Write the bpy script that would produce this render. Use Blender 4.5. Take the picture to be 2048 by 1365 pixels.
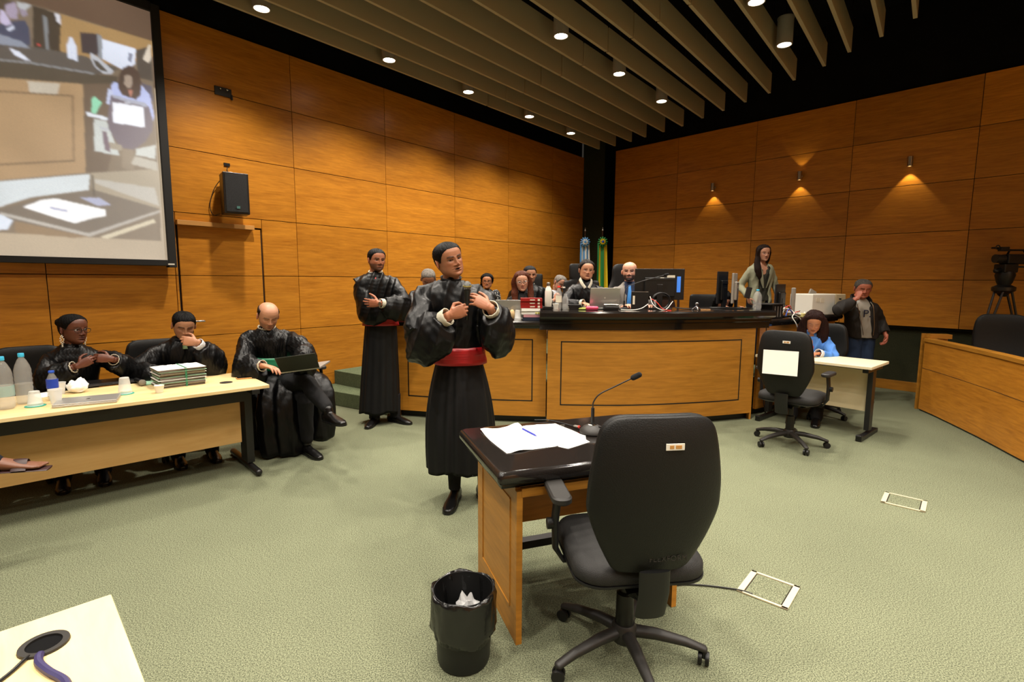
import bpy, bmesh, math, random
import numpy as np
from mathutils import Vector, Matrix, Euler
for o in list(bpy.data.objects): bpy.data.objects.remove(o)
random.seed(7); np.random.seed(7)
SC = bpy.context.scene
COL = SC.collection
PI = math.pi
def R(d): return math.radians(d)
# ------------------------------------------------------------------ camera
cam_d = bpy.data.cameras.new('camera'); cam = bpy.data.objects.new('camera', cam_d); COL.objects.link(cam)
cam_d.lens = 1039.7/2048*36; cam_d.sensor_width = 36; cam_d.clip_start = .05; cam_d.clip_end = 60
_p, _r = .1180, .0055
_right, _up, _f = Vector((1,0,0)), Vector((0,math.sin(_p),math.cos(_p))), Vector((0,math.cos(_p),-math.sin(_p)))
_cx = _right*math.cos(_r) + _up*math.sin(_r); _cy = -_right*math.sin(_r) + _up*math.cos(_r)
m = Matrix((_cx, _cy, -_f)).transposed().to_4x4(); m.translation = (0,0,1.5); cam.matrix_world = m
SC.camera = cam
SC.view_settings.view_transform = 'Standard'; SC.view_settings.look = 'None'
SC.view_settings.gamma = 1; SC.view_settings.use_curve_mapping = False
SC.view_settings.exposure = 0.0
# ------------------------------------------------------------------ world: a dim closed hall
w = bpy.data.worlds.new('world'); SC.world = w; w.use_nodes = True
w.node_tree.nodes['Background'].inputs[0].default_value = (1,.86,.68,1)
w.node_tree.nodes['Background'].inputs[1].default_value = .03
# ------------------------------------------------------------------ room frames
AL, DL, AR, DR = 2.4573, 5.9138, .7537, 8.7154
nL, tL = Vector((math.cos(AL), math.sin(AL), 0)), Vector((-math.sin(AL), math.cos(AL), 0))
nR, tR = Vector((math.cos(AR), math.sin(AR), 0)), Vector((-math.sin(AR), math.cos(AR), 0))
def WL(u, off, z): v = nL*(DL-off)+tL*u; v.z = z; return v
def WR(u, off, z): v = nR*(DR-off)+tR*u; v.z = z; return v
SZ = 3.934                                   # underside of the ceiling slats and lamps
def CP(u, n, z): v = nL*n+tL*u; v.z = z; return v
LAMPS = [(u,4.977) for u in (-7.63,-6.484,-5.168,-3.892,-2.466)] + \
        [(u,3.146) for u in (-7.071,-5.848,-4.61,-3.35,-2.05,-.75,.55,1.85)] + \
        [(u,1.441) for u in (-6.215,-5.139,-3.85,-2.55,-1.25,.05,1.35)] + \
        [(u,-.36) for u in (-5.3,-4.0,-2.7,-1.4,-.1,1.2)] + [(u,-2.1) for u in (-4.6,-3.3,-2.0,-.7,.6)] + [(u,-3.9) for u in (-3.6,-2.2,-.8)]
SIDE_FILL = [(-3.6,-5.4),(-2.2,-5.4),(-.8,-5.4),(-2.4,-6.9),(-1.0,-6.9)]          # unseen lamps added on the jury side to light the right wall evenly
LAMP_W = 9.5
SCREEN_E = .95
# ------------------------------------------------------------------ tagging
def tag(o, label=None, cat=None, group=None, kind=None):
    if label: o['label'] = label
    if cat: o['category'] = cat
    if group: o['group'] = group
    if kind: o['kind'] = kind
    return o
def thing(name, label, cat, loc=(0,0,0), rz=0, group=None):
    o = bpy.data.objects.new(name, None); COL.objects.link(o); o.empty_display_size = .1
    o.location = loc; o.rotation_euler = (0,0,rz)
    return tag(o, label, cat, group)
# ------------------------------------------------------------------ mesh builder
def cat_rom(pts, n=6):
    P = [Vector(p) for p in pts]
    if len(P) < 3 or n < 2: return P
    Q = [2*P[0]-P[1]] + P + [2*P[-1]-P[-2]]; out = []
    for i in range(1, len(Q)-2):
        a,b,c,d = Q[i-1:i+3]
        for k in range(n):
            t = k/n
            out.append(.5*((2*b)+(c-a)*t+(2*a-5*b+4*c-d)*t*t+(3*b-a-3*c+d)*t**3))
    return out+[P[-1]]
class MB:
    def __init__(s): s.v=[]; s.f=[]; s.m=[]
    def add(s, vs, fs, mi=0):
        b=len(s.v); s.v += [Vector(v) for v in vs]; s.f += [tuple(i+b for i in f) for f in fs]; s.m += [mi]*len(fs); return s
    def box(s, c, d, rz=0, mi=0, M=None):
        x,y,z = d[0]/2,d[1]/2,d[2]/2
        vs=[Vector((a*x,b*y,g*z)) for g in (-1,1) for b in (-1,1) for a in (-1,1)]
        if rz: vs=[Matrix.Rotation(rz,3,'Z')@v for v in vs]
        if M is not None: vs=[M@v for v in vs]
        vs=[v+Vector(c) for v in vs]
        return s.add(vs,[(0,2,3,1),(4,5,7,6),(0,1,5,4),(2,6,7,3),(0,4,6,2),(1,3,7,5)],mi)
    def prism(s, poly, z0, z1, mi=0):               # poly: list of (x,y), counter-clockwise
        a = sum(poly[i][0]*poly[(i+1)%len(poly)][1]-poly[(i+1)%len(poly)][0]*poly[i][1] for i in range(len(poly)))
        if a < 0: poly = poly[::-1]
        n=len(poly); vs=[(p[0],p[1],z0) for p in poly]+[(p[0],p[1],z1) for p in poly]
        fs=[tuple(range(n-1,-1,-1)), tuple(range(n,2*n))]+[(i,(i+1)%n,n+(i+1)%n,n+i) for i in range(n)]
        return s.add(vs,fs,mi)
    def strip(s, front, back, z0, z1, mi=0):        # closed wall between two polylines of equal length
        poly = list(front)+list(back)[::-1]
        n=len(front)
        vs=[(p[0],p[1],z) for z in (z0,z1) for p in list(front)+list(back)]
        fs=[]
        for i in range(n-1):
            fs += [(i,i+1,2*n+i+1,2*n+i),(n+i+1,n+i,3*n+i,3*n+i+1),(2*n+i,2*n+i+1,3*n+i+1,3*n+i),(i+1,i,n+i,n+i+1)]
        fs += [(0,2*n,3*n,n),(n-1,2*n-1,4*n-1,3*n-1)]
        return s.add(vs,fs,mi)
    def tube(s, pts, r, seg=10, mi=0, up=None, cap=True, round_=False):
        P=[Vector(p) for p in pts]; n=len(P)
        rr=[(q if isinstance(q,(tuple,list)) else (q,q)) for q in (r if isinstance(r,(list,tuple)) and not (len(r)==2 and n!=2 and not isinstance(r[0],(tuple,list))) else [r]*n)]
        T=[(P[min(i+1,n-1)]-P[max(i-1,0)]).normalized() for i in range(n)]
        u=Vector(up) if up is not None else (Vector((0,0,1)) if abs(T[0].z)<.9 else Vector((0,1,0)))
        rings=[]
        for i in range(n):
            if up is None:
                if i: u = u-T[i]*u.dot(T[i])
                else: u = u-T[0]*u.dot(T[0])
                uu=u.normalized(); u=uu
            else: uu=(Vector(up)-T[i]*Vector(up).dot(T[i])).normalized()
            side=T[i].cross(uu)
            rings.append((P[i],side,uu,rr[i],T[i]))
        if round_:
            p,sd,uu,(a,b),t=rings[0]; e=[]
            for k in (1,2,3):
                q=math.sin(k*PI/8); e.insert(0,(p-t*min(a,b)*q,sd,uu,(a*math.cos(k*PI/8),b*math.cos(k*PI/8)),t))
            p,sd,uu,(a,b),t=rings[-1]; g=[]
            for k in (1,2,3):
                q=math.sin(k*PI/8); g.append((p+t*min(a,b)*q,sd,uu,(a*math.cos(k*PI/8),b*math.cos(k*PI/8)),t))
            rings=e+rings+g
        vs=[];fs=[]
        for p,sd,uu,(a,b),t in rings:
            for k in range(seg):
                an=2*PI*k/seg; vs.append(p+sd*(a*math.cos(an))+uu*(b*math.sin(an)))
        for i in range(len(rings)-1):
            for k in range(seg):
                k2=(k+1)%seg; fs.append((i*seg+k,i*seg+k2,(i+1)*seg+k2,(i+1)*seg+k))
        if cap:
            fs.append(tuple(range(seg-1,-1,-1))); fs.append(tuple((len(rings)-1)*seg+k for k in range(seg)))
        return s.add(vs,fs,mi)
    def rings(s, rs, mi=0, cap=True):               # rs: list of rings (same count), explicit points
        n=len(rs[0]); vs=[p for r in rs for p in r]; fs=[]
        for i in range(len(rs)-1):
            for k in range(n):
                k2=(k+1)%n; fs.append((i*n+k,i*n+k2,(i+1)*n+k2,(i+1)*n+k))
        if cap: fs.append(tuple(range(n-1,-1,-1))); fs.append(tuple((len(rs)-1)*n+k for k in range(n)))
        return s.add(vs,fs,mi)
    def lathe(s, prof, c=(0,0,0), seg=24, mi=0, M=None, cap=True):   # prof: (r,z) bottom to top
        rs=[]
        for r,z in prof:
            ring=[Vector((r*math.cos(2*PI*k/seg),r*math.sin(2*PI*k/seg),z)) for k in range(seg)]
            if M is not None: ring=[M@v for v in ring]
            rs.append([v+Vector(c) for v in ring])
        return s.rings(rs,mi,cap)
    def ball(s, c, r, seg=16, mi=0, M=None):
        r = r if isinstance(r,(tuple,list)) else (r,r,r)
        rs=[]
        n=seg//2+1
        for i in range(1,n):
            th=-PI/2+PI*i/n
            ring=[Vector((r[0]*math.cos(th)*math.cos(2*PI*k/seg),r[1]*math.cos(th)*math.sin(2*PI*k/seg),r[2]*math.sin(th))) for k in range(seg)]
            if M is not None: ring=[M@v for v in ring]
            rs.append([v+Vector(c) for v in ring])
        return s.rings(rs,mi)
    def torus(s, c, R_, r, M=None, seg=24, s2=8, mi=0, sx=1, sy=1):
        P=[Vector((R_*sx*math.cos(2*PI*k/seg),R_*sy*math.sin(2*PI*k/seg),0)) for k in range(seg)]
        vs=[];fs=[]
        for k in range(seg):
            t=(P[(k+1)%seg]-P[k-1]).normalized(); o=Vector((t.y,-t.x,0))
            for j in range(s2):
                a=2*PI*j/s2; v=P[k]+o*(r*math.cos(a))+Vector((0,0,r*math.sin(a)))
                vs.append((M@v if M is not None else v)+Vector(c))
        for k in range(seg):
            for j in range(s2):
                fs.append((k*s2+j,((k+1)%seg)*s2+j,((k+1)%seg)*s2+(j+1)%s2,k*s2+(j+1)%s2))
        return s.add(vs,fs,mi)
    def xf(s, M, start=0):
        for i in range(start,len(s.v)): s.v[i]=M@s.v[i]
        return s
def part(name, mb, mats, parent=None, smooth=False, bevel=0, sub=0, label=None, off=None, ang=None, wn=False):
    me=bpy.data.meshes.new(name)
    vs=mb.v if off is None else [v-Vector(off) for v in mb.v]
    me.from_pydata([tuple(v) for v in vs],[],mb.f)
    mats = mats if isinstance(mats,(list,tuple)) else [mats]
    for mm in mats: me.materials.append(mm)
    if len(mats)>1: me.polygons.foreach_set('material_index', mb.m)
    me.validate(); me.update()
    bm=bmesh.new(); bm.from_mesh(me); bmesh.ops.recalc_face_normals(bm, faces=bm.faces); bm.to_mesh(me); bm.free()
    if smooth:
        me.polygons.foreach_set('use_smooth',[True]*len(me.polygons))
        try: me.set_sharp_from_angle(angle=ang if ang else R(40))
        except Exception: pass
    o=bpy.data.objects.new(name,me); COL.objects.link(o)
    if parent is not None: o.parent=parent
    if bevel:
        b=o.modifiers.new('bevel','BEVEL'); b.width=bevel; b.segments=3; b.limit_method='ANGLE'; b.angle_limit=R(35); b.harden_normals=False
        me.polygons.foreach_set('use_smooth',[True]*len(me.polygons))
        wn=o.modifiers.new('wn','WEIGHTED_NORMAL'); wn.keep_sharp=True
    if wn: w_=o.modifiers.new('wn','WEIGHTED_NORMAL'); w_.keep_sharp=True; w_.weight=80
    if sub:
        b=o.modifiers.new('sub','SUBSURF'); b.levels=sub; b.render_levels=sub
    if label: o['label']=label
    return o
def dup(root, loc=None, rz=None, label=None, group=None):
    r=root.copy(); COL.objects.link(r)
    if loc is not None: r.location=loc
    if rz is not None: r.rotation_euler=(0,0,rz)
    if label: r['label']=label
    if group: r['group']=group
    for ch in list(root.children):
        c=ch.copy(); COL.objects.link(c); c.parent=r
        for g in list(ch.children):
            d=g.copy(); COL.objects.link(d); d.parent=c
    return r
# ------------------------------------------------------------------ materials
def nmat(name):
    m=bpy.data.materials.new(name); m.use_nodes=True; nt=m.node_tree; return m,nt,nt.nodes['Principled BSDF']
def srgb(h):
    h=h.lstrip('#'); c=[int(h[i:i+2],16)/255 for i in (0,2,4)]
    return tuple((x/12.92 if x<=.04045 else ((x+.055)/1.055)**2.4) for x in c)
def mat(name, col, rough=.5, metal=0, spec=.5, bump=0, bscale=200, coat=0, var=0, vscale=5, trans=0, emis=None, es=1, sheen=0, alpha=1, aniso=None):
    m,nt,b=nmat(name); c=srgb(col) if isinstance(col,str) else col
    b.inputs['Base Color'].default_value=(*c,1); b.inputs['Roughness'].default_value=rough; b.inputs['Metallic'].default_value=metal
    b.inputs['Specular IOR Level'].default_value=spec; b.inputs['Coat Weight'].default_value=coat
    if sheen: b.inputs['Sheen Weight'].default_value=sheen
    if trans: b.inputs['Transmission Weight'].default_value=trans; b.inputs['IOR'].default_value=1.35
    if alpha<1: b.inputs['Alpha'].default_value=alpha
    if emis: b.inputs['Emission Color'].default_value=(*srgb(emis),1); b.inputs['Emission Strength'].default_value=es
    tc=nt.nodes.new('ShaderNodeTexCoord')
    if bump:
        n=nt.nodes.new('ShaderNodeTexNoise'); n.inputs['Scale'].default_value=bscale; n.inputs['Detail'].default_value=3
        mp=nt.nodes.new('ShaderNodeMapping')
        if aniso: mp.inputs['Scale'].default_value=aniso
        nt.links.new(tc.outputs['Object'],mp.inputs[0]); nt.links.new(mp.outputs[0],n.inputs['Vector'])
        bp=nt.nodes.new('ShaderNodeBump'); bp.inputs['Strength'].default_value=bump; bp.inputs['Distance'].default_value=.01
        nt.links.new(n.outputs['Fac'],bp.inputs['Height']); nt.links.new(bp.outputs[0],b.inputs['Normal'])
    if var:
        n=nt.nodes.new('ShaderNodeTexNoise'); n.inputs['Scale'].default_value=vscale; n.inputs['Detail'].default_value=5
        nt.links.new(tc.outputs['Object'],n.inputs['Vector'])
        mr=nt.nodes.new('ShaderNodeMapRange'); mr.inputs['From Min'].default_value=.3; mr.inputs['From Max'].default_value=.7
        mr.inputs['To Min'].default_value=1-var; mr.inputs['To Max'].default_value=1+var
        nt.links.new(n.outputs['Fac'],mr.inputs['Value'])
        mx=nt.nodes.new('ShaderNodeVectorMath'); mx.operation='SCALE'; mx.inputs[0].default_value=c
        nt.links.new(mr.outputs[0],mx.inputs['Scale']); nt.links.new(mx.outputs[0],b.inputs['Base Color'])
    return m
def wood(name, c1, c2, scale=(1,1,1), rough=.42, isl=.16, coat=.0, grain=18, spec=.4, big=.35):
    m,nt,b=nmat(name); N=nt.nodes.new; L=nt.links.new
    tc=N('ShaderNodeTexCoord'); geo=N('ShaderNodeNewGeometry'); mp=N('ShaderNodeMapping'); mp.inputs['Scale'].default_value=scale
    off=N('ShaderNodeVectorMath'); off.operation='SCALE'; off.inputs[0].default_value=(37,53,71); L(geo.outputs['Random Per Island'],off.inputs['Scale'])
    L(tc.outputs['Object'],mp.inputs[0]); ad=N('ShaderNodeVectorMath'); L(mp.outputs[0],ad.inputs[0]); L(off.outputs[0],ad.inputs[1])
    n=N('ShaderNodeTexNoise'); n.inputs['Scale'].default_value=grain; n.inputs['Detail'].default_value=7; n.inputs['Roughness'].default_value=.62; n.inputs['Distortion'].default_value=.35
    L(ad.outputs[0],n.inputs['Vector'])
    n2=N('ShaderNodeTexNoise'); n2.inputs['Scale'].default_value=grain*.12; n2.inputs['Detail'].default_value=3; n2.inputs['Distortion'].default_value=1.5; L(ad.outputs[0],n2.inputs['Vector'])
    mi=N('ShaderNodeMix'); mi.data_type='FLOAT'; mi.inputs[0].default_value=big; L(n.outputs['Fac'],mi.inputs[2]); L(n2.outputs['Fac'],mi.inputs[3])
    cr=N('ShaderNodeValToRGB'); cr.color_ramp.elements[0].position=.34; cr.color_ramp.elements[1].position=.66
    cr.color_ramp.elements[0].color=(*srgb(c1),1); cr.color_ramp.elements[1].color=(*srgb(c2),1); L(mi.outputs[0],cr.inputs[0])
    mr=N('ShaderNodeMapRange'); mr.inputs['To Min'].default_value=1-isl; mr.inputs['To Max'].default_value=1+isl; L(geo.outputs['Random Per Island'],mr.inputs['Value'])
    mx=N('ShaderNodeVectorMath'); mx.operation='SCALE'; L(cr.outputs[0],mx.inputs[0]); L(mr.outputs[0],mx.inputs['Scale']); L(mx.outputs[0],b.inputs['Base Color'])
    b.inputs['Roughness'].default_value=rough; b.inputs['Coat Weight'].default_value=coat; b.inputs['Coat Roughness'].default_value=.3; b.inputs['Specular IOR Level'].default_value=spec
    bp=N('ShaderNodeBump'); bp.inputs['Strength'].default_value=.06; bp.inputs['Distance'].default_value=.005; L(n.outputs['Fac'],bp.inputs['Height']); L(bp.outputs[0],b.inputs['Normal'])
    return m
def carpet(name, c1, c2, bump=.04):
    m,nt,b=nmat(name); N=nt.nodes.new; L=nt.links.new
    tc=N('ShaderNodeTexCoord')
    n=N('ShaderNodeTexNoise'); n.inputs['Scale'].default_value=190; n.inputs['Detail'].default_value=6; n.inputs['Roughness'].default_value=.88; L(tc.outputs['Object'],n.inputs['Vector'])
    cr=N('ShaderNodeValToRGB'); cr.color_ramp.elements[0].position=.42; cr.color_ramp.elements[1].position=.6
    cr.color_ramp.elements[0].color=(*srgb(c1),1); cr.color_ramp.elements[1].color=(*srgb(c2),1); L(n.outputs['Fac'],cr.inputs[0])
    n2=N('ShaderNodeTexNoise'); n2.inputs['Scale'].default_value=1.3; n2.inputs['Detail'].default_value=4; L(tc.outputs['Object'],n2.inputs['Vector'])
    mr=N('ShaderNodeMapRange'); mr.inputs['From Min'].default_value=.3; mr.inputs['From Max'].default_value=.7; mr.inputs['To Min'].default_value=.93; mr.inputs['To Max'].default_value=1.07; L(n2.outputs['Fac'],mr.inputs['Value'])
    mx=N('ShaderNodeVectorMath'); mx.operation='SCALE'; L(cr.outputs[0],mx.inputs[0]); L(mr.outputs[0],mx.inputs['Scale']); L(mx.outputs[0],b.inputs['Base Color'])
    b.inputs['Roughness'].default_value=.95; b.inputs['Specular IOR Level'].default_value=.1
    bp=N('ShaderNodeBump'); bp.inputs['Strength'].default_value=bump; bp.inputs['Distance'].default_value=.006; L(n.outputs['Fac'],bp.inputs['Height']); L(bp.outputs[0],b.inputs['Normal'])
    return m
def granite(name):
    m,nt,b=nmat(name); N=nt.nodes.new; L=nt.links.new
    tc=N('ShaderNodeTexCoord'); v=N('ShaderNodeTexVoronoi'); v.inputs['Scale'].default_value=260; L(tc.outputs['Object'],v.inputs['Vector'])
    cr=N('ShaderNodeValToRGB'); cr.color_ramp.elements[0].color=(.06,.045,.03,1); cr.color_ramp.elements[1].color=(.011,.009,.008,1); cr.color_ramp.elements[1].position=.22; L(v.outputs['Distance'],cr.inputs[0])
    L(cr.outputs[0],b.inputs['Base Color']); b.inputs['Roughness'].default_value=.09; b.inputs['Specular IOR Level'].default_value=.5
    return m
M = dict(
 wallL=wood('wall_veneer_left','9c611a','c58329',(.14,.14,1.5),.34,.07,.0,34),
 wallR=wood('wall_veneer_right','9c611a','c58329',(.14,.14,1.5),.40,.14,.0,34),
 bench=wood('bench_veneer','92601a','b67c2a',(.14,.14,1.6),.42,.04,.0,28),
 lam=wood('beige_laminate','b98f50','cba468',(.2,.2,1.6),.5,.03,0,12),
 desktop=wood('maple_top','d2b47c','e8d09c',(.35,1.8,1.8),.38,.03,.0,7),
 cream=mat('cream_laminate','c2b592',.5), creamtop=mat('cream_top','dccfae',.4),
 carpet=carpet('green_carpet','262a1f','8d9175'), dcarpet=carpet('dark_carpet_wall','23241a','41432f',.3),
 stepc=carpet('step_carpet','2f3628','6b7558'),
 black=mat('black_ceiling_and_shade','0c0c0d',.95,spec=.1,var=.3,vscale=3), seam=mat('seam_shadow_gap','120a04',.9),
 granite=granite('black_granite'), slat=mat('slat_beige','a2967a',.75,spec=.2), 
 plast=mat('black_plastic','0f0f0f',.45,spec=.4), plast2=mat('dark_grey_plastic','242220',.5,spec=.4), leather=mat('black_leather','0c0c0b',.5,bump=.2,bscale=260,spec=.32),
 leather2=mat('black_seat_fabric','171615',.72,bump=.3,bscale=400),
 metalb=mat('black_metal','121212',.38,spec=.5), steel=mat('brushed_steel','a8a29a',.32,1), chrome=mat('chrome','cfcfcf',.15,1),
 silver=mat('silver_laptop','b3b2ae',.35,.7), white=mat('white_plastic','dcd8cc',.45), paper=mat('white_paper','f1efe8',.8,bump=.15,bscale=9),
 paper2=mat('cream_paper','d8d0bc',.85), red=mat('red_book','8e1514',.4), pink=mat('pink_case','d8456a',.5), green=mat('green_cardboard','3f9a72',.6,bump=.2,bscale=30),
 lampcan=mat('lamp_can_grey','8a8378',.6), glow=mat('lamp_glow','ffffff',.5,emis='fff2dc',es=26),
 screenb=mat('screen_border_black','0b0b0b',.7), plastbag=mat('black_bin_bag','101010',.22,bump=.8,bscale=14,spec=.6), 
 tan=mat('tan_oak_edge','b98545',.5), blue=mat('blue_pen','1e2a9a',.35), bluecap=mat('light_blue_cap','3fb4dc',.4), darkblue=mat('dark_blue_cap','1f4fb8',.4), redcap=mat('red_cap','d9372a',.4),
)
def clearmat(name, col=(1,1,1), rough=.05, ior=1.2, a=.45):
    m,nt,b=nmat(name); b.inputs['Base Color'].default_value=(*col,1); b.inputs['Roughness'].default_value=rough
    b.inputs['Specular IOR Level'].default_value=.8; b.inputs['Alpha'].default_value=a
    return m
M['clear']=clearmat('clear_bottle_plastic',(.7,.7,.68),.08,a=.2); M['frost']=clearmat('frosted_cup_plastic',(.8,.8,.77),.4,a=.5)
M['water']=clearmat('bottled_water',(.5,.5,.46),.02,a=.22); M['film']=clearmat('clear_plastic_film',(.95,.95,.95),.12,a=.3)
# ================================================================== THE ROOM
def lathe_simple(): pass
def wall_panels(name, az, dist, seams, rows, mt, u0, u1, ztop, extra=None):
    """panels in the wall's own frame: x along the wall, y into the room, z up"""
    mb = MB(); g=.0035
    S=sorted(seams)
    for i in range(len(S)-1):
        for j in range(len(rows)-1):
            a,b,c,d=S[i],S[i+1],rows[j],rows[j+1]
            if extra and extra(a,b,c,d,mb): continue
            mb.box(((a+b)/2,-.01,(c+d)/2),(b-a-2*g,.02,d-c-2*g))
    mb.box(((u0+u1)/2,-.10,(rows[0]+rows[-1])/2),(u1-u0,.158,rows[-1]-rows[0]),mi=1)
    o=part(name,mb,[mt,M['seam']]); o.location=(math.cos(az)*dist,math.sin(az)*dist,0); o.rotation_euler=(0,0,az+PI/2)
    return tag(o,kind='structure')
# ---- left wall, with the flush veneer door cut into its panels
DU0,DU1,DZ=-2.80,-1.968,2.035
def left_extra(a,b,c,d,mb):
    # panel cells the door runs through are cut round it
    if b<=DU0 or a>=DU1 or c>=DZ: return False
    g=.0035
    def bx(a,b,c,d):
        if b-a>.01 and d-c>.01: mb.box(((a+b)/2,-.01,(c+d)/2),(b-a-2*g,.02,d-c-2*g))
    if a<DU0: bx(a,DU0-.012,c,d)
    if b>DU1: bx(DU1+.012,b,c,d)
    if d>DZ: bx(max(a,DU0-.012),min(b,DU1+.012),DZ+.012,d)
    return True
ROWS=[.30,.897,1.5226,2.148,2.773,3.3985,4.017]
wl=wall_panels('wall_left',AL,DL,[-9.585,-8.46,-7.13,-5.828,-4.528,-3.223,-1.93,-.95,.35,1.65,2.95,4.25,5.55],ROWS,M['wallL'],-9.585,5.55,4.0,left_extra)
LWR=AL+PI/2; RWR=AR+PI/2
def onwall(o,side): o.location=(nL*DL if side=='L' else nR*DR); o.rotation_euler=(0,0,LWR if side=='L' else RWR); return o
d1=thing('door_1',None,None); onwall(d1,'L'); tag(d1,kind='structure')
mb=MB()
for a,b in ((.30,.897),(.897,1.5226),(1.5226,DZ)): mb.box(((DU0+DU1)/2,-.012,(a+b)/2),(DU1-DU0-.012,.022,b-a-.006))
part('door_leaf',mb,M['wallL'],d1)
mb=MB().lathe([(.028,0),(.028,.006),(.02,.012)],M=Matrix.Rotation(-PI/2,3,'X'),c=(-2.03,0,1.055),seg=16); mb.tube([(-2.03,0,1.055),(-2.03,.05,1.055),(-2.035,.055,1.055),(-2.15,.055,1.055)],.009,10)
mb2=MB().lathe([(.028,0),(.028,.006)],M=Matrix.Rotation(-PI/2,3,'X'),c=(-2.03,0,.95),seg=16)
part('door_handle',mb,M['chrome'],d1,True); part('keyhole_plate',mb2,M['chrome'],d1,True)
mb=MB().box((-2.0,-.01,.15),(15.1,.02,.30))
o=part('baseboard_left',mb,M['wallL']); onwall(o,'L'); tag(o,kind='structure')
# ---- right wall
wr=wall_panels('wall_right',AR,DR,[6.334,4.981,3.616,2.270,.927,-.42,-1.77,-3.12,-4.4],[.897]+ROWS[2:],M['wallR'],-4.4,6.334,4.0)
mb=MB().box((.97,-.14,.45),(10.7,.10,.88)); o=part('wall_right_recess',mb,M['dcarpet']); onwall(o,'R'); o.name='wall_right_lower'; tag(o,kind='structure')
mb=MB().box((.97,-.08,.065),(10.7,.05,.13)); o=part('baseboard_right',mb,M['bench'],bevel=.003); onwall(o,'R'); tag(o,kind='structure')
mb=MB().box((.97,-.10,.882),(10.7,.14,.02)); o=part('trim_1',mb,M['seam']); onwall(o,'R'); tag(o,kind='structure')
# ---- dark corner between the two veneer walls
def slab(name,pts,th,z0,z1,mt):
    a,b=Vector(pts[0]),Vector(pts[1]); d=(b-a).normalized(); n=Vector((-d.y,d.x))*th
    mb=MB().prism([tuple(a),tuple(b),tuple(b+n),tuple(a+n)],z0,z1); return tag(part(name,mb,mt),kind='structure')
slab('wall_back',((1.47,11.20),(1.88,10.98)),.12,0,5.2,M['dcarpet'])
slab('wall_back_return',((1.88,10.98),(2.25,11.5)),.1,0,5.2,M['black']).name='wall_corner'  # return painted black, putting the corner's shade into its colour
slab('wall_end',((2.02,10.61),(2.6,11.2)),-.12,0,5.2,M['black']).name='wall_corner_right'
# ---- black void above the veneer, ceiling, floor
mb=MB().box((-2.0,-.11,4.62),(15.1,.16,1.2)); o=part('wall_left_upper',mb,M['black']); onwall(o,'L'); tag(o,kind='structure')
mb=MB().box((.97,-.11,4.62),(10.7,.16,1.2)); o=part('wall_right_upper',mb,M['black']); onwall(o,'R'); tag(o,kind='structure')
mb=MB().prism([(-8.8,-3.2),(9.4,-3.2),(9.4,4.2),(1.9,12.1),(-8.8,-.6)],5.15,5.3); tag(part('ceiling',mb,M['black']),kind='structure')
mb=MB().prism([(-8.8,-3.2),(9.4,-3.2),(9.4,4.2),(1.9,12.1),(-8.8,-.6)],-.1,0); tag(part('floor',mb,M['carpet']),kind='structure')
# the rest of the room, behind and beside the photographer
for nm,a,b in (('wall_behind',(-8.7,-3.1),(9.3,-3.1)),('wall_far_right',(9.3,-3.1),(9.3,3.9)),('wall_far_left',(-8.6,-.9),(-8.6,-3.1))):
    slab(nm,(a,b),-.12,0,5.2,M['wallR'])
# ---- ceiling slats: grey-beige boards on rods, one object each
SN=[6.128,5.71,5.277,4.885,4.436,4.003,3.531,3.107,2.689,2.28,1.866,1.442,1.118,.765,.437]; SN=[x*.8393 for x in SN]
SE=[-10.552,-10.516,-10.407,-10.269,-10.132,-9.985,-9.729,-9.529,-9.309,-9.104,-8.753,-8.451,-8.148,-7.884,-7.579]; SE=[x*.8393 for x in SE]
SG=[-6.822,-6.802,-6.733,-6.617,-6.506,-6.387,-6.214,-6.068,-5.874,-5.741,-5.59,-5.43,-5.27,-5.1,-4.95]; SG=[x*.8393 for x in SG]
k=1
while SN[-1]>-4.6: SN.append(SN[-1]-.3415); SE.append(SE[-1]+.27); SG.append(SG[-1]+.14)
for i,(n,e,g) in enumerate(zip(SN,SE,SG)):
    n0=5.3 if i<15 else 4.3
    for a,b,w in ((e,g-.012,'far'),(g+.012,g+4.8,'near'),(g+4.825,g+9.5,'rear')):
        if w=='rear' and i>14: continue
        b=min(b,5.2)
        c=CP((a+b)/2,n,SZ)
        nm=('first','second','third','fourth','fifth','sixth','seventh','eighth','ninth','tenth','eleventh','twelfth','thirteenth','fourteenth','fifteenth')[i] if i<15 else 'overhead'
        lab={'far':f'far length of the {nm} beige ceiling slat from the left wall','near':f'near length of the {nm} beige ceiling slat from the left wall','rear':f'rear length of the {nm} beige ceiling slat, over the photographer'}[w]
        if i>14: lab='beige ceiling slat overhead, past the fifteenth from the left wall'
        t=thing('ceiling_slat',lab,'ceiling slat',tuple(c),LWR,'suspended ceiling slats')
        L=b-a
        mb=MB().box((0,0,.125),(L,.034,.25)); part('board',mb,M['slat'],t,bevel=.003)
        mb=MB(); 
        for x in (-L/2+.012,L/2-.6): mb.tube([(x,0,.2),(x,0,1.2)],.004,6)
        part('hanging_rod',mb,M['metalb'],t)
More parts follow.
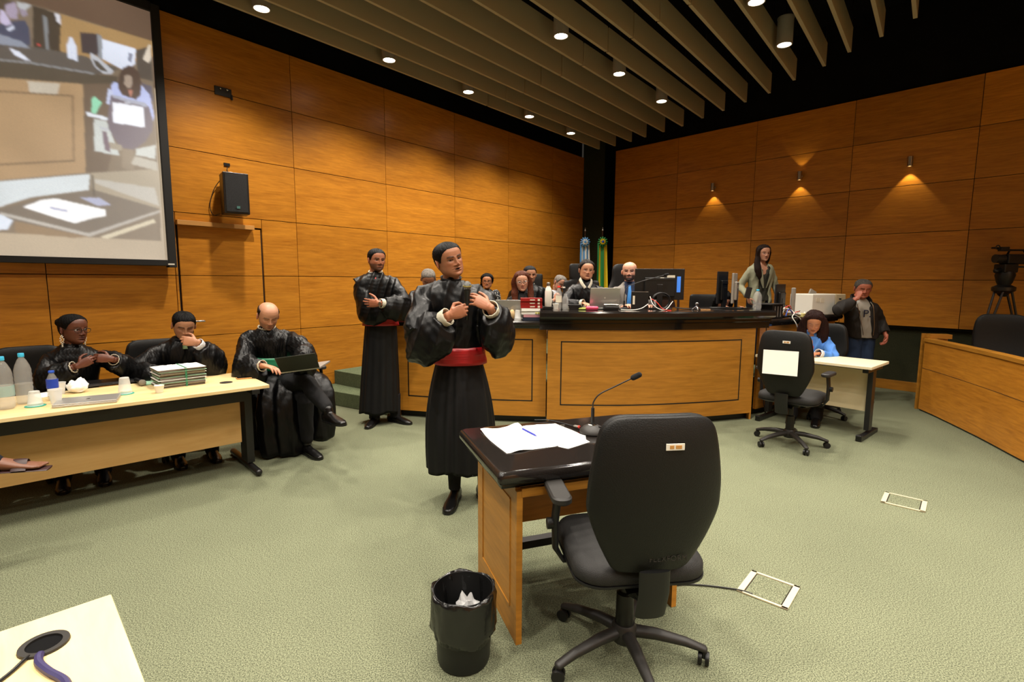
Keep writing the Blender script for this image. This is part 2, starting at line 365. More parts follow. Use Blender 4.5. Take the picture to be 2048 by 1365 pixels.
# ---- can lamps, each with its own light
spot=bpy.data.lights.new('lamp_light','SPOT'); spot.energy=LAMP_W*4*PI; spot.color=(1,.91,.79); spot.spot_size=R(150); spot.spot_blend=1.0; spot.shadow_soft_size=.055
def vari(nm,w,deg):
    s=spot.copy(); s.name=nm; s.energy=w*4*PI; s.spot_size=R(deg); return s
spot.spot_size=R(126); spot.energy*=1.35; spot_in=vari('lamp_light_inner',LAMP_W*.74,116); spot_side_fill=vari('side_fill_light',LAMP_W*2.5,172)
can0=None
names={0:'nearest the screen',1:'second from the screen',2:'third from the screen',3:'fourth from the screen',4:'fifth from the screen'}
vis={(-2.466,0):'frontmost lit can lamp of the row nearest the left wall, above the screen end',(-3.892,0):'second lit can lamp from the front in the row nearest the left wall',(-5.168,0):'third lit can lamp from the front in the row nearest the left wall',(-6.484,0):'fourth lit can lamp from the front in the row nearest the left wall',(-7.63,0):'farthest lit can lamp in the row nearest the left wall, by the corner',
 (-4.61,1):'frontmost lit can lamp of the middle row between slats',(-5.848,1):'second lit can lamp from the front in the middle row',(-7.071,1):'farthest lit can lamp of the middle row',(-5.139,2):'lit can lamp cut by the top edge of the photo, right hand row',(-6.215,2):'lone lit can lamp hanging free with its whole grey body showing'}
row={4.977:0,3.146:1,1.441:2}
for (u,n) in LAMPS+SIDE_FILL:
    c=CP(u,n,SZ if (u,n) not in SIDE_FILL else 4.35); lab=vis.get((u,row.get(n,9)),'unseen lit can lamp overhead, outside the photo')
    if can0 is None:
        t=thing('ceiling_lamp',lab,'ceiling lamp',tuple(c),0,'can lamps between the slats')
        part('lamp_body',MB().rings([[Vector((r*math.cos(2*PI*k/28),r*math.sin(2*PI*k/28),z)) for k in range(28)] for r,z in ((.066,.012),(.066,.0),(.076,0),(.077,.01),(.077,.25),(.081,.255),(.081,.27),(.07,.275))]),M['lampcan'],t,True)
        part('lamp_glass',MB().lathe([(.064,.008),(.064,.014)],seg=28),M['glow'],t)
        part('hanging_rod',MB().tube([(0,0,.27),(0,0,1.2)],.005,6),M['metalb'],t)
        can0=t
    else: t=dup(can0,tuple(c),0,lab)
    l=bpy.data.objects.new('lamp_light',spot if n>4 else (spot_side_fill if (u,n) in SIDE_FILL else spot_in)); COL.objects.link(l); l.parent=t; l.location=(0,0,-.012)
# ---- dais floor behind the bench and its two carpeted steps
dais=[(-2.26,6.52),(-1.3,5.83),(-.5,5.86),(.37,5.84),(2.7,6.06),(3.3,6.45),(3.85,6.8),(4.55,7.55),(2.0,10.5),(1.45,11.1)]
mb=MB().prism(dais,0,.34); o=part('floor_dais',mb,M['stepc'],bevel=.006); tag(o,kind='structure')
mb=MB().prism([(-2.44,6.26),(-1.80,5.87),(-1.36,5.60),(-1.36,5.86),(-2.26,6.52)],0,.17)
o=part('carpeted_step',mb,M['stepc'],bevel=.008); tag(o,'low green carpeted step up to the dais, left of the bench','step')
# ================================================================== BENCH
def sweep(poly, prof, name, mt, parent, bevel=0, ext=(0,0), ang=R(30)):
    P=[Vector((p[0],p[1],0)) for p in poly]
    if ext[0]: P[0]=P[0]-(P[1]-P[0]).normalized()*ext[0]
    if ext[1]: P[-1]=P[-1]+(P[-1]-P[-2]).normalized()*ext[1]
    rs=[]
    for i,p in enumerate(P):
        t=(P[min(i+1,len(P)-1)]-P[max(i-1,0)]).normalized(); n=Vector((t.y,-t.x,0))   # towards the room
        rs.append([p+n*o+Vector((0,0,z)) for o,z in prof])
    mb=MB().rings(rs); return part(name,mb,mt,parent,True,bevel,ang=ang,wn=True)
def resample(pts,n):
    P=cat_rom([(p[0],p[1],0) for p in pts],12); d=[0]
    for a,b in zip(P,P[1:]): d.append(d[-1]+(b-a).length)
    out=[]
    for k in range(n+1):
        s=d[-1]*k/n; i=max(j for j in range(len(d)) if d[j]<=s+1e-9); i=min(i,len(P)-2)
        out.append(P[i].lerp(P[i+1],(s-d[i])/max(1e-9,d[i+1]-d[i])))
    return out
def sub(poly,a,b):                                  # part of a polyline between distances a and b (fractions)
    n=len(poly)-1; ks=[a]+[k/n for k in range(n+1) if a<k/n<b]+[b]
    return [poly[min(int(k*n),n-1)].lerp(poly[min(int(k*n),n-1)+1],k*n-min(int(k*n),n-1)) for k in ks]
def inlay(poly,a,b,z0,z1,parent,name='inlay_line'):
    w=.012; mbs=MB(); L=sum((q-p).length for p,q in zip(poly,poly[1:]))
    def seg(a,b,za,zb):
        P=sub(poly,a,b); rs=[]
        for i,p in enumerate(P):
            t=(P[min(i+1,len(P)-1)]-P[max(i-1,0)]).normalized(); n=Vector((t.y,-t.x,0))
            rs.append([p+n*o+Vector((0,0,z)) for o,z in ((-.01,za),(.0015,za),(.0015,zb),(-.01,zb))])
        mbs.rings(rs)
    f=w/L
    seg(a,b,z0,z0+w); seg(a,b,z1-w,z1); seg(a,a+f,z0,z1); seg(b-f,b,z0,z1)
    return part(name,mbs,M['metalb'],parent)
main=resample([(.36,5.20),(1.15,5.19),(1.95,5.33),(2.60,5.52)],24)
t=thing('judges_bench','long curved wooden judges bench with thick black granite top, tallest in the middle','bench',(1.45,5.5,0))
O=Vector((1.45,5.5,0)); main=[p-O for p in main]
body=[(0,.075),(0,1.0),(-.03,1.0),(-.03,.075)]
sweep(main,body,'front_panel',M['bench'],t)
inlay(main,.058,.925,.225,.885,t)
sweep(main,[(-.07,0),(-.07,.08),(-.1,.08),(-.1,0)],'plinth',M['metalb'],t)
for s in (0,-1):
    p=main[s]; e=Vector((.1,.62,0)) if s==0 else Vector((-.05,.58,0))
    sx=.018 if s==0 else -.018
    part('side_panel',MB().prism([tuple(p.xy),(p.x+sx,p.y+.004),(p.x+sx+e.x,p.y+e.y),(p.x+e.x,p.y+e.y)],.0,1.0),M['bench'],t)
sweep(main,[(.012,1.0),(.012,1.065),(.035,1.075),(.035,1.10),(.06,1.112),(.088,1.118),(.10,1.135),(.10,1.172),(.088,1.19),(-.66,1.19),(-.66,1.15),(-.1,1.13),(-.1,1.0)],'granite_top',M['granite'],t,ext=(.085,.16),ang=R(25))
# left wing
t=thing('bench_wing','lower left wing of the judges bench with black granite top, beside the two standing lawyers','bench',(-.45,5.6,0)); O=Vector((-.45,5.6,0))
wing=[p-O for p in resample([(-1.25,5.57),(-.7,5.44),(-.17,5.36),(.355,5.31)],14)]
sweep(wing,[(0,.075),(0,1.0),(-.03,1.0),(-.03,.075)],'front_panel',M['bench'],t)
inlay(wing,.08,.915,.235,.89,t)
sweep(wing,[(-.07,0),(-.07,.08),(-.1,.08),(-.1,0)],'plinth',M['metalb'],t)
sweep(wing,[(.015,1.0),(.02,1.02),(.06,1.028),(.072,1.045),(.072,1.065),(.06,1.08),(-.44,1.08),(-.44,1.04),(-.1,1.03),(-.1,1.0)],'granite_top',M['granite'],t,ext=(.06,-.0),ang=R(25))
p=wing[0]; part('side_panel',MB().prism([tuple(p.xy),(p.x+.02,p.y+.003),(p.x+.06,p.y+.42),(p.x+.04,p.y+.42)],0,1.0),M['bench'],t)
# right wing
t=thing('bench_wing','lower right wing of the judges bench behind the blue shirted woman, piled with cables','bench',(3.4,6.0,0)); O=Vector((3.4,6.0,0))
wing=[p-O for p in resample([(2.72,5.68),(3.2,6.0),(3.7,6.33),(4.12,6.62)],10)]
sweep(wing,[(0,.075),(0,1.0),(-.03,1.0),(-.03,.075)],'front_panel',M['bench'],t)
inlay(wing,.06,.94,.235,.87,t)
sweep(wing,[(-.07,0),(-.07,.08),(-.1,.08),(-.1,0)],'plinth',M['metalb'],t)
sweep(wing,[(.015,1.0),(.02,1.02),(.06,1.028),(.072,1.045),(.072,1.065),(.06,1.08),(-.5,1.08),(-.5,1.04),(-.1,1.03),(-.1,1.0)],'granite_top',M['granite'],t,ext=(.0,.04),ang=R(25))
# ================================================================== WITNESS DESK in the foreground
t=thing('witness_desk','small wooden desk with black granite top standing in front of the judges bench','desk',(.02,1.99,0),R(19.6))
rr=[]
W0,W1,D0,D1=-.09,.86,-.05,.60
def rrect(x0,x1,y0,y1,r,z,n=5):
    out=[]
    for cx,cy,a0 in ((x1-r,y0+r,-90),(x1-r,y1-r,0),(x0+r,y1-r,90),(x0+r,y0+r,180)):
        for k in range(n+1):
            a=R(a0+90*k/n); out.append(Vector((cx+r*math.cos(a),cy+r*math.sin(a),z)))
    return out
def slabtop(x0,x1,y0,y1,z0,z1,r=.02,e=.018):
    rs=[]
    for k in range(6):
        a=-PI/2+PI*k/5; ins=e*(1-math.cos(a)); rs.append(rrect(x0+ins,x1-ins,y0+ins,y1-ins,r,z0+(z1-z0)*(math.sin(a)+1)/2))
    return MB().rings(rs)
part('granite_top',slabtop(W0,W1,D0,D1,.70,.76),M['granite'],t,True,ang=R(50),wn=True)
part('sub_top',MB().box((.385,.29,.685),(.88,.54,.035)),M['metalb'],t)
for x in (.012,.775):
    part('side_panel',MB().box((x,.285,.335),(.024,.55,.67)).box((x,-.0,.33),(.026,.02,.66)),M['bench'],t,bevel=.001)
mb=MB(); y0,y1,z0,z1=.07,.47,.13,.60
for (c,d) in (((-.001,(y0+y1)/2,z0),(.006,y1-y0,.008)),((-.001,(y0+y1)/2,z1),(.006,y1-y0,.008)),((-.001,y0,(z0+z1)/2),(.006,.008,z1-z0)),((-.001,y1,(z0+z1)/2),(.006,.008,z1-z0))): mb.box(c,d)
part('panel_moulding',mb,M['bench'],t)
part('top_rail',MB().box((.39,0.0,.652),(.74,.024,.035)),M['bench'],t,bevel=.001)
part('modesty_panel',MB().box((.39,.50,.47),(.74,.02,.40)),M['bench'],t)
part('stretcher',MB().box((.39,.50,.15),(.74,.05,.04)),M['metalb'],t)
# ================================================================== LEFT TABLE
t=thing('long_table','long maple topped table on black steel legs where three robed lawyers sit','table',(-1.83,3.86,0),R(43))
TZ=.70
part('tabletop',MB().box((-1.35,.36,TZ-.0125),(2.70,.72,.025)),[M['desktop']],t,bevel=.003)
part('cable_beam',MB().box((-1.35,.20,TZ-.085),(2.46,.04,.11)),M['metalb'],t)
for gx in (-.95,-1.95,-.5): part('socket_plate',MB().box((gx-.06,.179,TZ-.075),(.15,.004,.03)),M['plast2'],t)
part('modesty_panel',MB().box((-1.35,.245,TZ-.29),(2.40,.02,.36)),M['lam'],t,bevel=.001)
def tleg(x): 
    mb=MB().box((x,.28,.36),(.055,.16,.60)).box((x,.28,TZ-.04),(.055,.58,.035)); mb.tube([(x,.03,.03),(x,.69,.03)],.026,12,round_=True)
    return mb
part('leg',tleg(-.10),M['metalb'],t,bevel=.003); part('leg',tleg(-2.6),M['metalb'],t,bevel=.003)
part('cable_grommet',MB().lathe([(.045,TZ),(.045,TZ+.003),(.02,TZ+.004)],c=(-.22,.30,0),seg=20),M['plast2'],t)
# ================================================================== RIGHT TABLE
t=thing('small_table','small cream topped table on black steel legs in front of the blue shirted woman','table',(3.29,4.69,0),R(-49))
TZ2=.72
part('tabletop',MB().box((-.53,.28,TZ2-.014),(1.06,.56,.028)),M['creamtop'],t,bevel=.004)
part('modesty_panel',MB().box((-.53,.26,TZ2-.27),(.90,.018,.40)),M['cream'],t,bevel=.001)
for x in (-.06,-1.0):
    mb=MB().box((x,.27,.38),(.045,.10,.62)).box((x,.28,TZ2-.05),(.05,.46,.04)).box((x,.27,.025),(.05,.52,.04)).box((x,.03,.05),(.05,.05,.02))
    part('leg',mb,M['metalb'],t,bevel=.004)
# ================================================================== FOREGROUND TABLE
t=thing('near_table','bright maple table corner with a cable hole at the lower left','table',(-.965,1.175,0),R(-45))
part('tabletop',MB().box((.75,-.35,.7275),(1.5,.70,.025)),M['desktop'],t,bevel=.003)
for x in (.15,1.4):
    part('leg',MB().box((x,-.35,.36),(.05,.06,.70)).box((x,-.35,.02),(.05,.6,.035)),M['metalb'],t,bevel=.003)
part('modesty_panel',MB().box((.77,-.3,.5),(1.2,.018,.38)),M['lam'],t)
gc=(.125,-.128)
part('cable_grommet',MB().rings([[Vector((gc[0]+r*math.cos(2*PI*k/28),gc[1]+r*math.sin(2*PI*k/28),z)) for k in range(28)] for r,z in ((.030,.7405),(.030,.7455),(.0415,.7455),(.0425,.7405))]),M['plast2'],t,True)
part('grommet_hole',MB().lathe([(.030,.7402),(.030,.7412)],c=(gc[0],gc[1],0),seg=28),M['black'],t)
t0=Matrix.Translation((-.965,1.175,0))@Matrix.Rotation(R(-45),4,'Z')
# ================================================================== JURY BOX
jl=resample([(4.78,5.98),(4.70,5.62),(4.48,4.83),(4.26,4.15),(4.08,3.4),(3.98,2.7)],24)
O=Vector((4.5,4.6,0)); jl=[p-O for p in jl][::-1]
t=thing('jury_box','curved wooden jury box wall with a lighter wood rail, at the right edge','jury box',(4.5,4.6,0))
jr=jl[::-1]
def jn(poly): return poly
def sweepJ(prof,name,mt,**k): return sweep(jr[::-1],[(-o,z) for o,z in prof][::-1],name,mt,t,**k)
P=jr
rs=lambda prof: [[p+Vector((tt.y,-tt.x,0))*o+Vector((0,0,z)) for o,z in prof] for p,tt in ((P[i],(P[min(i+1,len(P)-1)]-P[max(i-1,0)]).normalized()) for i in range(len(P)))]
# outward (towards the well of the court) is the -x side of this curve
sgn=1 if (P[1]-P[0]).y<0 else -1
pf=lambda prof: rs([(o,z) for o,z in prof])
part('front_panel',MB().rings(pf([(0,.02),(0,.815),(-.03,.815),(-.03,.02)])),M['wallR'],t)
part('seam_line',MB().rings(pf([(.0012,.50),(.0012,.504),(-.01,.504),(-.01,.50)])),M['seam'],t)
part('plinth',MB().rings(pf([(-.012,0),(-.012,.03),(-.04,.03),(-.04,0)])),M['metalb'],t)
part('top_rail',MB().rings(pf([(.012,.812),(.012,.85),(-.09,.85),(-.09,.812)])),M['bench'],t,bevel=.002)
part('inner_panel',MB().rings(pf([(-.06,.0),(-.06,.812),(-.09,.812),(-.09,.0)])),M['bench'],t)
p=P[0]; part('end_post',MB().box((p.x+.14,p.y+.04,.45),(.26,.03,.90),R(-12)),M['bench'],t,bevel=.002)
part('end_cap',MB().box((p.x+.15,p.y-.0,.875),(.22,.12,.05),R(-12)),M['bench'],t,bevel=.002)
part('inner_desk',MB().rings(pf([(-.09,.66),(-.09,.70),(-.42,.70),(-.42,.66)])),M['bench'],t)
# ================================================================== FLOOR OUTLET BOXES
def floorbox(pts,label):
    c=sum((Vector(p) for p in pts),Vector((0,0)))/4
    e=(Vector(pts[3])-Vector(pts[0])); a=math.atan2(e.y,e.x); Wd=e.length; Dp=(Vector(pts[1])-Vector(pts[0])).length
    t=thing('floor_outlet_box',label,'floor box',(c.x,c.y,0),a,'flush floor outlet boxes')
    mb=MB(); b=.028
    for cc,d in (((0,Dp/2-b/4,.0045),(Wd,b/2,.007)),((0,-Dp/2+b/4,.0045),(Wd,b/2,.007)),((Wd/2-b/2,0,.0045),(b,Dp,.007)),((-Wd/2+b/2,0,.0045),(b,Dp,.007))): mb.box(cc,d)
    part('frame',mb,M['cream'],t,bevel=.001)
    part('lid',MB().box((0,0,.003),(Wd-2*b-.012,Dp-b-.012,.006)),M['carpet'],t)
    part('slot',MB().box((0,0,.001),(Wd-2*b,Dp-b,.003)),M['seam'],t)
    return t
floorbox([(1.25,2.55),(1.11,2.36),(1.26,2.21),(1.42,2.40)],'near flush floor outlet box with a cable running into it')
floorbox([(2.67,3.57),(2.53,3.39),(2.70,3.24),(2.85,3.41)],'far flush floor outlet box in the green carpet, right of centre')
# ================================================================== CHAIRS
def rrect_ring(cx,cy,hx,hy,r,z,n=4):
    return [v+Vector((cx,cy,0)) for v in rrect(-hx,hx,-hy,hy,min(r,hx*.98,hy*.98),z,n)]
def task_chair(label, loc, rz, top=1.06, bot=.50, hw=.232, seat=.46, arms=True, tagplate=False, text=None, rot=0, group='black office chairs', shape=None, mt=None, name='office_chair', recl=.10, yb=-.225):
    mt=mt or M['leather']
    t=thing(name,label,'chair',loc,rz,group)
    if seat>0:
        mb=MB()
        for k in range(5):
            a=rot+2*PI*k/5; c,s=math.cos(a),math.sin(a)
            mb.tube([(c*.02,s*.02,.112),(c*.12,s*.12,.108),(c*.235,s*.235,.088),(c*.308,s*.308,.066)],[(.026,.024),(.024,.022),(.019,.018),(.019,.013)],12,up=(0,0,1),round_=True)
        mb.lathe([(.045,.07),(.05,.08),(.05,.13),(.04,.145)],seg=20)
        part('star_base',mb,M['plast2'],t,True)
        for k in range(5):
            a=rot+2*PI*k/5; c,s=math.cos(a),math.sin(a); b=a+.9+k
            mb=MB(); d=Vector((math.cos(b),math.sin(b),0))
            for sg in (-1,1):
                mm=Matrix.Rotation(b,3,'Z')@Matrix.Rotation(PI/2,3,'Y')
                mb.lathe([(.016,-.008),(.025,-.007),(.026,0),(.025,.007),(.016,.008)],c=Vector((c*.308,s*.308,.027))+d*(sg*.0135),seg=18,M=mm)
            mb.tube([(c*.308,s*.308,.03),(c*.308,s*.308,.066)],.012,8); 
            part('caster',mb,M['plast'],t,True)
        part('gas_column',MB().lathe([(.036,.12),(.034,.27),(.028,.275),(.022,.28),(.022,seat-.05)],seg=20),M['plast'],t,True)
        mb=MB().box((0,0,seat-.055),(.20,.26,.04)); mb.tube([(.08,.02,seat-.06),(.20,.03,seat-.065),(.24,.03,seat-.07)],.006,8,round_=True)
        part('seat_mechanism',mb,M['plast'],t,bevel=.008)
        rs=[]
        for ins,z in ((.05,seat-.04),(.012,seat-.035),(0,seat-.02),(0,seat+.01),(.008,seat+.028),(.03,seat+.04),(.10,seat+.046),(.2,seat+.044)):
            rs.append(rrect_ring(0,.02,.245-ins,.235-ins,.10,z,6))
        part('seat',MB().rings(rs),M['leather2'] if mt is M['leather'] else mt,t,True,ang=R(60))
        part('seat_pan',MB().rings([rrect_ring(0,.02,.225,.215,.10,seat-.045,6),rrect_ring(0,.02,.247,.237,.10,seat-.034,6),rrect_ring(0,.02,.247,.237,.10,seat-.026,6)]),M['plast'],t,True)
        part('back_bracket',MB().tube([(0,-.05,seat-.05),(0,-.17,seat-.09),(0,-.245,seat-.12),(0,-.275,seat-.02),(0,-.275,seat+.06)],[(.055,.012)]*5,12,up=(0,-1,.3),round_=False),M['plast'],t,True)
    # backrest
    shape = shape or [(0,.105),(.03,.125),(.12,.150),(.25,.180),(.40,.206),(.5,.208),(.62,.204),(.8,.19),(.90,.178),(.95,.163),(.985,.14),(1.0,.11)]
    H=top-bot
    def backrings(yoff,th,shr,bulge):
        rs=[]
        P=cat_rom([(w_,f,0) for f,w_ in shape],4)
        for p in P:
            z=bot+p.y*H; hwz=max(.02,p.x/.208*hw-shr); e=1-abs(2*p.y-1)**6; th2=th*(.35+.65*e)
            yc=yb+yoff-recl*(z-bot)-.03*math.sin(PI*p.y)*bulge
            ring=[]
            for k in range(24):
                a=2*PI*k/24; ca,sa=math.cos(a),math.sin(a)
                x=hwz*math.copysign(abs(ca)**.55,ca); y=th2*math.copysign(abs(sa)**.8,sa)
                y+= .045*(x/hw)**2
                ring.append(Vector((x,yc+y,z)))
            rs.append(ring)
        return rs
    part('backrest',MB().rings(backrings(.02,.036,.004,1)),mt,t,True,ang=R(80))
    bs=part('back_shell',MB().rings(backrings(-.012,.026,.0,1)),mt,t,True,ang=R(80))
    if arms:
        for sx in (-1,1):
            mb=MB().rings([rrect_ring(sx*.275,.03,.038,.115,.036,z,5) if i not in (0,3) else rrect_ring(sx*.275,.03,.031,.108,.03,z,5) for i,z in enumerate((seat+.215,seat+.222,seat+.238,seat+.245))])
            part('armrest',mb,M['plast2'],t,True)
            mb=MB().tube([(sx*.272,.03,seat+.22),(sx*.282,.03,seat+.12),(sx*.28,.03,seat+.0),(sx*.25,.03,seat-.05),(sx*.1,.03,seat-.06)],[(.035,.014),(.032,.014),(.028,.012),(.025,.01),(.02,.008)],12,up=(sx,0,.01))
            mb.lathe([(.022,-.012),(.022,.012)],c=(sx*.302,.03,seat+.10),M=Matrix.Rotation(PI/2,3,'Y'),seg=14)
            part('arm_support',mb,M['plast'],t,True)
    if tagplate:
        z=bot+H*.84; y=yb-recl*(z-bot)-.012-.03*math.sin(PI*.84)-.027
        pl=part('asset_tag',MB().box((.03,y+.0,z),(.062,.003,.022)),M['white'],t,bevel=.0008)
        part('tag_mark',MB().box((.018,y-.002,z),(.014,.001,.011)),M['tan'],pl); part('tag_mark',MB().box((.041,y-.002,z),(.02,.001,.011)),M['tan'],pl)
    if text:
        cu=bpy.data.curves.new('brand_text','FONT'); cu.body=text; cu.size=.026; cu.extrude=.0016; cu.align_x='CENTER'; cu.space_character=1.1
        o=bpy.data.objects.new('brand_text',cu); COL.objects.link(o)
        bpy.context.view_layer.update(); me=bpy.data.meshes.new_from_object(o.evaluated_get(bpy.context.evaluated_depsgraph_get())); bpy.data.objects.remove(o)
        z=bot+.055
        o=bpy.data.objects.new('brand_text',me); COL.objects.link(o); o.parent=t; me.materials.append(M['plast2'])
        o.location=(.045,yb-recl*(z-bot)-.012-.008-.026,z); o.rotation_euler=(PI/2-.12,0,0)
    return t
front_chair=task_chair('large black office chair seen from behind, closest to the photographer, at the granite topped desk',(.455,1.93,0),R(7),tagplate=True,text='FLEXFORM',rot=R(200))
side_chair=task_chair('black office chair with a white sheet of paper taped on its back',(2.56,4.66,0),R(-46),top=1.07,tagplate=True,rot=R(98))
side_chair_paper=None
task_chair('black office chair behind the blue shirted woman, dark cloth over its back',(3.44,5.75,0),R(139),top=1.02,arms=False,rot=.3)
task_chair('black padded chair behind the jury box wall at the right edge',(5.22,5.47,0),R(145),top=1.15,hw=.235,arms=True,rot=.2,name='armchair',shape=[(0,.15),(.03,.17),(.1,.185),(.25,.198),(.5,.207),(.7,.207),(.85,.198),(.93,.18),(.98,.15),(1.0,.11)])
HB=[(0,.14),(.05,.17),(.2,.2),(.45,.208),(.6,.2),(.66,.18),(.7,.16),(.76,.162),(.9,.165),(.97,.155),(1.0,.13)]
SQ=[(0,.15),(.05,.19),(.3,.205),(.6,.208),(.9,.206),(.97,.2),(1.0,.18)]
task_chair('tall square backed black chair behind the woman with the white collar',(.985,6.98,.34),R(186),top=1.72-.34,bot=.5,seat=.48,shape=[(0,.15),(.05,.2),(.3,.208),(.70,.208),(.73,.15),(.76,.13),(.8,.138),(.96,.138),(1.0,.12)],hw=.25,group='black office chairs')
task_chair('black chair with a rounded back behind the bald bearded man at the bench',(1.50,6.66,.34),R(185),top=1.71-.34,bot=.5,seat=.48,shape=[(0,.15),(.1,.2),(.35,.208),(.55,.2),(.7,.15),(.8,.13),(.92,.125),(.98,.1),(1.0,.07)],hw=.25)
task_chair('black chair with a small square headrest beside the dark haired man at the bench',(.33,7.25,.34),R(176),top=1.58-.34,bot=.5,seat=.48,shape=[(0,.15),(.1,.2),(.5,.205),(.7,.19),(.74,.09),(.78,.075),(.97,.075),(1.0,.06)],hw=.24)
task_chair('low black chair behind the person hidden by the twin monitors',(2.68,6.95,.34),R(172),top=1.31-.34,bot=.45,seat=.46,shape=SQ,hw=.26,arms=False)
# office chairs under the three lawyers at the long table (mostly hidden by robes and table)
def at_table(x,y): v=Matrix.Rotation(R(43),3,'Z')@Vector((x,y,0)); return (v.x-1.83,v.y+3.86,0)
task_chair('black office chair under the woman with pearl earrings, behind the long table',at_table(-1.32,1.20),R(223),top=.96,arms=False,rot=.5)
task_chair('black office chair under the man resting his chin on his hand, behind the long table',at_table(-.50,1.14),R(223),top=.96,arms=False,rot=.1)
bald_chair=task_chair('black office chair under the bald lawyer with a laptop, armrest and casters showing',(-2.03,4.66,0),R(208),top=.96,rot=.35)
# ================================================================== PEOPLE
V=Vector
DG=lambda: bpy.context.evaluated_depsgraph_get()
def _n(): pass
def mesh_np(me):
    n=len(me.vertices); v=np.empty(n*3); me.vertices.foreach_get('co',v); v=v.reshape(-1,3)
    f=[tuple(p.vertices) for p in me.polygons]; return v,f
def remesh(mb, voxel, smooth=3, fac=.5):
    me=bpy.data.meshes.new('tmp'); me.from_pydata([tuple(v) for v in mb.v],[],mb.f)
    bm=bmesh.new(); bm.from_mesh(me); bmesh.ops.triangulate(bm,faces=[f for f in bm.faces if len(f.verts)>4]); bmesh.ops.recalc_face_normals(bm,faces=bm.faces); bm.to_mesh(me); bm.free()
    o=bpy.data.objects.new('tmp',me); COL.objects.link(o)
    r=o.modifiers.new('r','REMESH'); r.mode='VOXEL'; r.voxel_size=voxel
    if smooth: s=o.modifiers.new('s','SMOOTH'); s.factor=fac; s.iterations=smooth
    bpy.context.view_layer.update(); me2=bpy.data.meshes.new_from_object(o.evaluated_get(DG()))
    v,f=mesh_np(me2); bpy.data.objects.remove(o); bpy.data.meshes.remove(me); bpy.data.meshes.remove(me2); return v,f
def raw(mb):
    return np.array([tuple(v) for v in mb.v]), list(mb.f)
def join_np(parts):
    V_=[];F=[];n=0
    for v,f in parts: V_.append(v); F += [tuple(i+n for i in q) for q in f]; n+=len(v)
    return np.concatenate(V_),F
def np_obj(name, v, f, mt, parent=None, org=(0,0,0), col=None, label=None):
    me=bpy.data.meshes.new(name); me.from_pydata((v-np.array(org)).tolist(),[],f); me.materials.append(mt)
    me.polygons.foreach_set('use_smooth',[True]*len(me.polygons))
    if col is not None:
        a=me.color_attributes.new('col','FLOAT_COLOR','POINT'); c=np.ones((len(v),4)); c[:,:3]=col; a.data.foreach_set('color',c.ravel())
    me.update(); o=bpy.data.objects.new(name,me); COL.objects.link(o)
    if parent: o.parent=parent
    if label: o['label']=label
    return o
def normals(v,f):
    n=np.zeros_like(v); q=np.array([x for x in f if len(x)==4]); t=np.array([x for x in f if len(x)==3])
    if len(q):
        c=np.cross(v[q[:,2]]-v[q[:,0]],v[q[:,3]]-v[q[:,1]])
        for i in range(4): np.add.at(n,q[:,i],c)
    if len(t):
        c=np.cross(v[t[:,1]]-v[t[:,0]],v[t[:,2]]-v[t[:,0]])
        for i in range(3): np.add.at(n,t[:,i],c)
    return n/np.maximum(1e-12,np.linalg.norm(n,axis=1))[:,None]
def pn(v,s,seed=0):                                # smooth pseudo noise in -1..1
    r=np.random.RandomState(seed); o=np.zeros(len(v))
    for i in range(7):
        k=r.normal(size=3)*s; o+=np.sin(v@k+r.uniform(0,6.28)+1.3*np.sin(v@(r.normal(size=3)*s*.5)))
    return o/3.6
def folds(v,f,amp=.006,wl=.075,seed=1,dirv=(1,.3,.15)):
    n=normals(v,f); d=np.array(dirv,float); d/=np.linalg.norm(d); k=2*np.pi/wl
    w=pn(v*np.array([1,1,.6]),6,seed)*1.7; p=v@d*k+w; h=1-2*np.abs(np.sin(p/2+pn(v,9,seed+3)*.35)); h2=pn(v,45,seed+5)
    m=.55+.45*pn(v,7,seed+9)
    return v+n*((h*m*amp+h2*amp*.28)[:,None])
# ---- head: stacked rings with sculpted features, in metres, face towards -Y
HZ=np.array([-.121,-.118,-.112,-.102,-.09,-.078,-.062,-.045,-.025,-.005,.015,.035,.055,.075,.092,.103,.110,.1145,.116])
HW=np.array([.004,.016,.028,.041,.052,.059,.0645,.0685,.0715,.0735,.0755,.0765,.0755,.0695,.0575,.044,.030,.015,.003])
HF=np.array([.052,.066,.075,.0815,.084,.0845,.086,.087,.087,.088,.0915,.0925,.090,.082,.066,.049,.032,.015,.003])
HB_=np.array([-.03,-.012,.006,.024,.042,.054,.066,.077,.086,.093,.098,.100,.0985,.092,.078,.061,.042,.022,.004])
_z=np.linspace(-.121,.116,238); _k=np.exp(-(np.arange(-12,13)/5.5)**2); _k/=_k.sum()
def _smooth(t): a=np.interp(_z,HZ,t); b=np.convolve(np.pad(a,12,mode='reflect',reflect_type='odd'),_k,'valid'); return b
HW,HF,HB_=_smooth(HW),_smooth(HF),_smooth(HB_); HZ=_z
HW[0],HF[0],HB_[0]=.004,.052,-.03; HW[-1],HF[-1],HB_[-1]=.003,.003,.004
def sm(x,a,b): t=np.clip((x-a)/(b-a),0,1); return t*t*(3-2*t)
def G(x,s): return np.exp(-(x/s)**2)
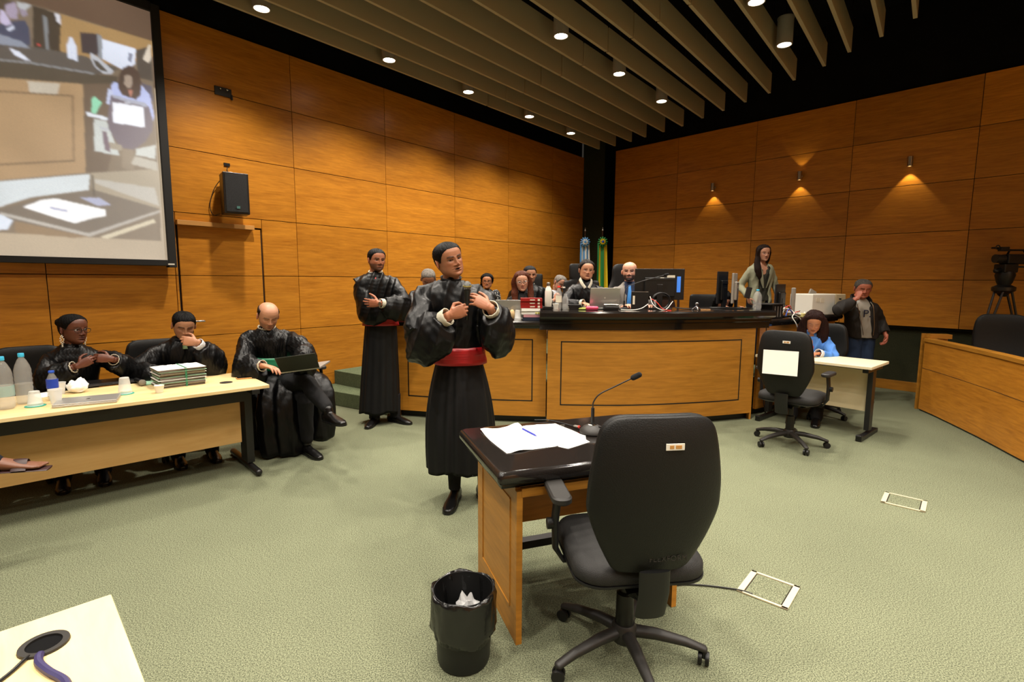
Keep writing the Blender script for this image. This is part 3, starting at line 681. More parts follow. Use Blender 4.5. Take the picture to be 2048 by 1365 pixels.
def head_xy(z,ph,o):
    w=np.interp(z,HZ,HW)*o.get('w',1); f=np.interp(z,HZ,HF); b=np.interp(z,HZ,HB_)
    jaw=o.get('jaw',1); w=w*np.where(z<-.03,1+(jaw-1)*sm(-z,.03,.09),1)
    s,c=np.sin(ph),np.cos(ph)
    x=w*np.sign(s)*np.abs(s)**.86
    mid=(f-b)/2; y=-(mid+(f+b)/2*np.sign(c)*np.abs(c)**.92)
    fr=sm(c,.0,.45); ax=np.abs(x)
    na=np.interp(z,[-.046,-.041,-.036,-.028,-.012,.004,.016,.024],[0,.010,.021,.0245,.017,.0085,.003,0])*o.get('nose',1)
    ns=np.interp(z,[-.045,-.036,-.028,-.01,.02],[.016,.0145,.011,.0075,.008])
    d=na*G(x,ns)+.005*G(ax-.014,.006)*G(z+.036,.007)
    d+= (-.0105+.003*o.get('fem',0))*G(ax-.031,.016)*G(z-.002,.011) + .0045*(1-.8*o.get('fem',0))*G(ax-.029,.02)*G(z-.019,.0065)
    d+= .004*G(ax-.043,.018)*G(z+.022,.016)
    d+= .0055*G(x,.021)*G(z+.0565,.0045)+.006*G(x,.018)*G(z+.069,.0055)-.0055*G(x,.022)*G(z+.0625,.0024)*(1+o.get('open',0))
    d+= -.002*G(x,.004)*G(z+.050,.005) - .003*G(x,.02)*G(z+.080,.006)+.006*G(x,.02)*G(z+.1,.013)
    d+= .0045*G(ax-.031,.0125)*G(z-.0015,.008)                       # lids over the eyeball
    if not o.get('closed'): d+= -.0055*np.where(((ax-.031)/.0145)**2+((z-.0)/.0052)**2<1,1,0)
    if o.get('open'): d+= -.016*np.where((x/.016)**2+((z+.0635)/(.0055*o['open']))**2<1,1,0)
    return x, y-d*fr
def head_grid(o,nc,nr):
    t=np.arange(nc)/nc*2-1; ph=np.pi*(.45*t+.55*t**3) # denser at the front
    zz=np.concatenate([[-.121],np.linspace(-.1195,.113,nr),[.1152,.116]])
    Z,P=np.meshgrid(zz,ph,indexing='ij'); X,Y=head_xy(Z,P,o)
    v=np.stack([X,Y,Z],-1).reshape(-1,3); n=len(zz)
    f=[(i*nc+k,i*nc+(k+1)%nc,(i+1)*nc+(k+1)%nc,(i+1)*nc+k) for i in range(n-1) for k in range(nc)]
    f+= [tuple(range(nc-1,-1,-1)),tuple((n-1)*nc+k for k in range(nc))]
    return v,f
def face_col(v,o):
    sk=np.array(srgb(o['skin'])); c=np.tile(sk,(len(v),1)); x,y,z=v.T; ax=np.abs(x); front=y<-.045
    def mixc(mask,col,a=1.0):
        m=(np.clip(mask,0,1)*a)[:,None]; c[:]=c*(1-m)+np.array(col)*m
    n=pn(v,60,4)*.06; c*= (1+n)[:,None]
    mixc(front*(G(ax-.043,.02)*G(z+.03,.02)+G(x,.013)*G(z+.032,.012)),sk*np.array([1.12,.82,.78]),.45)
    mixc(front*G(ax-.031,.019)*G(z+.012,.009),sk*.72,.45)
    hc=np.array(srgb(o.get('haircol','1c1512')))
    b=o.get('beard',0)
    if b:
        jawl=sm(-z,.028,.05)*sm(-y,-.03,.0)*(1-G(x,.02)*G(z+.062,.006))
        must=G(z+.049,.0065)*(ax<.034)*front
        low=np.where(front&(ax<.03)&(z>-.048),0,1)
        mixc(np.maximum(jawl*low*np.where((ax<.034)&(z>-.075)&front,sm(ax,.018,.034),1),must),hc*1.1,b)
    lip=1-sm((x/.0225)**2+((z+.0635)/.0088)**2,.7,1.1); mixc(front*lip,srgb(o.get('lip','9a5a4c')),.7)
    mixc(front*G(z+.0625,.0013)*(ax<.021),(.05,.02,.015),.6)
    if o.get('open'): mixc(front*(1-sm((x/.0165)**2+((z+.0635)/(.0062*o['open']))**2,.8,1.15)),(.03,.008,.008),1)
    bz=.0195+.004*np.clip((ax-.012)/.02,0,1)-.16*np.maximum(0,ax-.036)
    mixc(front*np.where((ax>.011)&(ax<.051),1,0)*G(z-bz,.0048 if not o.get('fem') else .0027),srgb(o.get('browcol','120c09')),o.get('brow',.95))
    if o.get('closed'): mixc(front*G(z+.004+.05*np.maximum(0,(ax-.031))**1,.0016)*(np.abs(ax-.031)<.0145),(.02,.012,.01),.9)
    else:
        e=((ax-.031)/.0155)**2+((z)/.0066)**2; mixc(front*np.where((e>.72)&(e<1.35)&(z>-.001),1,0),(.015,.01,.008),.85)
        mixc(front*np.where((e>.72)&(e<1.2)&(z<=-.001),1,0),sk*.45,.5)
    mixc(front*G(ax-.0085,.0035)*G(z+.0425,.0018),(.03,.012,.01),.6)
    return c
def eyes_np(o):
    out=[];cols=[]
    for sx in (-1,1):
        ctr=np.array([sx*.031,-.0745+.0125*0,.0]); y0=float(head_xy(np.array([.0]),np.array([.37]),dict(o,closed=1))[1][0])
        ctr[1]=y0+.0135
        mb=MB().ball(tuple(ctr),.0125,22,M=Matrix.Rotation(PI/2,3,'X')); v,f=raw(mb); d=(v-ctr)/.0125
        g=np.array([o.get('gaze',0),-1,o.get('gazez',0)]); g=g/np.linalg.norm(g); a=d@g
        c=np.where((a>.93)[:,None],np.array([[.008,.005,.004]]),np.where((a>.80)[:,None],np.array([[.03,.016,.009]]),np.array([[.42,.38,.34]])))
        out.append((v,f)); cols.append(c)
    return out,cols
def skin_material():
    m,nt,b=nmat('skin'); a=nt.nodes.new('ShaderNodeAttribute'); a.attribute_name='col'; nt.links.new(a.outputs['Color'],b.inputs['Base Color'])
    b.inputs['Roughness'].default_value=.47; b.inputs['Specular IOR Level'].default_value=.42
    tc=nt.nodes.new('ShaderNodeTexCoord'); n=nt.nodes.new('ShaderNodeTexNoise'); n.inputs['Scale'].default_value=420; nt.links.new(tc.outputs['Object'],n.inputs['Vector'])
    bp=nt.nodes.new('ShaderNodeBump'); bp.inputs['Strength'].default_value=.12; bp.inputs['Distance'].default_value=.002; nt.links.new(n.outputs['Fac'],bp.inputs['Height']); nt.links.new(bp.outputs[0],b.inputs['Normal'])
    return m
SKIN=skin_material()
def hairmat(name,col,rough=.5,sc=(1,1,.12)):
    return mat(name,col,rough,spec=.14,bump=.6,bscale=420,aniso=sc,var=.35,vscale=60)
HM={k:hairmat('hair_'+k,c) for k,c in dict(black='040303',brown='1d110b',grey='4d4944',darkgrey='191412',red='4a2210',auburn='24100b',salt='6d6760').items()}
ROBE=mat('black_satin_robe','040405',.42,spec=.26,bump=.55,bscale=17,aniso=(1.4,1.4,.45))
ROBE2=mat('black_matte_robe','0a0a0b',.62,spec=.25,bump=.15,bscale=40)
def cloth(name,col,rough=.8,b=.25,s=260,var=.06): return mat(name,col,rough,spec=.25,bump=b,bscale=s,var=var,vscale=8)
CM=dict(sash=mat('red_satin_sash','a50d16',.42,spec=.5,bump=.35,bscale=26,aniso=(.25,.25,3)), gsash=mat('green_satin_sash','1f7d57',.42,spec=.5,bump=.35,bscale=26,aniso=(.25,.25,3)),
 lace=cloth('cream_lace','d9d2bd',.9,.8,300), shirt=cloth('white_shirt','c9cbd0'), suit=cloth('grey_suit','77716a'), trouser=cloth('dark_trousers','131315'), navy=cloth('navy_trousers','10121a'),
 blazer=cloth('sage_blazer','8f9078'), blouse=mat('patterned_dark_blouse','26261c',.8,bump=.3,bscale=200,var=.7,vscale=90), bluesh=cloth('blue_shirt','4d7fc8'), jacket=cloth('charcoal_jacket','2b2826',.75),
 tee=cloth('pale_grey_tshirt','a9a7a0'), jeans=cloth('blue_jeans','26354f'), coral=cloth('coral_top','c23b34'), dblue=cloth('dark_blue_shirt','20283e'), tie=cloth('light_blue_tie','3e7fc0',.5), shoe=mat('black_shoe_leather','0a0909',.3,spec=.45),
 pearl=mat('pearl','e4ddc8',.25), frame=mat('glasses_frame','17120f',.3), lens=clearmat('glasses_lens',(.9,.95,.95),.02,a=.12), strap=mat('watch_strap','121212',.4), green2=cloth('dark_green_coat','161c1b'))
# ---- hair as a shell grown from the skull rings
def hair_shell(o,nc,nr,zl,T,noise=.0012,top=None):
    """zl: [(angle from the front in degrees, hairline height)]"""
    t=np.arange(nc)/nc*2-1; ph=np.pi*(.75*t+.25*t**3); zz=np.concatenate([np.linspace(-.112,.113,nr),[.1152,.116]])
    Z,P=np.meshgrid(zz,ph,indexing='ij'); X,Y=head_xy(Z,P,dict(o,closed=1,open=0))
    a=np.degrees(np.abs(P)); line=np.interp(a,[q[0] for q in zl],[q[1] for q in zl])
    line=line+.0012*np.sin(P*41)+.001*np.sin(P*97+1)
    th=-.006+ .0085*sm(Z-line,-.004,.004)+(T-.0025)*sm(Z-line,.0,.035)
    wav=np.sin(P*46+6*np.sin(Z*40))*noise+np.sin(P*23+Z*120+2*np.sin(P*5))*noise
    th=th+np.where(th>0,wav,0)*(.15+.85*sm(Z-line,.004,.035))
    if top: th=-.006+(th+.006)*(1-sm(Z,top,top+.022))
    n=np.stack([X/.0057,(Y-.005)/.0085,Z/.0135],-1); n/=np.linalg.norm(n,axis=-1)[...,None]
    v=(np.stack([X,Y,Z],-1)+n*th[...,None]).reshape(-1,3); n=len(zz)
    f=[(i*nc+k,i*nc+(k+1)%nc,(i+1)*nc+(k+1)%nc,(i+1)*nc+k) for i in range(n-1) for k in range(nc)]
    f+= [tuple(range(nc-1,-1,-1)),tuple((n-1)*nc+k for k in range(nc))]
    return v,f
HL=dict(short=[(0,.074),(25,.073),(42,.062),(54,.047),(64,.022),(71,.0),(80,-.012),(88,.012),(100,.014),(112,-.03),(135,-.06),(180,-.07)],
 rec=[(0,.080),(25,.083),(45,.066),(60,.035),(70,.0),(80,-.01),(88,.012),(100,.012),(112,-.03),(135,-.06),(180,-.07)],
 sides=[(0,.3),(62,.3),(68,.05),(74,.03),(80,.0),(88,.012),(100,.012),(112,-.03),(135,-.06),(180,-.07)],
 back=[(0,.086),(28,.080),(48,.060),(62,.032),(72,.004),(80,-.006),(88,.012),(100,.004),(112,-.03),(135,-.06),(180,-.07)],
 full=[(0,.080),(28,.074),(48,.054),(62,.024),(72,-.02),(85,-.03),(112,-.05),(135,-.07),(180,-.08)])
TORSO=[(-.14,.160,.105),(0,.165,.122),(.2,.143,.108),(.4,.146,.112),(.58,.160,.120),(.74,.178,.120),(.86,.174,.106),(.93,.132,.090),(.98,.088,.078),(1.03,.060,.062)]
def torso_rings(P,N,rt,fw,s,grow=0,tab=TORSO,seg=36,open_=None):
    up=(N-P); L=up.length; up=up.normalized(); f2=rt.cross(up)
    if f2.dot(fw)<0: f2=-f2
    rs=[]
    T=[(t_,w,d) for t_,w,d in tab]
    Q=cat_rom([(w,d,t_) for t_,w,d in T],3)
    for q in Q:
        a,b=(q.x*s+grow),(q.y*s+grow); c=P+up*(q.z*L); ring=[]
        for k in range(seg):
            an=2*PI*k/seg; ca,sa=math.cos(an),math.sin(an)
            x=a*math.copysign(abs(ca)**.8,ca); y=b*math.copysign(abs(sa)**.85,sa)
            e=0
            if open_: e=open_(q.z,math.degrees(abs(math.atan2(x/a,y/b))),x)
            r=Vector((x,y,0)); r=r*(1-e/max(.01,r.length))
            ring.append(c+rt*r.x+f2*r.y)
        rs.append(ring)
    return rs
def ik(S,W,lu,lf,hint):
    d=W-S; L=d.length
    if L>(lu+lf)*.985: W=S+d*((lu+lf)*.985/L); d=W-S; L=d.length
    a=(lu*lu-lf*lf+L*L)/(2*L); h=math.sqrt(max(1e-6,lu*lu-a*a)); u=d.normalized(); hh=(hint-u*hint.dot(u)).normalized()
    return S+u*a+hh*h, W
def hand(mb,W,d,n,side,curl=.3,th=.3,s=1.0,spread=.0,curls=None,mcp=1.0):
    d=V(d).normalized(); n=V(n); n=(n-d*n.dot(d)).normalized(); sv=d.cross(n)*(1 if side=='R' else -1)
    mb.tube([W-d*.012*s,W-d*.0*s,W+d*.03*s,W+d*.062*s,W+d*.088*s],[(.026*s,.019*s),(.027*s,.0175*s),(.036*s,.0165*s),(.041*s,.0145*s),(.036*s,.011*s)],14,up=n,round_=True)
    mb.ball(W+d*.03*s+sv*.026*s+n*.007*s,(.016*s,.02*s,.016*s),10)
    for i,(o,l,r) in enumerate(((.030,.070,.0086),(.0105,.079,.0088),(-.0105,.073,.0084),(-.0305,.057,.0076))):
        c=curls[i] if curls else curl*(1+.06*i); p=W+d*(.084-.006*abs(i-1))*s+sv*o*s; ang=0; pts=[p-d*.014*s]; pts.append(p)
        for seg,q in ((.45,78*mcp),(.31,92),(.24,60)):
            ang+=R(q)*c; dd=(d+sv*(spread*(1.5-i)*.5)).normalized()*math.cos(ang)+n*math.sin(ang); p=p+dd*(l*seg*s); pts.append(p)
        mb.tube(pts,[r*1.05*s,r*1.05*s,r*s,r*.92*s,r*.78*s],10,round_=True)
    p=W+d*.022*s+sv*.026*s+n*.008*s; pts=[p-sv*.01*s]
    a=th; dirs=[(d*.55+sv*.75+n*.30),(d*(.8)+sv*(.45-.75*a)+n*(.25+.9*a)),(d*(.85-.3*a)+sv*(.25-1.3*a)+n*(.2+.9*a))]
    pts.append(p)
    for dd,l in zip(dirs,(.040,.033,.026)): p=p+dd.normalized()*l*s; pts.append(p)
    mb.tube(pts,[.013*s,.0135*s,.0112*s,.0105*s,.0085*s],10,round_=True)
    return sv
def person(label, head, yaw, floor=0, h=1.75, seat=None, lean=.0, hy=0, hp=0, hr=0, face=None, hair=None, haircol='black', female=False,
           wr=None, wl=None, er=None, el=None, hR=None, hL=None, res=1.0, hs=1.0, torso=TORSO, legs=True, hips=None, group=None, feet=False, bodyscale=1.0):
    """head: world position of the head centre; yaw: body facing (0 = towards -Y); hy,hp,hr: head turn, nod and tilt"""
    s=h/1.75*bodyscale; H=V(head); y=R(yaw); fw=V((math.sin(y),-math.cos(y),0)); rt=V((-math.cos(y),-math.sin(y),0)); up=V((0,0,1))
    face=dict(face or {}); face.setdefault('skin','9c6a4c')
    if female: face.setdefault('jaw',.93); face.setdefault('nose',.82); face.setdefault('fem',1); face.setdefault('w',.97); face['haircol']={'black':'120d0b','brown':'2a1a12','grey':'6a645c','darkgrey':'3a352f','red':'5b2410','auburn':'3b130d','salt':'8a8278'}.get(haircol,haircol)
    Rm=(Matrix.Rotation(y+R(hy),3,'Z')@Matrix.Rotation(R(hp),3,'X')@Matrix.Rotation(R(hr),3,'Y'))*hs   # hp>0 looks down
    Rm=Matrix.Rotation(y+R(hy),3,'Z')@Matrix.Rotation(R(hr),3,'Y')@Matrix.Rotation(R(hp),3,'X')
    piv=V((0,.02,-.10))                                              # head turns about the top of the neck
    neckt=H-up*.10*hs+(-fw)*.02
    Nk=neckt-up*.048*s-fw*.012
    hz=(floor+.94*s) if seat is None else seat
    P=V(hips) if hips else V((Nk.x,Nk.y,0))-fw*lean; P.z=hz
    base=V((P.x,P.y,floor)); t=thing('person',label,'person',tuple(base),0,group)
    def hx(v): return (np.asarray(v)*np.array([1.02,1.0,.945])*hs-np.array(piv)*np.array([1,1,.945])*hs)@np.array(Rm).T+np.array(neckt)
    # head
    nc,nr=(int(150*res)//2*2,int(118*res)); hv,hf=head_grid(face,nc,nr); hcol=face_col(hv,face)
    ev,ec=([],[]) if face.get('closed') else eyes_np(face)
    mb=MB()
    for sx in (-1,1):
        Me=Matrix.Rotation(sx*R(24),3,'Z')@Matrix.Rotation(R(-8),3,'X')
        mb.ball((sx*.0765*face.get('w',1),.008,-.012),(.0045,.016,.030),14,M=Me)
        mb.tube([V((sx*.0765*face.get('w',1),.008,-.012))+Me@V(q) for q in ((.004*sx,-.008,-.022),(.006*sx,-.014,.0),(.006*sx,-.009,.022),(.007*sx,.004,.029),(.007*sx,.014,.018),(.006*sx,.013,-.004),(.004*sx,.004,-.018))],.0036,8,round_=True)
    earv,earf=raw(mb); earc=np.tile(np.array(srgb(face['skin']))*np.array([1.0,.85,.8]),(len(earv),1))
    HV,HF_=join_np([(hv,hf)]+ev+[(earv,earf)]); HC=np.concatenate([hcol]+ec+[earc]); HV=hx(HV)
    # trunk, arms
    sh=.165 if not female else .146
    Sh={k:Nk-up*.072*s+rt*(sg*sh*s)-fw*.005 for k,sg in (('R',1),('L',-1))}
    lu,lf=.285*s,.255*s; rest={'R':Sh['R']+rt*.06-up*.50*s+fw*.05,'L':Sh['L']-rt*.06-up*.50*s+fw*.05}
    W={'R':V(wr) if wr else rest['R'],'L':V(wl) if wl else rest['L']}
    hint={'R':V(er) if er else (rt*.5-fw*.5-up*.6),'L':V(el) if el else (-rt*.5-fw*.5-up*.6)}
    E={}
    for k in 'RL': E[k],W[k]=ik(Sh[k],W[k],lu,lf,hint[k])
    mb=MB().rings(torso_rings(P,Nk,rt,fw,s*(.93 if female else .97),-.006,[(-.06,.13,.09)]+[(a_,b_*(.86 if a_<.3 else 1),c_*(.86 if a_<.3 else 1)) for a_,b_,c_ in torso if a_>-.05]))
    mb.tube([Nk-up*.06*s,Nk,neckt+fw*.0+up*.0,neckt+up*.05],[(.062*s,.058*s),(.056*s,.057*s),(.053*s*(.88 if female else 1),.056*s*(.88 if female else 1)),(.05,.05)],18,up=-fw)
    for k in 'RL':
        mb.tube([Nk-up*.085*s,Sh[k]-up*.01*s,Sh[k].lerp(E[k],.5),E[k]],[.03*s,.03*s,.034*s,.034*s],14,round_=True)
        mb.tube([E[k],E[k].lerp(W[k],.35),E[k].lerp(W[k],.8)],[.037*s,.038*s,.028*s],12,round_=True)
    leg={}
    if legs:
        for k,sg in (('R',1),('L',-1)):
            hj=P+rt*(sg*.075*s)
            if seat is None: kn=hj-up*.44*s+fw*.02; an=V((kn.x,kn.y,floor+.08))
            else: kn=hj+fw*.42*s+rt*(sg*.05*s); kn.z=seat+.0; an=V((kn.x,kn.y,floor+.08))+fw*.02
            leg[k]=(hj,kn,an)
            mb.tube([hj,hj.lerp(kn,.5),kn,kn.lerp(an,.3)],[.062*s,.062*s,.048*s,.045*s],14,round_=True)
            if feet: mb.tube([an-fw*.03-up*.04,an+fw*.10-up*.05,an+fw*.16-up*.055],[(.034,.03),(.042,.025),(.035,.016)],12,up=up,round_=True)
    bv,bf=remesh(mb,.009,2); skin=np.array(srgb(face['skin'])); bc=np.tile(skin,(len(bv),1))*(1+pn(bv,40,2)*.05)[:,None]
    mh=MB()
    for k,hh in (('R',hR),('L',hL)):
        hh=dict(hh or {}); d=V(hh.get('d') or (W[k]-E[k])); n=V(hh.get('n') or ((-rt if k=='R' else rt)))
        hand(mh,W[k],d,n,k,hh.get('curl',.3),hh.get('th',.3),s*(.9 if female else 1),hh.get('spread',0),hh.get('curls'),hh.get('mcp',1.0))
        mh.tube([E[k].lerp(W[k],.3),E[k].lerp(W[k],.7),W[k]+V(d).normalized()*.01],[(.036*s,.034*s),(.031*s,.027*s),(.027*s,.019*s)] if not female else [(.031*s,.029*s),(.026*s,.023*s),(.022*s,.016*s)],14,up=n,round_=True)
    gv,gf=remesh(mh,.0034 if res>.8 else .0042,2,.45); gc=np.tile(skin,(len(gv),1))*(1+pn(gv,50,7)*.08)[:,None]*np.array([1.03,.95,.93])
    AV,AF=join_np([(HV,HF_),(bv,bf),(gv,gf)])
    np_obj('body',AV,AF,SKIN,t,base,np.concatenate([HC,bc,gc]))
    info=dict(t=t,base=base,P=P,N=Nk,rt=rt,fw=fw,s=s,Sh=Sh,E=E,W=W,leg=leg,hx=hx,hs=hs,Rm=Rm,neckt=neckt,torso=torso,face=face,female=female,H=H,up=up,seat=seat,floor=floor,hd={'R':hR or {},'L':hL or {}})
    if hair:
        ps=[]
        hr_=hair if isinstance(hair,dict) else dict(line=hair)
        v,f=hair_shell(face,int(110*max(.7,res)),int(70*max(.7,res)),HL[hr_.get('line','short')],hr_.get('T',.0065),noise=hr_.get('noise',.0012),top=hr_.get('top')); ps.append((hx(v),f))
        if hr_.get('bun'):
            q=hr_['bun']; mb=MB().ball(q[:3],(q[3],q[3],q[3]*.85),20); v,f=raw(mb); v=v+normals(v,f)*(np.sin(v[:,0]*300+v[:,2]*200)*.0015)[:,None]; ps.append((hx(v),f))
        if hr_.get('locks'):
            mb=MB()
            for lk in hr_['locks']: 
                pts=cat_rom([V(tuple(hx([p[:3]])[0])) for p in lk],4); rr=np.interp(np.linspace(0,1,len(pts)),np.linspace(0,1,len(lk)),[p[3] for p in lk])
                mb.tube(pts,[(r,r*.62) for r in rr],12,up=(-fw),round_=True)
            v,f=remesh(mb,.006,2); n=normals(v,f); a=v@np.array(rt)*330+pn(v,10,3)*5; v=v+n*(np.sin(a)*.0022+pn(v,30,8)*.003)[:,None]; ps.append((v,f))
        v,f=join_np(ps); np_obj('hair',v,f,HM[haircol] if haircol in HM else HM['black'],t,base)
    return info
# ---- clothing
def ringp(c,axis,up,r1,r2,n=24): 
    axis=V(axis).normalized(); u=(V(up)-axis*V(up).dot(axis)).normalized(); s_=axis.cross(u)
    return [c+s_*(r1*math.cos(2*PI*k/n))+u*(r2*math.sin(2*PI*k/n)) for k in range(n)]
def sleeve(mb,I,k,r,end=.86,droop=0,fwd=None):
    """r: radii at shoulder, upper arm, elbow, forearm, cuff"""
    S,E,W=I['Sh'][k],I['E'][k],I['W'][k]; dn=V((0,0,-1)); e=E.lerp(W,end)
    pts=[I['N']+dn*.07,S+dn*.026,S.lerp(E,.5)+dn*droop*.5,E+dn*droop,E.lerp(W,.5)+dn*droop*.8,e+dn*droop*.25]
    rr=[r[0]*.78,r[0]*.80,r[1],r[2],r[3],r[4]]
    P=cat_rom(pts,4); q=np.interp(np.linspace(0,1,len(P)),np.linspace(0,1,len(rr)),rr)
    mb.tube(P,list(q) if droop==0 else [(a*.8,a*(1+.3*droop/.06)) for a in q],18,up=None if droop==0 else (0,0,1),round_=False)
def garment(I,name,mt,r=(.066,.062,.058,.052,.042),grow=.012,end=.86,droop=0,bottom=-.14,fold=.004,wl=.07,seed=1,open_=None,vox=.008,collar=0,dirv=None,arms='RL',extra=None,label=None):
    mb=MB(); tab=[q for q in I['torso'] if q[0]>=bottom]
    if not tab or tab[0][0]>bottom: tab=[(bottom,tab[0][1],tab[0][2])]+tab
    if bottom<-.14: tab=[(bottom,.19,.135)]+[q for q in I['torso']]
    mb.rings(torso_rings(I['P'],I['N'],I['rt'],I['fw'],I['s']*(.95 if I['female'] else 1),grow,tab,open_=open_))
    for k in arms: sleeve(mb,I,k,[x*I['s']*(.88 if I['female'] else 1) for x in r],end,droop)
    if collar: mb.tube([I['N']-I['up']*.02,I['N']+I['up']*collar-I['fw']*.004],[(.066*I['s'],.07*I['s']),(.061*I['s'],.064*I['s'])],20,up=-I['fw'])
    if extra: extra(mb)
    v,f=remesh(mb,vox,2)
    if fold: v=folds(v,f,fold,wl,seed,dirv or (I['rt'].x,I['rt'].y,.35))
    return np_obj(name,v,f,mt,I['t'],I['base'],label=label)
def opening(half,w0=.0,t0=.2,t1=1.0,depth=.03,taper=None):
    """front opening: garment dives inside the shirt where |x| is small"""
    def f(t_,ang,x):
        hw=np.interp(t_,[t0,t1],[w0,half]) if taper is None else np.interp(t_,taper[0],taper[1])
        if t_<t0-.02: return 0
        return depth if (ang<80 and abs(x)<hw) else 0
    return f
def ang_front(half,t0,t1,w0,depth=.03): return opening(half,w0,t0,t1,depth)
def sash(I,mt,t0=.02,t1=.2,grow=.02,name='sash'):
    tab=[(t0,.163,.122),((t0+t1)/2,.160,.121),(t1,.156,.118)]
    rs=torso_rings(I['P'],I['N'],I['rt'],I['fw'],I['s'],grow,tab,seg=48); v,f=raw(MB().rings(rs)); z=v[:,2]
    v=v+normals(v,f)*(np.sin(z*260+pn(v,7,5)*2)*.0022)[:,None]
    return np_obj(name,v,f,mt,I['t'],I['base'])
def cuff(I,k,mt,r=.036,at=.85,name='cuff',tilt=None,w=.024):
    E,W=I['E'][k],I['W'][k]; c=E.lerp(W,at); d=(W-E).normalized(); 
    mb=MB(); n=26; rs=[]
    for rr,o in ((r*.86,-w),(r,-w*.6),(r*1.06,w*.5),(r*1.08,w),(r*.98,w),(r*.94,w*.4)):
        rg=ringp(c+d*o,d,I['up'] if abs(d.z)<.9 else I['fw'],rr,rr*1.1,n); rs.append([p+d*(.003*math.sin(j*2.4)) for j,p in enumerate(rg)])
    mb.rings(rs,cap=False); f=[(i*n+j,i*n+(j+1)%n,((i+1)%6)*n+(j+1)%n,((i+1)%6)*n+j) for i in range(6) for j in range(n)]; mb.f=f; mb.m=[0]*len(f)
    return part(name,mb,mt,I['t'],True,off=I['base'],ang=R(180))
def collar_ring(I,mt,r=.062,h=.028,name='collar',ruff=.0,gap=0):
    c=I['N']+I['up']*.005; ax=(I['neckt']-I['N']).normalized(); n=40; rs=[]
    for rr,o in ((r*1.0,-.01),(r*1.08,h*.4),(r*1.16,h),(r*1.08,h),(r*.98,h*.3),(r*.94,-.01)):
        rg=ringp(c+ax*o,ax,-I['fw'],rr,rr*1.04,n); rs.append([p+ax*(ruff*math.sin(j*2.9)) for j,p in enumerate(rg)])
    mb=MB().rings(rs,cap=False); mb.f=[(i*n+j,i*n+(j+1)%n,((i+1)%6)*n+(j+1)%n,((i+1)%6)*n+j) for i in range(6) for j in range(n)]; mb.m=[0]*len(mb.f)
    return part(name,mb,mt,I['t'],True,off=I['base'],ang=R(180))
def skirt(I,mt,c0,c1,r0,r1,name='robe_skirt',pleats=22,amp=.05,seed=3,nseg=160,nz=34,cent=None,bul=.0):
    c0,c1=V(c0),V(c1); rs=np.random.RandomState(seed); v=[];
    for i in range(nz+1):
        u=i/nz; c=c0.lerp(c1,u); a=r0[0]+(r1[0]-r0[0])*u**.8+bul*math.sin(PI*u); b=r0[1]+(r1[1]-r0[1])*u**.8+bul*math.sin(PI*u)
        for k in range(nseg):
            an=2*PI*k/nseg; pl=math.sin(pleats*an+1.2*math.sin(3*an+seed)+.5*u)*(.4+.6*math.sin(an*2+seed)**2)+.5*math.sin(an*7+seed*2+u)
            q=1+amp*(.25+.75*min(1,u*1.6))*pl*.6
            p=c+I['rt']*(a*q*math.cos(an))+I['fw']*(b*q*math.sin(an)); v.append(tuple(p+V((0,0,.012*u*math.sin(an*5+seed)))))
    n=len(v)//nseg; f=[(i*nseg+k,i*nseg+(k+1)%nseg,(i+1)*nseg+(k+1)%nseg,(i+1)*nseg+k) for i in range(n-1) for k in range(nseg)]
    b=len(v)                                                          # turn the hem inwards and close above the feet
    for k in range(nseg): p=V(v[(n-1)*nseg+k]); q=p.lerp(c1+V((0,0,.03)),.12); v.append(tuple(q+V((0,0,.03))))
    f+=[((n-1)*nseg+k,(n-1)*nseg+(k+1)%nseg,b+(k+1)%nseg,b+k) for k in range(nseg)]; f.append(tuple(b+k for k in range(nseg))); f.append(tuple(range(nseg-1,-1,-1)))
    return np_obj(name,np.array(v),f,mt,I['t'],I['base'])
def shoe(I,an,d,floorz,mt=None,L=.285,name='shoe',pitch=0):
    """an: ankle point; d: toe direction"""
    d=V(d).normalized(); mb=MB(); u=V((0,0,1)); 
    if pitch: ax=d.cross(u); u=Matrix.Rotation(pitch,3,ax)@u; d=Matrix.Rotation(pitch,3,ax)@d
    b=V((an.x,an.y,floorz)) if not pitch else V(an)-u*.085
    pts=[(-.075,.040,.034,.046),(-.05,.042,.038,.052),(.0,.042,.036,.048),(.06,.034,.038,.038),(.12,.027,.045,.029),(.17,.022,.043,.023),(.205,.018,.03,.018)]
    mb.tube([b+d*p[0]+u*p[1] for p in pts],[(p[2],p[3]) for p in pts],18,up=u,round_=True)
    mb.tube([b+d*-.02+u*.07,b+d*-.03+u*.115],[(.036,.044),(.034,.042)],16,up=d,round_=False)
    v,f=remesh(mb,.005,3); hb=(v-np.array(b))@np.array(u); v=v-np.outer(np.minimum(hb-.012,0),np.array(u))
    s=MB(); out=[]
    o=np_obj(name,v,f,mt or CM['shoe'],I['t'],I['base'])
    W_=[(-.088,.018),(-.08,.032),(-.04,.036),(.03,.036),(.10,.044),(.16,.044),(.20,.034),(.222,.015)]; sd=d.cross(u)
    poly=[b+d*x+sd*w for x,w in W_]+[b+d*x-sd*w for x,w in W_[::-1]]
    n=len(poly); mb=MB().add([p for p in poly]+[p+u*.014 for p in poly],[tuple(range(n-1,-1,-1)),tuple(range(n,2*n))]+[(i,(i+1)%n,n+(i+1)%n,n+i) for i in range(n)])
    so=part('sole',mb,CM['strap'],I['t'],True,off=I['base'])
    return o
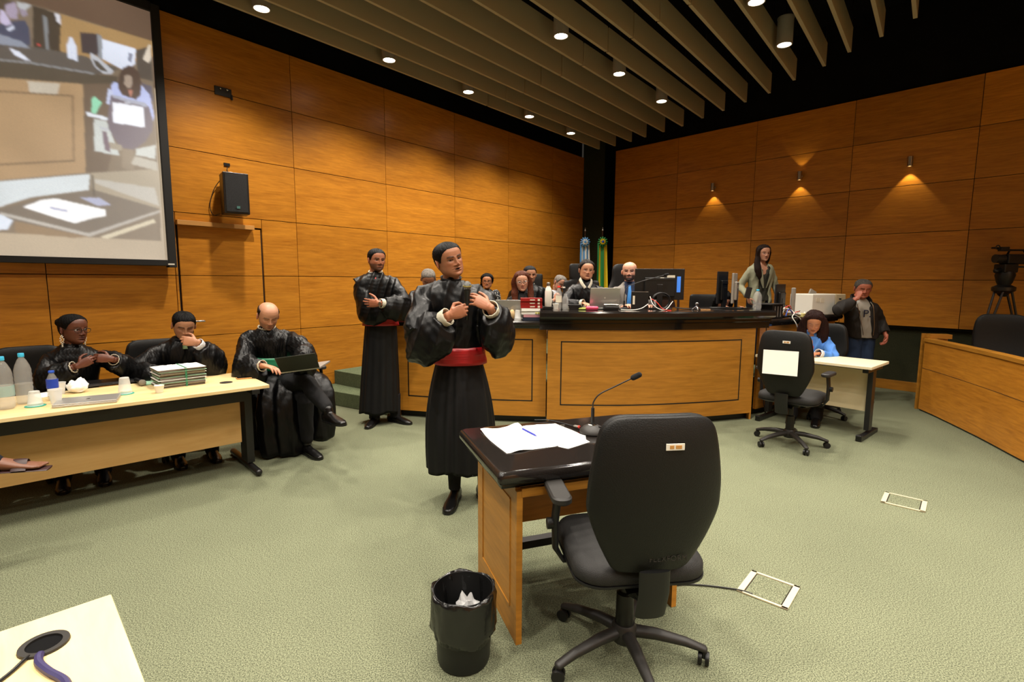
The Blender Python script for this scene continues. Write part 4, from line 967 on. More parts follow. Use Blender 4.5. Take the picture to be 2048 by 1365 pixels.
def glasses(I,col='frame',r=.021,thick=.0017,w=1.0):
    hx=I['hx']; o=I['face']; y=float(head_xy(np.array([.0]),np.array([.37]),dict(o,closed=1))[1][0])-.016; mb=MB(); ml=MB()
    for sx in (-1,1):
        pts=[(sx*.032*w+r*1.18*math.cos(a)*1.0,y+.004*abs(math.cos(a)),-.003+r*.86*math.sin(a)) for a in [2*PI*k/20 for k in range(21)]]
        P=[V(tuple(q)) for q in hx(pts)]; mb.tube(P,thick,6); ml.add(P[:20],[tuple(range(20))])
        mb.tube([V(tuple(q)) for q in hx([(sx*(.032*w+r*1.18),y+.002,.004),(sx*.074,y+.025,.004),(sx*.079,-.02,.004),(sx*.080,.008,-.0)])],thick*.9,6)
    mb.tube([V(tuple(q)) for q in hx([(-.032*w+r*1.15,y,.002),(0,y-.004,.006),(.032*w-r*1.15,y,.002)])],thick,6)
    g=part('glasses',mb,CM[col] if col in CM else M[col],I['t'],True,off=I['base'])
    part('lens',ml,CM['lens'],g)
    return g
def trousers(I,mt,pts,name='trousers',fold=.004,vox=.008):
    mb=MB()
    for P_,r_ in pts: mb.tube(cat_rom(P_,3),list(np.interp(np.linspace(0,1,len(cat_rom(P_,3))),np.linspace(0,1,len(r_)),r_)),18,round_=True)
    v,f=remesh(mb,vox,2); v=folds(v,f,fold,.09,4,(1,1,.6)); return np_obj(name,v,f,mt,I['t'],I['base'])

def lower(I,mt=None,shoes=True,top=.0):
    trousers(I,mt or CM['trouser'],[([I['leg'][k][0],I['leg'][k][0].lerp(I['leg'][k][1],.5),I['leg'][k][1],I['leg'][k][2]+V((0,0,-.02))],[.10,.092,.072,.055]) for k in 'RL'])
    if shoes:
        for k in 'RL': shoe(I,I['leg'][k][2],tuple(I['fw']),I['floor'])
# ================================================================== THE PEOPLE IN THE ROOM
def robe_top(I,r=(.075,.085,.105,.095,.06),droop=.05,end=.84,fold=.007,wl=.085,grow=.016,seed=1,mt=None,bottom=.17,collar=.035,arms='RL',vox=.0085,extra=None):
    return garment(I,'robe',mt or ROBE,r,grow,end,droop,bottom,fold,wl,seed,None,vox,collar,arms=arms,extra=extra)
# 1 --- the speaker with the microphone
I=person('man in a black robe and red sash speaking into a handheld microphone',(-.39,3.35,1.628),12,h=1.745,hips=(-.345,3.42,0),hy=24,hp=-2,hr=-15,
  face=dict(skin='9c684b',open=.8,browcol='0c0806',jaw=1.07,w=1.03,gaze=-.1),hair='short',haircol='black',
  wr=(-.372,3.10,1.285),wl=(-.135,3.10,1.335),er=(-.75,.15,-.8),el=(.6,.15,-.9),
  hR=dict(d=(.92,-.08,.34),n=(.05,1,-.05),curl=.88,th=.75,mcp=.32),hL=dict(d=(-.86,-.02,.48),n=(-.12,.85,-.5),curl=.26,th=.1,spread=.12,mcp=.8))
robe_top(I,r=(.08,.095,.125,.122,.075),droop=.06,fold=.011,wl=.095,seed=5,end=.80,vox=.007)
for k in 'RL': cuff(I,k,CM['lace'],.046,.83,w=.03)
collar_ring(I,ROBE,.060,.030)
skirt(I,ROBE2,(-.352,3.42,1.00),(-.345,3.41,.235),(.138,.104),(.226,.19),pleats=19,amp=.075,seed=2,bul=.03)
sash(I,CM['sash'],.03,.235,.018)
for k,dx in (('R',.03),('L',.08)):
    h_,kn,an=I['leg'][k]; a=V((an.x+dx,an.y,0)); shoe(I,a,(-.12+.5*(k=='L'),-1,0),0)
    part('sock',MB().tube([(a.x,a.y,.09),(a.x,a.y,.32)],[.040,.052],14),CM['trouser'],I['t'],True,off=I['base'])
lead=I
hc=I['W']['R']+V((.92,-.08,.34)).normalized()*.108+V((.05,1,-.05)).normalized()*.024+V((.0,0,.032))
mic=thing('microphone','black handheld microphone with a silver mesh head, held by the speaking man','microphone',tuple(hc))
Rm=Matrix.Rotation(R(2),3,'Y')@Matrix.Rotation(R(14),3,'X')
part('handle',MB().lathe([(.010,-.10),(.0125,-.095),(.0135,-.02),(.017,.055),(.021,.082),(.021,.09)],seg=24,M=Rm),M['plast'],mic,True)
part('mesh_head',MB().ball(tuple(Rm@V((0,0,.112))),(.0245,.0245,.028),24,M=Rm),mat('mic_mesh','8b8b88',.4,.8,bump=1.2,bscale=900),mic,True)
part('collar_ring',MB().lathe([(.0250,.109),(.0255,.110),(.0255,.114),(.0250,.115)],seg=24,M=Rm),mat('mic_band','b9a64a',.4,.3),mic,True)
# 2 --- standing with folded arms
I=person('bearded man in a black robe and red sash standing with folded arms',(-1.385,5.30,1.695),12,h=1.80,hips=(-1.345,5.33,0),hy=26,hp=4,hr=2,
  face=dict(skin='a56a4e',beard=.75,brow=1,jaw=1.03),hair='short',haircol='black',
  wr=(-1.20,5.10,1.20),wl=(-1.285,5.035,1.262),er=(-.9,.0,-.9),el=(1,.0,-.7),
  hR=dict(d=(.9,.2,.1),n=(0,1,0),curl=.2),hL=dict(d=(-1,.0,.02),n=(0,1,.1),curl=.14,th=-.1,spread=.15),res=.9)
robe_top(I,r=(.075,.085,.105,.10,.06),droop=.05,fold=.008,seed=8,end=.82)
cuff(I,'L',CM['lace'],.040,.86); collar_ring(I,CM['lace'],.062,.026,ruff=.006)
part('wrist_watch',MB().torus(tuple(I['E']['L'].lerp(I['W']['L'],.95)),.030,.007,M=Matrix.Rotation(PI/2,3,'Y')).lathe([(.016,0),(.016,.008)],c=tuple(I['E']['L'].lerp(I['W']['L'],.95)+V((0,-.029,0))),M=Matrix.Rotation(PI/2,3,'X'),seg=16),M['steel'],I['t'],True,off=I['base'])
part('tie',MB().tube([I['N']+V((.02,-.075,.0)),I['N']+V((.02,-.10,-.05))],[(.014,.006),(.01,.005)],8,up=(0,-1,0)),CM['sash'],I['t'],True,off=I['base'])
skirt(I,ROBE2,(-1.345,5.33,1.12),(-1.385,5.33,.12),(.150,.124),(.205,.175),pleats=15,amp=.075,seed=4)
sash(I,CM['sash'],.10,.29,.016)
for k,d,dx,dy in (('R',(-.1,-1,0),-.01,-.02),('L',(.85,-.5,0),.04,.02)):
    h_,kn,an=I['leg'][k]; a=V((an.x+dx,an.y+dy,0)); shoe(I,a,d,0)
    part('trouser_leg',MB().tube([(a.x,a.y,.06),(a.x,a.y,.30)],[.055,.06],14),CM['trouser'],I['t'],True,off=I['base'])
# 3 --- woman with pearl earrings at the long table
I=person('woman in glasses and long pearl earrings, in a black robe at the long table',(-3.33,3.90,1.115),40,h=1.62,seat=.50,lean=.10,hy=36,hp=3,hr=2,female=True,
  face=dict(skin='5b3322',lip='4a1d1a',brow=.7,haircol='0d0908',gaze=.2),hair=dict(line='back',T=.006,bun=(0,.108,.045,.045)),haircol='black',
  wr=(-3.10,3.67,.87),wl=(-2.965,3.80,.90),er=(-.7,-.5,-.5),el=(.7,.7,-.5),
  hR=dict(d=(.70,.55,.45),n=(-.6,.75,-.15),curl=.42,th=.3),hL=dict(d=(-.78,-.6,.18),n=(-.55,.75,-.2),curl=.36,th=.3),res=.9)
def smock(o,amp=.006):                                        # smocked yoke texture of these robes
    me=o.data; n=len(me.vertices); c=np.empty(n*3); me.vertices.foreach_get('co',c); c=c.reshape(-1,3); nn=np.empty(n*3); me.vertices.foreach_get('normal',nn); nn=nn.reshape(-1,3)
    zc=c[:,2]; a=np.sin((c[:,0]+c[:,1])*210+2*np.sin(zc*90))*np.sin(zc*150); m=np.clip((zc-np.percentile(zc,35))/.08,0,1); c+=nn*(a*amp*.5*m)[:,None]; me.vertices.foreach_set('co',c.ravel()); me.update()
o=robe_top(I,r=(.075,.09,.10,.095,.07),droop=.03,fold=.006,seed=11,end=.80,bottom=-.14); smock(o)
for k in 'RL':
    cuff(I,k,CM['lace'],.036,.84,w=.006)
lower(I)
glasses(I)
for sx in (-1,1):
    P0=I['hx']([(sx*.079,.004,-.045)])[0]; mb=MB()
    for i in range(26):
        a=i*2.4; rr=.010*math.sin(min(1,i/20)*PI)+.002; z=-i*.0034; mb.ball((P0[0]+rr*math.cos(a),P0[1]+rr*math.sin(a),P0[2]+z),.0042,8)
    part('earring',mb,CM['pearl'],I['t'],True,off=I['base'])
# 4 --- man resting his chin on his hand
I=person('robed man resting his chin on his hand, behind the stack of files',(-2.77,4.35,1.125),40,h=1.70,seat=.50,lean=.16,hy=2,hp=22,hr=3,
  face=dict(skin='a97a5b',closed=1,brow=.95),hair='short',haircol='black',
  wr=(-2.72,3.98,.77),wl=(-2.53,4.14,.985),er=(-.8,-.5,-.5),el=(.8,.0,-.9),
  hR=dict(d=(.4,-.9,-.1),n=(0,0,-1),curl=.15),hL=dict(d=(-.90,-.30,.16),n=(-.45,.85,-.15),curl=.42,th=.3,mcp=.7),res=.9)
o=robe_top(I,r=(.075,.09,.11,.10,.07),droop=.04,fold=.007,seed=14,end=.78,bottom=-.14); smock(o,.004)
for k in 'RL': cuff(I,k,CM['shirt'],.038,.86,w=.024)
lower(I)
part('tie',MB().tube([I['N']+I['fw']*.075+V((0,0,.0)),I['N']+I['fw']*.105+V((0,0,-.07))],[(.014,.006),(.018,.006)],8,up=I['fw']),mat('olive_tie','4a5a2c',.6),I['t'],True,off=I['base'])
# 5 --- bald man with the laptop, legs crossed
I=person('bald man in a black robe and green sash, legs crossed, typing on a laptop',(-2.115,4.46,1.205),24,h=1.76,seat=.56,hips=(-2.06,4.62,0),hy=14,hp=26,hr=2,
  face=dict(skin='b07f62',closed=1,beard=.45,brow=.8,haircol='2c211b'),hair=dict(line='sides',T=.006,top=.056),haircol='brown',
  wr=(-1.985,4.12,.80),wl=(-1.70,4.16,.83),er=(-.9,.1,-.6),el=(.9,.1,-.6),legs=False,
  hR=dict(d=(.80,-.25,-.12),n=(0,-.15,-1),curl=.22,th=.05),hL=dict(d=(-.2,-.6,-.1),n=(0,0,-1),curl=.2),res=.95)
o=robe_top(I,r=(.08,.10,.125,.115,.065),droop=.06,fold=.009,seed=17,end=.82,bottom=-.14,vox=.0075); smock(o,.005)
for k in 'RL': cuff(I,k,CM['lace'],.040,.87,w=.012)
collar_ring(I,CM['lace'],.062,.024,ruff=.007); sash(I,CM['gsash'],.34,.56,.036)
# support leg and the leg laid over it
hipR,hipL=V((-2.12,4.56,.55)),V((-1.93,4.62,.55))
knS,anS=V((-1.735,4.27,.50)),V((-1.745,4.31,.09)); knC,anC=V((-1.70,4.22,.655)),V((-1.435,3.99,.46))
mbt=[([hipL,hipL.lerp(knS,.5),knS,knS.lerp(anS,.3),anS+V((0,0,.05))],[.092,.085,.066,.066,.052]),([hipR,hipR.lerp(knC,.5),knC,knC.lerp(anC,.35),anC+V((-.035,.035,.03))],[.092,.085,.068,.066,.053])]
trousers(I,CM['trouser'],mbt,fold=.004)
for a,b in ((anS,V((0,0,1))),(anC,(knC-anC).normalized())):
    part('sock',MB().tube([a,a+b*.10],[.036,.042],14),CM['strap'],I['t'],True,off=I['base'])
shoe(I,anS,(.72,-.62,0),0); 
shoe(I,anC+V((.01,-.01,.0)),(.62,-.60,0),0,pitch=R(4))
mb=MB()
for p in ([(-2.0,4.72,.62),(-2.02,4.55,.60),(-2.03,4.33,.56),(-2.03,4.24,.40),(-2.02,4.22,.20),(-2.0,4.22,.05)],[(-1.95,4.70,.62),(-1.93,4.5,.60),(-1.90,4.33,.55),(-1.885,4.27,.40),(-1.87,4.26,.2),(-1.86,4.26,.05)],[(-2.1,4.75,.62),(-2.14,4.60,.58),(-2.15,4.42,.50),(-2.16,4.36,.30),(-2.17,4.34,.08)],[(-1.85,4.75,.6),(-1.76,4.6,.60),(-1.68,4.5,.5),(-1.66,4.47,.3),(-1.67,4.46,.12)]):
    P_=cat_rom([V(q) for q in p],4); mb.tube(P_,[(.105,.055)]*len(P_),16,up=(.5,-.8,.2),round_=True)
v,f=remesh(mb,.009,3); v=folds(v,f,.012,.12,21,(1,.4,0)); v[:,2]=np.maximum(v[:,2],.012); np_obj('robe_skirt',v,f,ROBE,I['t'],I['base'])
bald=I
# 6 --- grey haired man bent over the left wing
I=person('grey haired robed man with head bowed behind the left wing of the bench',(-1.015,6.28,1.535),8,floor=.34,h=1.74,seat=.86,lean=.14,hy=6,hp=34,
  face=dict(skin='9a6c52',closed=1,brow=.6),hair='short',haircol='salt',wr=(-1.05,5.92,1.13),wl=(-.85,5.94,1.13),res=.7,hR=dict(n=(0,0,-1)),hL=dict(n=(0,0,-1)))
robe_top(I,seed=23,bottom=-.14,fold=.008); glasses(I,'steel'); collar_ring(I,CM['lace'],.06,.02)
part('pen',MB().tube([I['W']['L']+V((.03,-.08,.0)),I['W']['L']+V((-.02,-.05,.09))],.004,8),M['plast'],I['t'],True,off=I['base'])
# 7 --- woman in the polka dot top by the wall
I=person('dark haired woman in glasses and a dotted black top near the wall',(-.395,8.2,1.475),0,floor=.34,h=1.60,seat=.82,hy=0,hp=2,female=True,
  face=dict(skin='a9714f',brow=.8,jaw=1.1,w=1.05),hair=dict(line='full',T=.016,noise=.004,locks=[[(-.07,.03,.0,.03),(-.085,.04,-.06,.03),(-.08,.05,-.12,.02)]]),haircol='black',res=.65)
dots=mat('dotted_black_fabric','0f0f10',.8); nt=dots.node_tree; b=nt.nodes['Principled BSDF']; tc=nt.nodes.new('ShaderNodeTexCoord'); vo=nt.nodes.new('ShaderNodeTexVoronoi'); vo.inputs['Scale'].default_value=52
cr=nt.nodes.new('ShaderNodeValToRGB'); cr.color_ramp.interpolation='CONSTANT'; cr.color_ramp.elements[0].color=(.7,.7,.68,1); cr.color_ramp.elements[1].color=(.01,.01,.011,1); cr.color_ramp.elements[1].position=.33
nt.links.new(tc.outputs['Object'],vo.inputs['Vector']); nt.links.new(vo.outputs['Distance'],cr.inputs[0]); nt.links.new(cr.outputs[0],b.inputs['Base Color'])
garment(I,'sleeveless_top',CM['strap'],grow=.010,arms='',fold=.003); 
mb=MB(); 
for k in 'RL': mb.tube([I['Sh'][k]+V((0,0,.01)),I['Sh'][k].lerp(I['E'][k],.3)],[.068,.062],16,round_=True)
v,f=remesh(mb,.008,2); np_obj('cap_sleeves',v,f,dots,I['t'],I['base']); glasses(I)
# 8 --- woman with long red brown hair
I=person('robed woman with long reddish brown hair and pale glasses',(.115,6.02,1.490),-2,floor=.34,h=1.62,seat=.83,lean=.06,hy=4,hp=8,hr=-5,female=True,
  face=dict(skin='bd8b70',brow=.6,lip='a8554c',browcol='3a1f14'),hair=dict(line='full',T=.013,noise=.002,locks=[
   [(-.045,-.03,.085,.03),(-.082,-.025,.02,.034),(-.088,-.03,-.06,.036),(-.092,-.055,-.14,.042),(-.095,-.085,-.21,.036),(-.09,-.10,-.25,.02)],
   [(.045,-.03,.085,.03),(.08,-.025,.02,.032),(.086,-.03,-.06,.034),(.088,-.055,-.14,.040),(.088,-.085,-.20,.034),(.085,-.10,-.24,.02)],[(0,.05,.08,.06),(0,.085,.0,.065),(0,.085,-.10,.06),(0,.08,-.2,.05)]]),haircol='red',
  wr=(.03,5.83,1.12),wl=(.25,5.83,1.12),res=.8)
robe_top(I,mt=ROBE2,seed=27,bottom=-.14,droop=.02,r=(.07,.075,.08,.07,.05),fold=.005); glasses(I,'steel',.019)
# 9 --- dark haired man behind her
I=person('dark haired man in a black robe, half hidden behind the red haired woman',(.225,6.9,1.575),6,floor=.34,h=1.78,seat=.88,hy=6,hp=8,
  face=dict(skin='ad7b5e',beard=.35,brow=1),hair='short',haircol='black',res=.7)
o=robe_top(I,seed=29,bottom=-.14,fold=.008); smock(o,.005); collar_ring(I,CM['lace'],.062,.02)
# 10 --- grey man leaning his head
I=person('grey haired man in glasses leaning his head on his fist, behind the bottles',(.645,7.6,1.475),10,floor=.34,h=1.70,seat=.84,lean=.1,hips=(.56,7.72,0),hy=24,hp=24,hr=14,
  face=dict(skin='b3836a',closed=1,brow=.5,browcol='6a5f55'),hair=dict(line='rec',T=.007),haircol='salt',wr=(.61,7.38,1.22),er=(-.7,-.2,-.7),hR=dict(d=(.3,-.1,.8),n=(.6,.6,0),curl=.8,th=.4),res=.7)
garment(I,'jacket',CM['suit'],open_=opening(.045,.02,.35,1.0,.03),fold=.004,seed=31,end=.88)
garment(I,'shirt',CM['shirt'],grow=.004,fold=.002,arms='',collar=.02); glasses(I,'frame',.019)
# 11 --- the judge
I=person('woman with pinned up dark hair and a white lace collar, behind a laptop',(.862,6.16,1.618),4,floor=.34,h=1.68,seat=.86,lean=.02,hy=2,hp=2,hr=4,female=True,
  face=dict(skin='b07e60',brow=.8,lip='9a5348',jaw=1.1,w=1.03),hair=dict(line='back',T=.013,noise=.0016,bun=(0,.045,.098,.050)),haircol='darkgrey',
  wr=(.81,5.86,1.235),wl=(1.02,5.86,1.235),er=(-1,.2,-.5),el=(1,.2,-.5),hR=dict(d=(.3,-1,-.05),n=(0,0,-1),curl=.25),hL=dict(d=(-.3,-1,-.05),n=(0,0,-1),curl=.25),res=.85)
o=robe_top(I,seed=33,bottom=-.14,r=(.08,.10,.11,.09,.055),fold=.009,droop=.04)
mb=MB()
for sx in (-1,1):
    pts=[I['N']+I['up']*.045-I['fw']*.03+I['rt']*sx*.052,I['N']+I['up']*.035+I['fw']*.035+I['rt']*sx*.066,I['N']-I['up']*.01+I['fw']*.085+I['rt']*sx*.056,I['N']-I['up']*.065+I['fw']*.112+I['rt']*sx*.022]
    P_=cat_rom(pts,4); mb.tube(P_,[(.018,.006)]*len(P_),12,up=I['fw']+I['rt']*sx*.5,round_=True)
part('lace_collar',mb,CM['lace'],I['t'],True,off=I['base']); cuff(I,'R',CM['lace'],.042,.88,w=.02); cuff(I,'L',CM['lace'],.042,.88,w=.02)
# 12 --- bald bearded man in a suit
I=person('bald man with a dark beard in a grey suit and blue tie',(1.365,6.1,1.605),-8,floor=.34,h=1.80,seat=.87,hy=-8,hp=2,
  face=dict(skin='c08f76',beard=.95,brow=1,jaw=1.05,haircol='17100d',w=1.03),res=.85,wr=(1.25,5.82,1.2),wl=(1.55,5.8,1.2),hR=dict(n=(0,0,-1)),hL=dict(n=(0,0,-1)))
garment(I,'suit_jacket',CM['suit'],open_=opening(.062,.015,.30,1.0,.03),fold=.004,seed=35,end=.9,r=(.07,.066,.060,.052,.042))
garment(I,'shirt',CM['dblue'],grow=.005,fold=.002,arms='',collar=.03)
fr=lambda t_,o=.13: I['P'].lerp(I['N'],t_)+I['fw']*o
part('tie',MB().tube([fr(.97,.088),fr(.90,.112),fr(.7,.134),fr(.45,.130)],[(.014,.007),(.016,.005),(.028,.004),(.034,.004)],10,up=I['fw']),CM['tie'],I['t'],True,off=I['base'])
def lapels(I,mt,w=.05,half=.06):
    mb=MB()
    for sx in (-1,1):
        a=[(.97,.070,.075),(.90,half+.022,.112),(.72,half*.75+.022,.138),(.50,half*.4+.018,.137),(.34,.022,.130)]
        pts=[I['P'].lerp(I['N'],t_)+I['rt']*sx*x*I['s']+I['fw']*y*I['s'] for t_,x,y in a]; P_=cat_rom(pts,4)
        rr=np.interp(np.linspace(0,1,len(P_)),[0,.3,.55,1],[.018,.03,.026,.008]); mb.tube(P_,[(r,.004) for r in rr],10,up=I['fw']+I['rt']*sx*.35)
    return part('lapels',mb,mt,I['t'],True,off=I['base'])
lapels(I,CM['suit'])
# 13 --- hidden by the twin monitors
I=person('person in a dark green coat bent forward, mostly hidden behind the twin monitors',(2.655,6.62,1.295),0,floor=.34,h=1.66,seat=.84,lean=.12,hp=38,female=True,face=dict(skin='a9785c',closed=1),
  hair=dict(line='full',T=.018,noise=.003,locks=[[(-.07,.0,.04,.04),(-.09,-.02,-.04,.045),(-.095,-.04,-.11,.03)],[(.07,.0,.04,.04),(.09,-.02,-.04,.045),(.095,-.04,-.11,.03)]]),haircol='black',res=.65,wr=(2.5,6.25,1.12),wl=(2.8,6.25,1.12))
garment(I,'coat',CM['green2'],fold=.005,seed=37,grow=.02,collar=.02)
# 14 --- standing woman in the blazer
I=person('standing woman with long dark hair in a sage green blazer',(3.425,7.2,1.882),6,floor=.34,h=1.66,hips=(3.43,7.25,0),hy=-2,hp=4,female=True,
  face=dict(skin='b4846a',brow=.9,lip='9c5a50',w=.97),hair=dict(line='full',T=.010,noise=.0015,locks=[
   [(-.03,-.02,.10,.028),(-.075,-.03,.03,.034),(-.085,-.03,-.06,.036),(-.10,-.06,-.15,.046),(-.10,-.095,-.24,.046),(-.085,-.11,-.32,.036),(-.08,-.12,-.37,.015)],
   [(.03,-.02,.10,.028),(.072,-.02,.03,.026),(.078,.0,-.05,.028),(.07,.04,-.13,.035)],[(0,.06,.07,.06),(0,.085,-.02,.06),(0,.085,-.12,.055),(0,.08,-.2,.04)]]),haircol='brown',
  wr=(3.215,7.10,1.27),wl=(3.65,7.10,1.24),er=(-.5,1,-.2),el=(.5,1,-.2),hR=dict(d=(.25,-.1,-1),n=(.9,.3,0),curl=.3),hL=dict(d=(-.25,-.1,-1),n=(-.9,.3,0),curl=.3),res=.9)
garment(I,'blazer',CM['blazer'],open_=opening(.075,.075,-.3,1.0,.035),bottom=-.30,grow=.020,fold=.0045,seed=41,end=.84,r=(.066,.062,.056,.052,.048))
def vneck(t_,ang,x): return .03 if (ang<80 and t_>.70 and abs(x)<(t_-.70)*.28) else 0
garment(I,'blouse',CM['blouse'],open_=vneck,grow=.006,fold=.003,arms='',bottom=.0,vox=.006); lapels(I,CM['blazer'],half=.075)
trousers(I,CM['navy'],[([I['P']+I['rt']*sg*.02+V((0,0,.14)),I['leg'][k][0],I['leg'][k][1],I['leg'][k][2]],[.10,.10,.09,.10]) for k,sg in (('R',1),('L',-1))])
mb=MB(); c=V((3.185,7.05,1.34)); mb.box(tuple(c),(.075,.02,.15),0,M=Matrix.Rotation(R(12),3,'Y'))
o=part('phone_case',mb,M['plast2'],None,bevel=.006); tag(o,'grey green phone case held low in the hand of the standing woman in the blazer','phone')
# 15 --- seated woman in the blue shirt
I=person('dark auburn haired woman in a light blue shirt, looking down at the cream table',(3.285,5.66,1.085),-34,h=1.62,seat=.50,lean=.10,hy=6,hp=26,hr=3,female=True,
  face=dict(skin='a8704f',closed=1,brow=.8,lip='7f3a32'),hair=dict(line='full',T=.018,noise=.003,locks=[
   [(-.035,-.02,.10,.035),(-.085,-.03,.03,.040),(-.10,-.03,-.06,.045),(-.10,-.05,-.14,.05),(-.095,-.06,-.22,.04)],
   [(.035,-.02,.10,.035),(.085,-.03,.03,.042),(.10,-.04,-.06,.05),(.095,-.06,-.14,.058),(.085,-.075,-.23,.05),(.08,-.08,-.29,.025)],[(0,.05,.08,.07),(0,.085,.0,.075),(0,.085,-.10,.07),(0,.08,-.2,.05)]]),haircol='auburn',
  wr=(2.93,5.42,.76),wl=(3.17,5.33,.755),er=(-.8,.3,-.5),el=(.95,.1,-.5),hR=dict(d=(.2,-1,-.05),n=(0,0,-1),curl=.25),hL=dict(d=(-.92,-.35,-.05),n=(0,0,-1),curl=.25),res=.9)
garment(I,'shirt',CM['bluesh'],open_=opening(.034,.01,.55,1.0,.03),grow=.016,fold=.006,wl=.08,seed=43,end=.86,r=(.07,.068,.066,.058,.046))
garment(I,'inner_top',CM['coral'],open_=vneck,grow=.005,fold=.002,arms='',vox=.006); cuff(I,'L',CM['shirt'],.041,.90,w=.03); cuff(I,'R',CM['shirt'],.041,.90,w=.03)
lower(I)
# 16 --- man in the jacket leaning on the bench
I=person('grey haired man in a charcoal jacket and jeans, standing with his cheek on his fist',(4.30,6.43,1.425),-8,h=1.62,hips=(4.42,6.55,0),hy=-6,hp=12,hr=4,
  face=dict(skin='a5614a',brow=.7,browcol='3a302a',jaw=1.12,w=1.08,closed=1),hair='short',haircol='grey',
  wr=(4.14,6.25,1.30),wl=(4.62,6.38,.83),er=(-1,-.3,-.55),el=(.6,1,-.1),hR=dict(d=(.30,.10,.93),n=(.85,.5,-.2),curl=.82,th=.5),hL=dict(d=(-.3,-.2,-1),n=(-1,0,0),curl=.3),res=.9,
  torso=[(-.14,.165,.12),(0,.175,.14),(.2,.168,.145),(.4,.166,.14),(.58,.168,.132),(.74,.182,.125),(.86,.178,.11),(.93,.135,.095),(.98,.09,.08),(1.03,.062,.064)])
garment(I,'jacket',CM['jacket'],open_=opening(.085,.05,-.3,1.0,.04),bottom=-.12,grow=.026,fold=.007,wl=.09,seed=47,end=.80,r=(.08,.082,.085,.075,.06))
garment(I,'t_shirt',CM['tee'],grow=.008,fold=.003,arms='',bottom=-.10,vox=.006)
mb=MB()
for sx in (-1,1):
    a=[(.93,.075,.09),(.80,.088,.122),(.5,.078,.150),(.2,.070,.160),(-.08,.056,.155)]; pts=[I['P'].lerp(I['N'],t_)+I['rt']*sx*x+I['fw']*(y+.006) for t_,x,y in a]; mb.tube(cat_rom(pts,4),.0035,6)
part('zip',mb,M['steel'],I['t'],True,off=I['base'])
mb=MB().tube(cat_rom([I['N']+I['rt']*.10+I['fw']*.075+V((0,0,-.03)),I['N']+I['rt']*.09-I['fw']*.03+V((0,0,.03)),I['N']-I['fw']*.08+V((0,0,.04)),I['N']-I['rt']*.09-I['fw']*.03+V((0,0,.03)),I['N']-I['rt']*.10+I['fw']*.075+V((0,0,-.03))],4),[(.008,.028)]*17,10,up=(0,0,1))
part('jacket_collar',mb,CM['jacket'],I['t'],True,off=I['base'])
cu=bpy.data.curves.new('txt','FONT'); cu.body='P.'; cu.size=.13; cu.extrude=.001; o=bpy.data.objects.new('txt',cu); COL.objects.link(o); bpy.context.view_layer.update()
me=bpy.data.meshes.new_from_object(o.evaluated_get(DG())); bpy.data.objects.remove(o); me.materials.append(mat('navy_print','141a38',.8))
o=bpy.data.objects.new('shirt_print',me); COL.objects.link(o); o.parent=I['t']; c=I['P'].lerp(I['N'],.62)+I['fw']*.146-I['base']+I['rt']*.038; c.z-=.06; o.location=c; o.rotation_euler=(PI/2,0,R(-8))
trousers(I,CM['jeans'],[([I['P']+I['rt']*sg*.03+V((0,0,.06)),I['leg'][k][0],I['leg'][k][1],I['leg'][k][2]],[.10,.095,.078,.076]) for k,sg in (('R',1),('L',-1))],fold=.005)
for k in 'RL': shoe(I,I['leg'][k][2],(-.1,-1,0),0)
# 17 --- sandalled foot at the left edge
I=person('person at the left edge, only a sandalled foot and dark trouser hem showing',(-3.12,1.90,1.19),65,h=1.64,seat=.50,lean=.05,hips=(-3.18,1.86,0),female=True,legs=False,face=dict(skin='6b422c'),hair='full',haircol='black',res=.5)
garment(I,'blouse',CM['blouse'],fold=.004)
kn,an=V((-2.84,2.22,.67)),V((-2.62,2.52,.56)); kn2,an2=V((-2.78,2.05,.50)),V((-2.74,2.08,.08))
trousers(I,CM['navy'],[([V((-3.20,1.98,.54)),V((-3.0,2.1,.62)),kn,an],[.09,.085,.07,.06]),([V((-3.12,1.80,.52)),V((-2.95,1.92,.52)),kn2,an2],[.09,.085,.07,.07])])
mb=MB(); d=V((.90,.40,-.06)).normalized(); 
mb.tube([an-d*.03,an+d*.04,an+d*.12+V((0,0,-.012)),an+d*.18+V((0,0,-.018))],[(.034,.040),(.036,.034),(.042,.022),(.042,.014)],16,up=(0,0,1),round_=True)
for i,oo in enumerate((-.030,-.014,.001,.015,.028)): 
    sd=d.cross(V((0,0,1))); b=an+d*.18+sd*oo+V((0,0,-.018)); mb.tube([b,b+d*(.034-.004*abs(i))],[.0095 if i else .012,.008],8,round_=True)
v,f=remesh(mb,.004,2); np_obj('foot',v,f,mat('brown_skin','6b422c',.5),I['t'],I['base'])
mb=MB().tube([an-d*.05+V((0,0,-.035)),an+d*.10+V((0,0,-.035)),an+d*.23+V((0,0,-.036))],[(.036,.006),(.046,.007),(.042,.006)],16,up=(0,0,1),round_=True)
mb.tube(cat_rom([an+d*.12+sd*.047+V((0,0,-.03)),an+d*.12+V((0,0,.020)),an+d*.12-sd*.047+V((0,0,-.03))],5),[(.004,.03)]*11,8,up=d)
shoe(I,an2,(.8,.5,0),0)
part('sandal',mb,mat('dark_red_sandal','2c0f0d',.5),I['t'],True,off=I['base'])

